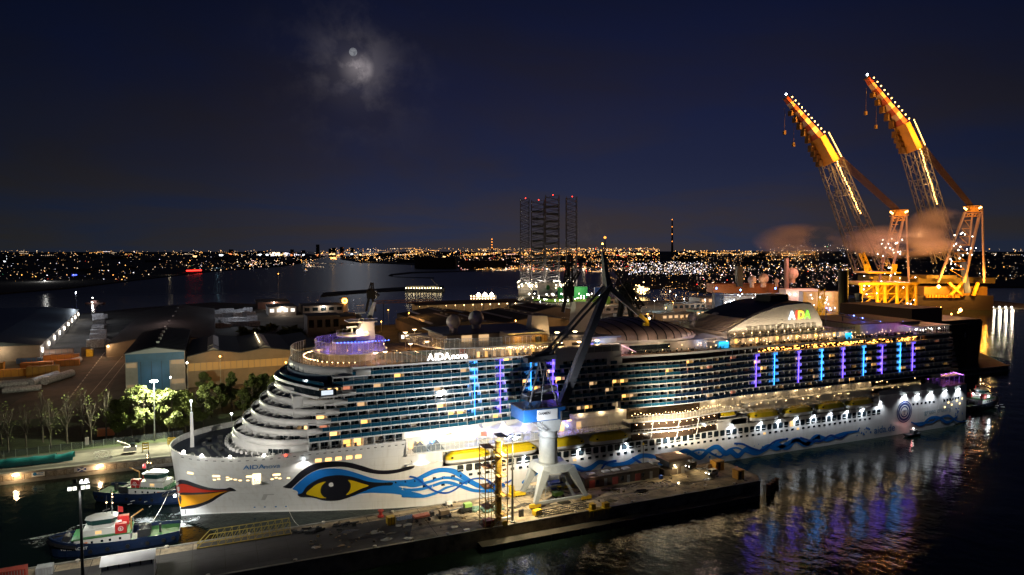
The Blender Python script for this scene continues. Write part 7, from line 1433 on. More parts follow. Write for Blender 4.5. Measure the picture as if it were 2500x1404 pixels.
# heavy lift cranes on their vessel
CRED = mat('crane_red', (.42, .07, .02), .5, var=.2, scale=.1); CWHT = mat('crane_white', (.55, .38, .24), .5, var=.2, scale=.1); CYEL = mat('crane_yellow', (.52, .26, .025), .5, var=.25, scale=.1); CLAT = mat('lattice_grey', (.10, .095, .10), .6)
def lift_crane(label, tip, kn, jl, jr, bl, br, top, legs, d):
    A = lambda p, dd=d: at_d(p[0], p[1], dd)
    t = thing('heavy_lift_crane', label, 'crane', A(((bl[0] + br[0]) / 2, bl[1])))
    T, K, J = A(tip), A(kn), A(((jl[0] + jr[0]) / 2, (jl[1] + jr[1]) / 2))
    n = 9; w0, w1 = 5.0, 11.5; sd_ = (J - K).normalized().cross(FH).normalized(); UPB = (-FH * .82 + (sd_ if sd_.z > 0 else -sd_) * .57)
    for i in range(n):
        a, b = T.lerp(K, i / n), T.lerp(K, (i + 1) / n); MB().bar(a, b, w0 + (w1 - w0) * i / n, w0 + (w1 - w0) * i / n, up=UPB, w2=w0 + (w1 - w0) * (i + 1) / n, h2=w0 + (w1 - w0) * (i + 1) / n).build('jib_band', (CRED, CWHT)[i % 2], t)
    MB().bar(T + (T - K) * .03, T, 6, 6, up=UPB).build('jib_tip', DARK, t); MB().bar(K, J, 13, 15, up=UPB, w2=14.5, h2=17).build('jib_block', CYEL, t)
    side = (J - K).normalized().cross(FH).normalized()
    if side.z < 0: side = -side
    tb = MB(); q = at_d(bl[0], bl[1], d + 10)
    for i in range(4): a = K.lerp(J, .2 + i * .2) - side * 12; tb.obox((a.x, a.y, a.z - 5), 7, 6, 8)
    for i in range(5): a = T.lerp(K, .3 + i * .16) - side * (6 + i * 1.2); tb.obox((a.x, a.y, a.z - 4), 5, 6, 6 + i)
    tb.build('hook_sheaves', mat('sheave_dark', (.13, .07, .02), .6), t, kind='stuff')
    hk = MB()
    for f, l in ((.15, 30), (.5, 26)): a = T.lerp(K, f) - side * (7 + f * 8); hk.rod(a, a - V((0, 0, l)), .2, 4); hk.obox((a.x, a.y, a.z - l - 4), 3.2, 2.4, 5)
    hk.build('hook_blocks', mat('sheave_dark', (.13, .07, .02)), t, kind='stuff')
    MB().truss(A(jr), A(br), 12, 9, 13, .75, side=RGT, rb=.5).build('boom_leg', CLAT, t); MB().truss(A(jl), A(bl, d + 12), 11, 9, 13, .7, side=RGT, rb=.45).build('boom_leg', CLAT, t)
    m = MB()
    for f in (.28, .62): m.truss(A(jl).lerp(A(bl), f), A(jr).lerp(A(br), f), 7, 7, 4, .45)
    m.build('boom_tie', CLAT, t)
    TP = A(top)
    m = MB()
    for k in range(7): m.rod(K.lerp(J, .75) + side * (4 + 1.6 * k), TP + V((0, 0, 1.5 * (k - 3))), .55, 4)
    m.build('luffing_ropes', mat('rope_brown', (.06, .035, .025), .9), t, kind='stuff')
    for (x0, y0_), (x1, y1_), w in legs: MB().bar(A((x0, y0_)), A((x1, y1_)), w * .5, w * .5).build('a_frame_leg', mat('frame_tan', (.40, .28, .22), .6, var=.2, scale=.1), t)
    m = MB(); m.truss(A((top[0] - 20, top[1] + 3)), A((top[0] + 20, top[1] + 1)), 6, 7, 6, .6); m.truss(A((top[0] - 18, top[1] + 18)), A((top[0] + 12, top[1] + 16)), 5, 4, 6, .5); m.bar(A((top[0] - 10, top[1] + 3)), A((top[0] + 12, top[1] + 2)), 4, 5); m.build('a_frame_head', CYEL, t); m = MB()
    for k in range(7): y = top[1] + 30 + k * 20; m.rod(A((top[0] - 20 - k * 6, y)), A((top[0] - 2 - k * 3, y)), .5, 4); m.rod(A((top[0] - 20 - k * 6, y)), A((top[0] - 5 - k * 3, y + 20)), .35, 4)
    m.build('a_frame_bracing', CYEL, t, kind='stuff'); lamp(A((top[0], top[1] + 60)) - FH * 40, 9000, (1, .6, .25), 1)
    for f in (.15, .5, .85): lamp(T.lerp(J, f) + side * 22 - FH * 20, 30000, (1, .42, .06), 1.5)
    bu = MB(); bo_ = MB()
    for i in range(11): a = T.lerp(K, (i + .4) / 11) + side * (5.5 + 5 * i / 11) - FH * 4; bu.octa(a, 1.1)
    for i in range(14): a = K.lerp(J, i / 14) + side * 13 - FH * 6; bu.octa(a, .9)
    for i in range(26): a = A(jr).lerp(A(br), i / 26 * .50) - FH * 6 + V((rnd.uniform(-1, 1), 0, 0)) - RGT * 3; bu.octa(a, .95)
    for x, y in ((top[0] - 20, top[1]), (top[0] + 20, top[1] - 2), (top[0] + 16, top[1]), (top[0] - 16, top[1] + 3)): bu.octa(A((x, y), d - 8), 1.5)
    bu.build('boom_lamps', em('boom_lamp', (1, .52, .12), 12), t, kind='stuff')
    MB().octa(T + V((0, 0, 5)), 1.6).build('tip_lamp', COOL, t)
    for i in range(22): bo_.octa(at_d(rnd.uniform(top[0] - 55, top[0] + 10), rnd.uniform(top[1] + 60, bl[1] + 20), d - 12), rnd.uniform(.5, .9))
    bo_.build('frame_lamps', WHT, t, kind='stuff')
    for i in range(5): a = T.lerp(K, .1 + i * .2); o = a + side * (16 + 2 * i) - FH * 14 + (T - K).normalized() * 4; lamp(o, 22000 + 10000 * i, (1, .36, .05), .8, a, 110, .8)
    for i in range(3): a = K.lerp(J, .2 + i * .3); lamp(a + side * 26 - FH * 20, 60000, (1, .42, .05), .8, a, 110, .8)
    for i in range(4): a = A(jr).lerp(A(br), .06 + i * .12); lamp(a - FH * 9 - RGT * 5, 7000, (1, .5, .15), .8)
    lamp(at_d(top[0] + 14, top[1] + 10, d - 14), 9000, (1, .42, .14), .8); lamp(at_d(top[0], top[1] + 90, d - 75), 16000, (1, .42, .26), 1); lamp(A(jl) - FH * 14 + RGT * 12 - V((0, 0, 18)), 8000, (1, .45, .1), .6)
    return t
CL = [((2208, 522), (2172, 690), 4.5), ((2213, 522), (2219, 692), 3.5), ((2180, 526), (2146, 690), 4), ((2196, 526), (2150, 640), 2.5)]
CR = [((2398, 508), (2403, 690), 4), ((2392, 520), (2354, 690), 5), ((2356, 518), (2290, 690), 4.5), ((2374, 520), (2366, 600), 3)]
lift_crane('left of the two huge floodlit red and white striped heavy lift cranes', (1919, 240), (1996, 338), (2012, 402), (2044, 396), (2098, 660), (2160, 655), (2195, 518), CL, 860)
lift_crane('right of the two huge floodlit red and white striped heavy lift cranes', (2117, 192), (2202, 305), (2214, 372), (2246, 366), (2292, 640), (2330, 640), (2375, 508), CR, 875)
t = thing('crane_vessel', 'broad dark heavy lift vessel with an orange lit deck under the two huge cranes', 'ship', at_d(2330, 760, 880))
m = MB(); fbox(m, 2236, 2424, 722, 775, 885, 60); m.build('hull', mat('vessel_hull', (.03, .022, .018), .6), t); m = MB(); fbox(m, 2256, 2410, 700, 722, 890, 40); m.build('deck_house', mat('vessel_ochre', (.30, .17, .03), .6, var=.3, scale=.05), t); m = MB(); fbox(m, 2240, 2430, 678, 692, 900, 60); fbox(m, 2262, 2335, 672, 680, 885, 40); fbox(m, 2132, 2200, 674, 690, 890, 40); m.build('crane_tub', mat('vessel_olive', (.16, .12, .03), .6, var=.4, scale=.03), t)
m = MB()
for x0, x1 in ((2316, 2350), (2350, 2320), (2388, 2376)): m.bar(at_d(x0, 690, 880), at_d(x1, 722, 880), 3, 3)
m.build('deck_brace', CYEL, t); m = MB(); m.bar(at_d(2350, 640, 878), at_d(2362, 715, 878), 7, 6); m.build('boom_rest', mat('rest_blue', (.03, .05, .14), .6), t)
for i in range(12): m = MB(); fbox(m, 2262 + i * 7, 2266 + i * 7, 720, 727, 880, 3); m.build('bulwark_plate', CYEL, t)
for x, y, p in ((2290, 706, 60000), (2340, 700, 50000), (2385, 702, 70000), (2150, 660, 50000), (2240, 664, 30000), (2320, 670, 40000), (2410, 672, 30000)): lamp(at_d(x, y, 868), p, (1, .42, .05), 1)
m = MB(); m.octa(at_d(2292, 700, 866), 2.6); m.octa(at_d(2110, 693, 700), 2.0); m.octa(at_d(2345, 757, 700), 2.0); m.octa(at_d(2286, 752, 700), 1.2); m.octa(at_d(2297, 752, 700), 1.2); m.build('deck_lamps', em('sodium_flood', (1, .42, .08), 40), t, kind='stuff')
t = thing('steel_jacket', 'yellow lit lattice jacket and module stack on the quay before the left heavy crane', 'structure', at_d(2160, 800, 690)); m = MB(); D_ = 690
JY = mat('jacket_yellow', (.50, .31, .03), .55, var=.3, scale=.08)
cx_ = [2102, 2142, 2160, 2190, 2215, 2236]
for x in cx_: MB().rod(at_d(x, 836, D_), at_d(x, 690, D_), 1.7, 8).build('column', JY, t)
for k, y in enumerate((830, 800, 772, 745, 718)):
    for a, b in zip(cx_[:-1], cx_[1:]): m.rod(at_d(a, y, D_), at_d(b, y - 2, D_), .6, 5); m.rod(at_d(a, y, D_), at_d(b, y - 27, D_), .5, 4); m.rod(at_d(a, y, D_ + 30), at_d(b, y - 20, D_ + 30), .5, 4)
m.build('bracing', JY, t, kind='stuff'); m = MB(); fbox(m, 2096, 2240, 690, 696, D_ - 6, 40); fbox(m, 2120, 2200, 664, 668, D_, 30); fbox(m, 2130, 2170, 696, 730, D_ + 12, 20); fbox(m, 2190, 2232, 694, 728, D_ + 8, 24); m.build('module_deck', JY, t)
m = MB(); m.truss(at_d(2122, 664, D_), at_d(2103, 617, D_), 4, 4, 8, .35); m.build('pedestal_boom', JY, t); m = MB(); m.loft([[at_d(2115 - 4, 664, D_), at_d(2115 + 4, 664, D_), at_d(2115 + 4, 664, D_ + 6), at_d(2115 - 4, 664, D_ + 6)], [at_d(2115 - 8, 645, D_), at_d(2123, 645, D_), at_d(2123, 645, D_ + 6), at_d(2107, 645, D_ + 6)]]); m.loft([[at_d(2184 - 4, 664, D_), at_d(2184 + 4, 664, D_), at_d(2188, 664, D_ + 6), at_d(2180, 664, D_ + 6)], [at_d(2177, 645, D_), at_d(2192, 645, D_), at_d(2192, 645, D_ + 6), at_d(2177, 645, D_ + 6)]]); m.build('cone_guide', JY, t)
for i in range(24): m = MB(); x, y = rnd.uniform(2100, 2236), rnd.uniform(668, 830); fbox(m, x, x + rnd.uniform(3, 16), y, y + rnd.uniform(2, 8), D_ + rnd.uniform(-4, 20), 4); m.build('module_box', JY, t)
m = MB(); [m.octa(at_d(rnd.uniform(2100, 2240), rnd.uniform(668, 835), D_ - 5), .6) for i in range(30)]; m.build('work_lamps', WHT, t, kind='stuff')
for x, y, p in ((2112, 695, 60000), (2150, 740, 60000), (2200, 750, 60000), (2135, 790, 36000), (2220, 800, 36000), (2170, 680, 50000), (2190, 655, 30000)): lamp(at_d(x, y, D_ - 28), p, (1, .44, .04), 1)
t = thing('dark_stack', 'tall dark chimney stack left of the yellow jacket', 'chimney', at_d(2059, 800, 650)); MB().rod(at_d(2059, 790, 650), at_d(2059, 662, 650), 4.4, 14).build('shaft', mat('stack_black', (.02, .018, .018), .7), t)
t = thing('grey_stack', 'short grey banded cylinder right of the dark stack', 'tank', at_d(2096, 800, 640)); MB().rod(at_d(2096, 800, 640), at_d(2096, 716, 640), 3.2, 14).build('shaft', STEEL, t); [MB().rod(at_d(2096, y, 640), at_d(2096, y - 2, 640), 3.35, 14).build('band', DARK, t) for y in (735, 755)]
t = thing('pale_fin', 'pale tapered ventilation fin between the dark and the grey stack', 'fin', at_d(2078, 790, 640)); m = MB(); m.loft([[at_d(2064, 790, 640), at_d(2092, 790, 640), at_d(2092, 790, 650), at_d(2064, 790, 650)], [at_d(2074, 728, 640), at_d(2092, 728, 640), at_d(2092, 728, 650), at_d(2074, 728, 650)]]); m.build('body', WGRY, t)
# dark hull moored beyond the stern, with its lit after deck
t = thing('dark_vessel', 'big dark unlit hull with a white zero mark lying beyond the ship stern', 'ship', (450, 80, 0)); DH = mat('dark_hull', (.020, .009, .007), .7, var=.4, scale=.1)
rg = [[(x, y0_, -1), (x, y1_, -1), (x + f, y1_, 31), (x + f, y0_, 31)] for x, y0_, y1_, f in ((400, 60, 130, 0), (450, 62, 130, 0), (474, 70, 126, 4), (486, 90, 112, 8))]; MB().loft(rg).build('hull', DH, t); MB().ball((488, 92, 6), 9, 12, 8, .7).build('bulb', DH, t); MB().box(418, 66, 31, 470, 120, 33).build('deck', DARK, t); m = MB(); m.box(400, 64, 33, 428, 116, 42); m.build('deck_house', mat('house_rust', (.20, .10, .06), .7), t); vs_, fs_ = text_mesh('0', 4.2); MB().add([(447 + a * .7, 61.8, 22.5 + b) for a, b in vs_], fs_).build('lettering', WT, t)
for x, y, p in ((436, 72, 1500), (452, 74, 1500), (468, 80, 1200)): MB().octa((x, y, 36), .7).build('deck_lamp', ORNG, t); lamp((x, y, 36.4), p, (1, .55, .15), .4)
t = thing('lit_quay', 'distant quay edge with a row of white lamps at the right picture edge', 'quay', at_z(2380, 760, 2)); m = MB(); fbox(m, 2300, 2600, 752, 760, 905, 200); m.build('edge', CONC, t)
for i, x in enumerate((2372, 2392, 2410, 2424, 2440, 2455, 2470)): p = at_d(x, 750, 900); MB().octa(p, 1.3).build('lamp_head', WHT, t); lamp(p - FH * 3, 3500, (1, .85, .6), .6)
# floating dock and the vessel inside it
t = thing('floating_dock', 'grey floating dock wall with lamps up its edge behind the ribbed dome', 'dock', at_d(1840, 790, 740)); m = MB(); fbox(m, 1766, 1925, 722, 795, 740, 12); m.build('wall', mat('dock_grey', (.26, .26, .27), .7, var=.35, scale=.06), t); m = MB(); fbox(m, 1744, 1764, 715, 795, 742, 10); m.build('end_tower', mat('dock_navy', (.03, .05, .10), .7), t); m = MB(); m.truss(at_d(1755, 725, 738), at_d(1910, 722, 738), 6, 5, 14, .3); m.rod(at_d(1790, 728, 738), at_d(1830, 752, 738), .4, 4); m.rod(at_d(1880, 728, 738), at_d(1860, 752, 738), .4, 4); m.build('gangway', STEEL, t)
for y in (738, 748, 759, 770, 780): m = MB(); m.octa(at_d(1783, y, 737), 1.2); m.build('edge_lamp', COOL, t); lamp(at_d(1783, y, 731), 900, (1, .95, .9), .5)
for x in (1800, 1850, 1900): lamp(at_d(x, 716, 725), 5000, (.9, .85, .8), .5)
vs_, fs_ = text_mesh('5', 9); o_ = at_d(1824, 752, 739); ra = RGT; MB().add([(o_.x + ra.x * a, o_.y + ra.y * a, o_.z + b) for a, b in vs_], fs_).build('lettering', BLACK, t)
t = thing('supply_ship', 'offshore ship with orange deck and radomes lying in the floating dock', 'ship', at_d(1880, 740, 790)); m = MB(); fbox(m, 1742, 1900, 694, 716, 800, 30); m.build('orange_deck', mat('deck_orange', (.30, .09, .02), .7), t); m = MB(); fbox(m, 1918, 2000, 706, 745, 770, 20); m.build('white_side', mat('ship_pink_white', (.55, .45, .42), .5), t); m = MB(); fbox(m, 1960, 2050, 712, 770, 730, 12); m.build('bridge_block', mat('bridge_grey', (.40, .34, .32), .5, var=.2, scale=.1), t); m = MB(); m.rod(at_d(1920, 706, 790), at_d(1920, 630, 790), 2.6, 8); m.build('mast', mat('mast_pink', (.22, .15, .14), .6), t)
for x, y, r in ((1836, 683, 5), (1864, 680, 6), (1934, 668, 7), (1896, 686, 3)): p = at_d(x, y, 792); m = MB(); m.ball(p, r, 12, 8); m.rod(p, p - V((0, 0, r + 4)), r * .5, 8); m.build('radome', mat('radome_pink', (.40, .30, .26), .6), t)
m = MB(); fbox(m, 1800, 1814, 650, 700, 795, 8); m.build('exhaust', BLACK, t); m = MB(); [m.octa(at_d(1928 + i * 13, 718 + (i % 3), 766), 1.2) for i in range(9)]; [m.octa(at_d(rnd.uniform(1770, 2040), rnd.uniform(712, 760), 726), rnd.uniform(.4, .8)) for i in range(36)]; m.build('deck_lamps', WHT, t, kind='stuff')
for x in (1930, 1960, 1990): lamp(at_d(x, 722, 758), 3500, (1, .62, .5), .5)
m = MB(); [m.octa(at_d(x, y, 738), 1.1) for x, y in ((1749, 704), (1808, 708), (1893, 704))]; m.build('blue_lamps', em('dock_blue', (.05, .15, 1), 40), t, kind='stuff'); lamp(at_d(2030, 720, 722), 3000, (1, .6, .4), .5); lamp(at_d(1860, 690, 780), 3500, (1, .5, .2), .5)
t = thing('yellow_dock_crane', 'small yellow lattice crane standing right of the funnel', 'crane', at_d(2004, 760, 660)); m = MB(); m.truss(at_d(2004, 790, 660), at_d(2006, 706, 660), 5, 5, 8, .5); m.truss(at_d(1996, 770, 660), at_d(2014, 720, 660), 3, 3, 5, .35); m.build('lattice', JY, t); lamp(at_d(2004, 745, 650), 5000, (1, .75, .15), .5)
# dark dock cranes behind the jib
def dock_crane(lab, x, yb, yt, d, k):
    t = thing('dock_crane', lab, 'crane', at_d(x, yb, d)); s_ = d / FOC; m = MB()
    for dx in (-14 * k, 14 * k): m.rod(at_d(x + dx, yb, d), at_d(x + dx * .4, yb - 40 * k, d), 1.6 * k, 6)
    m.build('leg', DARK, t); m = MB(); fbox(m, x - 12 * k, x + 14 * k, yb - 62 * k, yb - 38 * k, d, 12 * k); m.build('house', DARK, t); m = MB()
    for a, b in (((x - 6 * k, yb - 60 * k), (x + 3 * k, yt)), ((x + 6 * k, yb - 60 * k), (x + 5 * k, yt)), ((x - 10 * k, yb - 58 * k), (x - 1 * k, yt + 20 * k)), ((x + 4 * k, yb - 62 * k), (x + 26 * k, yt + 40 * k))): m.truss(at_d(*a, d), at_d(*b, d), 2.4 * k, 2.4 * k, 10, .4 * k)
    m.build('jib', DARK, t); pass
dock_crane('dark dock crane behind the white funnel fin', 1388, 762, 622, 560, 1.0); dock_crane('dark bulky dock crane just behind the blue crane jib', 1528, 800, 690, 470, 1.5); dock_crane('faint dark dock crane standing left of the inland barge', 905, 760, 690, 700, .8)
# jack-up rig and the ships round it
t = thing('jack_up_rig', 'jack up rig with tall faint lattice legs and a glaring lit deck', 'rig', at_d(1340, 715, 1180)); RGD = mat('rig_leg_grey', (.10, .10, .12), .7)
for x, yt, w in ((1281, 486, 22), (1313, 490, 32), (1348, 478, 34), (1395, 482, 26)):
    MB().truss(at_d(x, 712, 1180), at_d(x, yt, 1180), w * .68, w * .68, 36, .6, side=RGT, rb=.45).build('lattice_leg', RGD, t); m = MB()
    for k in range(8): fbox(m, x - w * .42, x + w * .42, yt + 24 + k * 18, yt + 29 + k * 18, 1182, 3) if x in (1313, 1348) else None
    if m.v: m.build('leg_bracket', DARK, t)
    m = MB(); m.octa(at_d(x + 2, yt - 2, 1178), 1.1); m.build('tip_lamp', REDL, t)
m = MB(); fbox(m, 1264, 1402, 694, 708, 1185, 60); m.build('deck', mat('rig_deck', (.20, .18, .15), .7), t); m = MB(); fbox(m, 1266, 1300, 706, 722, 1180, 30); m.build('hull', WGRY, t); m = MB(); [m.octa(at_d(1264 + rnd.uniform(0, 138), 694 + rnd.gauss(0, 5), 1176), rnd.uniform(.7, 1.7)) for i in range(70)]; m.build('deck_lamps', em('rig_lamp', (1, .85, .55), 14), t, kind='stuff')
for x in (1280, 1320, 1360, 1395): lamp(at_d(x, 686, 1165), 26000, (1, .85, .6), 1)
t = thing('white_block_ship', 'white accommodation block with a green leaf mark beside the rig', 'ship', at_d(1340, 720, 1090)); m = MB(); fbox(m, 1312, 1356, 690, 722, 1090, 18); m.build('block', WHITE, t); o_ = at_d(1338, 702, 1089); m = MB(); m.ball(o_, 3.2, 8, 6, 1.3); m.build('mark', mat('leaf_green', (.04, .35, .08), .5), t); lamp(at_d(1335, 728, 1075), 9000, (1, .95, .85), 1)
t = thing('green_shed_ship', 'green sheeted block and lime lit dock side right of the rig', 'ship', at_d(1400, 730, 1050)); m = MB(); fbox(m, 1362, 1378, 702, 728, 1052, 14); fbox(m, 1398, 1434, 700, 730, 1050, 16); m.build('block', mat('shed_green', (.02, .32, .09), .6), t); m = MB(); fbox(m, 1303, 1448, 730, 748, 980, 14); fbox(m, 1446, 1490, 724, 758, 880, 14); m.build('dock_side', mat('lime_side', (.12, .26, .02), .6, var=.3, scale=.08), t); m = MB(); fbox(m, 1452, 1468, 702, 722, 1060, 10); m.build('blue_block', mat('skip_blue', (.02, .07, .35)), t)
for x, y, p in ((1330, 738, 9000), (1380, 736, 9000), (1430, 738, 9000), (1470, 738, 12000), (1415, 712, 14000)): lamp(at_d(x, y, 960 if y > 720 else 1032), p * (.8 if x < 1450 else .35), (.95, 1, .6), 1)
m = MB(); [m.octa(at_d(rnd.uniform(1290, 1470), rnd.uniform(716, 734), 960), rnd.uniform(.6, 1.4)) for i in range(44)]; m.build('dock_lamps', WHT, t, kind='stuff')
t = thing('lit_platform', 'dark vessel crowned with three glaring floodlights left of the rig', 'ship', at_d(1180, 740, 1040)); m = MB(); fbox(m, 1148, 1212, 722, 745, 1042, 20); m.build('block', mat('platform_dark', (.08, .06, .05), .7), t); m = MB(); [m.octa(at_d(x, y, 1036), r) for x, y, r in ((1168, 720, 3.4), (1184, 719, 3.4), (1200, 720, 3.4), (1180, 736, 2.2), (1190, 735, 2.2), (1198, 738, 2), (1208, 738, 1.6), (1172, 737, 1.5))]; m.build('floodlights', em('glare', (1, .85, .62), 40), t, kind='stuff'); m = MB(); [m.octa(at_d(1150 + (i % 9) * 7, 723 + 6 * (i // 9), 1037), .9) for i in range(27)]; m.build('window_lamps', WARM, t, kind='stuff')
for x in (1168, 1200): lamp(at_d(x, 728, 1024), 9000, (1, .85, .6), 1)
t = thing('golden_vessel', 'small vessel thick with golden lamps right of the crane apex', 'ship', at_d(1567, 715, 1150)); m = MB(); fbox(m, 1546, 1586, 700, 718, 1150, 20); m.build('hull', DARK, t); m = MB(); [m.octa(at_d(rnd.gauss(1567, 9), rnd.gauss(706, 7), 1144), rnd.uniform(.7, 1.4)) for i in range(60)]; m.build('lamps', em('gold_lamp', (1, .65, .25), 9), t, kind='stuff')
t = thing('inland_barge', 'long inland barge with a row of lit lamps lying at the spit', 'barge', at_z(1035, 712, 0)); m = MB(); fbox(m, 988, 1084, 704, 712, 1275, 14); m.build('hull', DARK, t); m = MB(); fbox(m, 992, 1072, 698.5, 704, 1277, 10); m.build('hold_cover', mat('cover_cream', (.50, .46, .36), .6), t); m = MB(); m.rod(at_d(1072, 700, 1272), at_d(1053, 681, 1272), .7, 4); m.build('boom', STEEL, t); m = MB(); [m.octa(at_d(991 + i * 6.6, 703.5, 1270), 1.0) for i in range(14)]; m.build('lamps', em('barge_lamp', (1, .80, .45), 12), t, kind='stuff')
for x in (1000, 1010, 1030, 1045, 1060, 1075): lamp(at_d(x, 706, 1255), 250, (1, .8, .5), .8)
t = thing('patrol_tug', 'small dark tug with two white lamps out on the river at the left', 'tug', at_z(228, 742, 0)); m = MB(); fbox(m, 208, 250, 739, 745, 985, 8); fbox(m, 222, 236, 733, 739, 986, 5); m.build('hull', mat('tug_brown', (.12, .05, .04), .6), t); m = MB(); m.octa(at_d(226, 727, 984), .9); m.octa(at_d(225, 738, 983), 1.1); m.build('lamps', WHT, t, kind='stuff'); lamp(at_d(226, 736, 980), 1600, (.95, .97, 1), .6)
# masts on the skyline
for x, yt, yb, d, w, lab in ((1641, 536, 625, 5200, 10, 'tall slender lattice mast with amber lamps on the right skyline'), (1477, 580, 615, 4600, 5, 'thin flare stack with a glowing orange tip above the crane apex'), (1201, 584, 618, 4800, 5, 'thin lit chimney on the skyline left of the rig')):
    t = thing('skyline_mast', lab, 'mast', at_d(x, yb, d)); m = MB(); m.rod(at_d(x, yb, d), at_d(x, yt, d), w, 5, w * .5); m.build('shaft', mat('mast_rust', (.10, .05, .04), .8), t); m = MB()
    if x == 1477: m.ball(at_d(x, yt, d), 9, 8, 6)
    else: [m.octa(at_d(x, yt + k * (yb - yt) / 5, d - 15), 5) for k in range(4)]
    m.build('lamps', em('mast_amber', (1, .32, .05), 6 if x == 1477 else 2.5), t, kind='stuff')
# city towers
TW = mat('tower_dark', (.05, .05, .055), .8); wcol = [em('tower_amber', (1, .6, .25), 2.2), em('tower_white', (.9, .95, 1), 2), em('tower_red', (1, .3, .1), 1.6)]
for i, (x, w, yt, yb, mi) in enumerate(((12, 10, 612, 640, 1), (476, 14, 612, 628, 0), (540, 14, 610, 625, 1), (563, 10, 600, 622, 2), (634, 12, 604, 624, 1), (652, 10, 605, 624, 1), (687, 8, 606, 624, 0), (712, 8, 600, 625, 2), (740, 9, 602, 624, 1), (775, 8, 588, 625, 2), (806, 9, 598, 622, 0), (815, 10, 596, 622, 0), (834, 10, 594, 622, 2), (859, 9, 596, 622, 1), (880, 8, 606, 624, 0), (1085, 12, 606, 628, 0), (1300, 12, 606, 628, 0), (1560, 16, 604, 622, 0))):
    d = 4200; t = thing('city_tower', 'distant tower, number %d from the left along the skyline' % (i + 1), 'building', at_d(x, yb, d), 'towers on the skyline'); t['label'] = 'distant tower on the skyline ' + ['at the far left picture edge', 'with an amber lit front and blue top', 'with a pale front right of it', 'slim and reddish lit before the leaning crane lights', 'pale, left of a close pair', 'pale, right of a close pair', 'amber, slim, above the bright stadium lights', 'reddish, just right of the stadium lights', 'white dotted, left of the river bend', 'tall unlit, red topped', 'golden, left half of a bright pair', 'golden, right half of a bright pair', 'red dotted, right of the golden pair', 'white dotted, slim, right of the red one', 'low amber, beside the river mouth', 'gold lit, stepped, right of the river mouth', 'amber, behind the rig legs', 'wide amber, right of the crane apex'][i]
    m = MB(); yt += 9; w *= .8; fbox(m, x - w / 2, x + w / 2, yt, yb + 6, d, 20); m.build('block', TW, t); m = MB()
    for k in range(int(w * 5)): a, b = rnd.uniform(x - w / 2, x + w / 2 - 2), rnd.uniform(yt, yb - 1); fbox(m, a, a + rnd.uniform(1.4, 2.6), b, b + rnd.uniform(.9, 1.8), d - 1.2, .8)
    m.build('lit_windows', wcol[mi], t, kind='stuff')
LB_ = mat('low_block', (.045, .043, .042), .9); BLB = None
for i in range(70):
    if i < 26: x, y = rnd.uniform(0, 740), rnd.uniform(622, 668); y = min(y, 705 - x * .085)
    else: x, y = rnd.uniform(860, 2450), rnd.uniform(622, 648)
    p = at_z(x, y, 2); s_ = (p - CAM).dot(FWD) / FOC; m = MB()
    if BLB is None: BLB = MB().box(-.5, -.5, 0, .5, .5, 1).build('low_block', LB_); o = BLB
    else: o = part(BLB, None)
    o.location = p; o.scale = (rnd.uniform(14, 46) * s_, 40, rnd.uniform(3, 8) * s_); o.rotation_euler = (0, 0, rnd.uniform(-.3, .3)); tag(o, ('dark low building among the lights of the left far bank', 'dark low building among the lights of the right far harbour')[i >= 26], 'building', ('low buildings on the left far bank', 'low buildings in the right far harbour')[i >= 26])
t = thing('refinery_shed', 'huge dark domed shed at the water right of the river bend', 'building', at_z(1070, 655, 2)); m = MB(); fbox(m, 1012, 1112, 630, 655, 2900, 80); m.build('wall', LB_, t); t = thing('storage_shed', 'long dark shed with a pale roof right of the domed shed', 'building', at_z(1180, 656, 2)); m = MB(); fbox(m, 1120, 1236, 636, 656, 2800, 80); m.build('wall', LB_, t)
# the lights of city and harbour, uncountable points
PAL = {'amber': em('city_amber', (1, .44, .10), 4.4), 'white': em('city_white', (1, .74, .48), 3.2), 'cool': em('city_cool', (.88, .85, 1), 3.2), 'pink': em('city_pink', (1, .55, .48), 4), 'dim': em('city_dim', (1, .55, .22), 2.0), 'red': em('city_red', (1, .05, .03), 4), 'green': em('city_green', (.15, 1, .4), 3), 'blue': em('city_blue', (.1, .2, 1), 5)}
pts_ = {k: MB() for k in PAL}
def scatter(n, x0, x1, y0, y1, wts, big=1.):
    row(int(n * .16), x0, x1, y0, y1, wts, big); spots(n, x0, x1, y0, y1, wts, big)
def row(n, x0, x1, y0, y1, wts, big):
    ks = list(wts); ws = [wts[k] for k in ks]
    for _ in range(n):   # street lines and lit yards
        x = rnd.uniform(x0, x1); y = y0 + (y1 - y0) * rnd.random(); sl, st, c = rnd.uniform(-.12, .12), rnd.uniform(2.2, 5), rnd.choices(ks, ws)[0]
        for i in range(rnd.randint(4, 10)):
            xx, yy = x + st * i, y + sl * st * i; d = min(9000, 76 * FOC / max(3, yy - 611)) if yy > 616 else 6500
            if xx < 745 and yy > 717 - xx * .098: continue
            pts_[c].octa(at_d(xx, yy, d), d / FOC * .8 * big * rnd.uniform(.6, 1.2))
def spots(n, x0, x1, y0, y1, wts, big=1., sx=None):
    ks = list(wts); ws = [wts[k] for k in ks]
    for _ in range(int(n * 2.1)):
        x = rnd.uniform(x0, x1); y = y0 + (y1 - y0) * rnd.random()
        d = min(9000, 76 * FOC / max(3, y - 611)) if y > 616 else rnd.uniform(5000, 8000)
        if x < 745 and y > 717 - x * .098: continue
        p = at_d(x, y, d); r = d / FOC * 1.05 * big * rnd.choice((.3, .35, .4, .45, .5, .6, .7, .8, 1.0, 1.4)); pts_[rnd.choices(ks, ws)[0]].octa(p + V((0, 0, rnd.uniform(0, 6))), r)
scatter(150, 0, 480, 614, 690, {'white': 3, 'cool': 3, 'dim': 6, 'amber': 2, 'red': .5, 'green': .3}, .72)
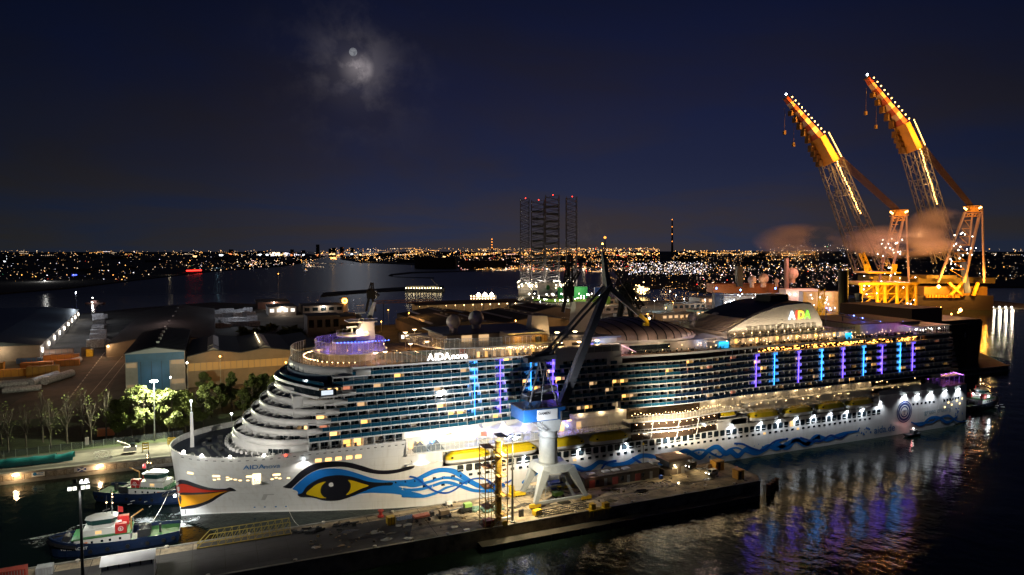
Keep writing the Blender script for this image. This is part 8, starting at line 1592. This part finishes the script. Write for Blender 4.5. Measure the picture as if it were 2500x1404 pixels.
scatter(60, 0, 500, 612, 630, {'dim': 5, 'white': 2, 'amber': 2}, .6)
scatter(170, 440, 770, 612, 662, {'white': 4, 'cool': 2, 'dim': 5, 'amber': 4, 'pink': 1}, .8); scatter(60, 655, 700, 617, 628, {'white': 5, 'cool': 3}, 1.1); scatter(70, 600, 760, 636, 654, {'white': 4, 'pink': 2, 'amber': 1}, .9)
scatter(120, 770, 1010, 606, 632, {'amber': 5, 'white': 2, 'dim': 5, 'pink': 1}, .75); scatter(26, 806, 822, 624, 634, {'amber': 1}, 1.5); scatter(90, 860, 1010, 620, 640, {'amber': 4, 'white': 3, 'dim': 4}, .9)
scatter(150, 1000, 1290, 606, 632, {'amber': 7, 'dim': 5, 'white': 1}, .8); scatter(170, 1120, 1300, 618, 660, {'amber': 5, 'white': 3, 'pink': 2, 'red': 1}, .95); scatter(60, 1160, 1300, 650, 662, {'amber': 4, 'white': 2}, .9)
scatter(420, 1280, 1610, 606, 640, {'amber': 8, 'dim': 5, 'white': 2, 'red': .6}, .95); scatter(170, 1280, 1560, 636, 665, {'amber': 4, 'pink': 3, 'white': 3, 'red': 1}, .95)
scatter(330, 1640, 2000, 612, 640, {'amber': 7, 'dim': 4, 'white': 2}, .9); scatter(330, 1535, 1720, 640, 672, {'cool': 5, 'white': 4, 'pink': 1}, 1.0); scatter(180, 1700, 2080, 642, 664, {'white': 4, 'cool': 2, 'amber': 3}, .95)
scatter(260, 1700, 2110, 655, 705, {'white': 3, 'pink': 4, 'cool': 1, 'amber': 2, 'red': .4}, .85); scatter(100, 1880, 2200, 598, 640, {'white': 3, 'cool': 2, 'dim': 3, 'green': .3}, .8)
scatter(150, 2200, 2500, 608, 690, {'white': 4, 'dim': 5, 'cool': 1, 'amber': 2}, .7); scatter(110, 1490, 1760, 672, 740, {'amber': 5, 'white': 2, 'dim': 4}, .7); scatter(120, 1270, 1450, 730, 790, {'dim': 5, 'white': 2, 'pink': 2, 'amber': 3}, .6); scatter(50, 1560, 1760, 730, 800, {'dim': 5, 'white': 2, 'amber': 3}, .6); scatter(60, 560, 880, 730, 800, {'dim': 6, 'white': 2, 'cool': 1}, .5); scatter(60, 980, 1240, 795, 815, {'dim': 5, 'amber': 2}, .5)
for k, mb in pts_.items(): mb.build('city_lights', PAL[k], kind='stuff')
m = MB(); m.bar(at_d(455, 661, 2300), at_d(492, 660, 2300), 3, 4); tag(m.build('neon_strip', em('neon_red', (1, .03, .02), 4)), 'long red neon strip on the far left river bank', 'sign')
m = MB(); m.bar(at_d(177, 672, 2000), at_d(187, 671, 2000), 3, 3); tag(m.build('neon_strip', em('neon_blue', (.05, .08, 1), 5)), 'short blue neon strip on the far left river bank', 'sign')
for x, y, p, c in ((110, 688, 22000, (1, .97, .9)), (470, 658, 900, (1, .03, .02)), (414, 672, 1800, (1, .8, .5)), (813, 630, 120000, (1, .5, .12)), (900, 640, 20000, (1, .6, .2)), (530, 655, 6000, (.4, .8, 1))): lamp(at_d(x, y, min(9000, 78 * FOC / (y - 610)) - 20) + V((0, 0, 6)), p * 2, c, 3)
for i in range(9): lamp(at_d(1290 + i * 45, 652, 2900) + V((0, 0, 8)), 40000, (1, .75, .5) if i != 2 else (1, .05, .03), 4)
m = MB(); m.octa(at_d(109, 687, 1690), 3); m.build('river_bank_lamp', COOL); tag(bpy.data.objects['river_bank_lamp'], 'single glaring white lamp on the left river bank', 'lamp')
# the moon
mo = MB(); mo.ball(CAM + MOON * 20000, 108, 24, 16); mm_ = em('moon_glow', (.62, .66, .78), .22); nt = mm_.node_tree; tc = nt.nodes.new('ShaderNodeTexCoord'); no = nt.nodes.new('ShaderNodeTexNoise'); no.inputs['Scale'].default_value = .012; nt.links.new(tc.outputs['Object'], no.inputs['Vector']); rp_ = nt.nodes.new('ShaderNodeValToRGB'); rp_.color_ramp.elements[0].position = .4; rp_.color_ramp.elements[0].color = (.48, .50, .58, 1); rp_.color_ramp.elements[1].position = .6; rp_.color_ramp.elements[1].color = (.8, .82, .9, 1); nt.links.new(no.outputs[0], rp_.inputs[0]); nt.links.new(rp_.outputs[0], nt.nodes['Principled BSDF'].inputs['Emission Color'])
mo = mo.build('moon', mm_, kind='structure', smooth=True)
# steam drifting between the cranes and over the rig
def smoke(x, y, w, h, d, dens, scale, c=(.8, .8, .8)):
    m = bpy.data.materials.new('smoke'); m.use_nodes = True; nt = m.node_tree; nt.nodes.remove(nt.nodes['Principled BSDF']); v = nt.nodes.new('ShaderNodeVolumePrincipled'); nt.links.new(v.outputs[0], nt.nodes['Material Output'].inputs['Volume']); v.inputs['Color'].default_value = (*c, 1); v.inputs['Anisotropy'].default_value = .1
    tc = nt.nodes.new('ShaderNodeTexCoord'); n = nt.nodes.new('ShaderNodeTexNoise'); n.inputs['Scale'].default_value = scale; n.inputs['Detail'].default_value = 4; nt.links.new(tc.outputs['Generated'], n.inputs['Vector'])
    ln = nt.nodes.new('ShaderNodeVectorMath'); ln.operation = 'DISTANCE'; nt.links.new(tc.outputs['Generated'], ln.inputs[0]); ln.inputs[1].default_value = (.5, .5, .5)
    r = nt.nodes.new('ShaderNodeMapRange'); nt.links.new(ln.outputs['Value'], r.inputs[0]); r.inputs[1].default_value = .5; r.inputs[2].default_value = .12; r.inputs[3].default_value = 0; r.inputs[4].default_value = 1
    r2 = nt.nodes.new('ShaderNodeMapRange'); nt.links.new(n.outputs[0], r2.inputs[0]); r2.inputs[1].default_value = .40; r2.inputs[2].default_value = .66; r2.inputs[4].default_value = dens
    mu = nt.nodes.new('ShaderNodeMath'); mu.operation = 'MULTIPLY'; nt.links.new(r.outputs[0], mu.inputs[0]); nt.links.new(r2.outputs[0], mu.inputs[1]); nt.links.new(mu.outputs[0], v.inputs['Density'])
    c_ = at_d(x, y, d); s_ = d / FOC; mb = MB(); mb.ball((0, 0, 0), 1, 18, 12); mb.v = [(a * w * s_ * .5, b * w * s_ * .35, cc * h * s_ * .5) for a, b, cc in mb.v]; o = mb.build('smoke', m, kind='stuff'); o.location = c_; o.rotation_euler = (0, 0, YAW - pi / 2)
smoke(2290, 566, 170, 130, 850, .10, 2.0, (.9, .72, .66)); smoke(2190, 590, 280, 90, 845, .09, 2.6, (.9, .72, .66)); smoke(1950, 588, 230, 90, 900, .05, 2.0, (.9, .72, .66)); smoke(1440, 562, 90, 80, 1350, .010, 2.4)
for x, y, p in ((2300, 600, 60000), (2200, 620, 50000), (2120, 615, 20000), (1980, 620, 26000)): lamp(at_d(x, y + 6, 765), p * 2.2, (1, .40, .30), 2)  # lamps in mid-air, added to light the steam
lamp(at_d(1440, 600, 1300), 60000, (1, .8, .7), 2)
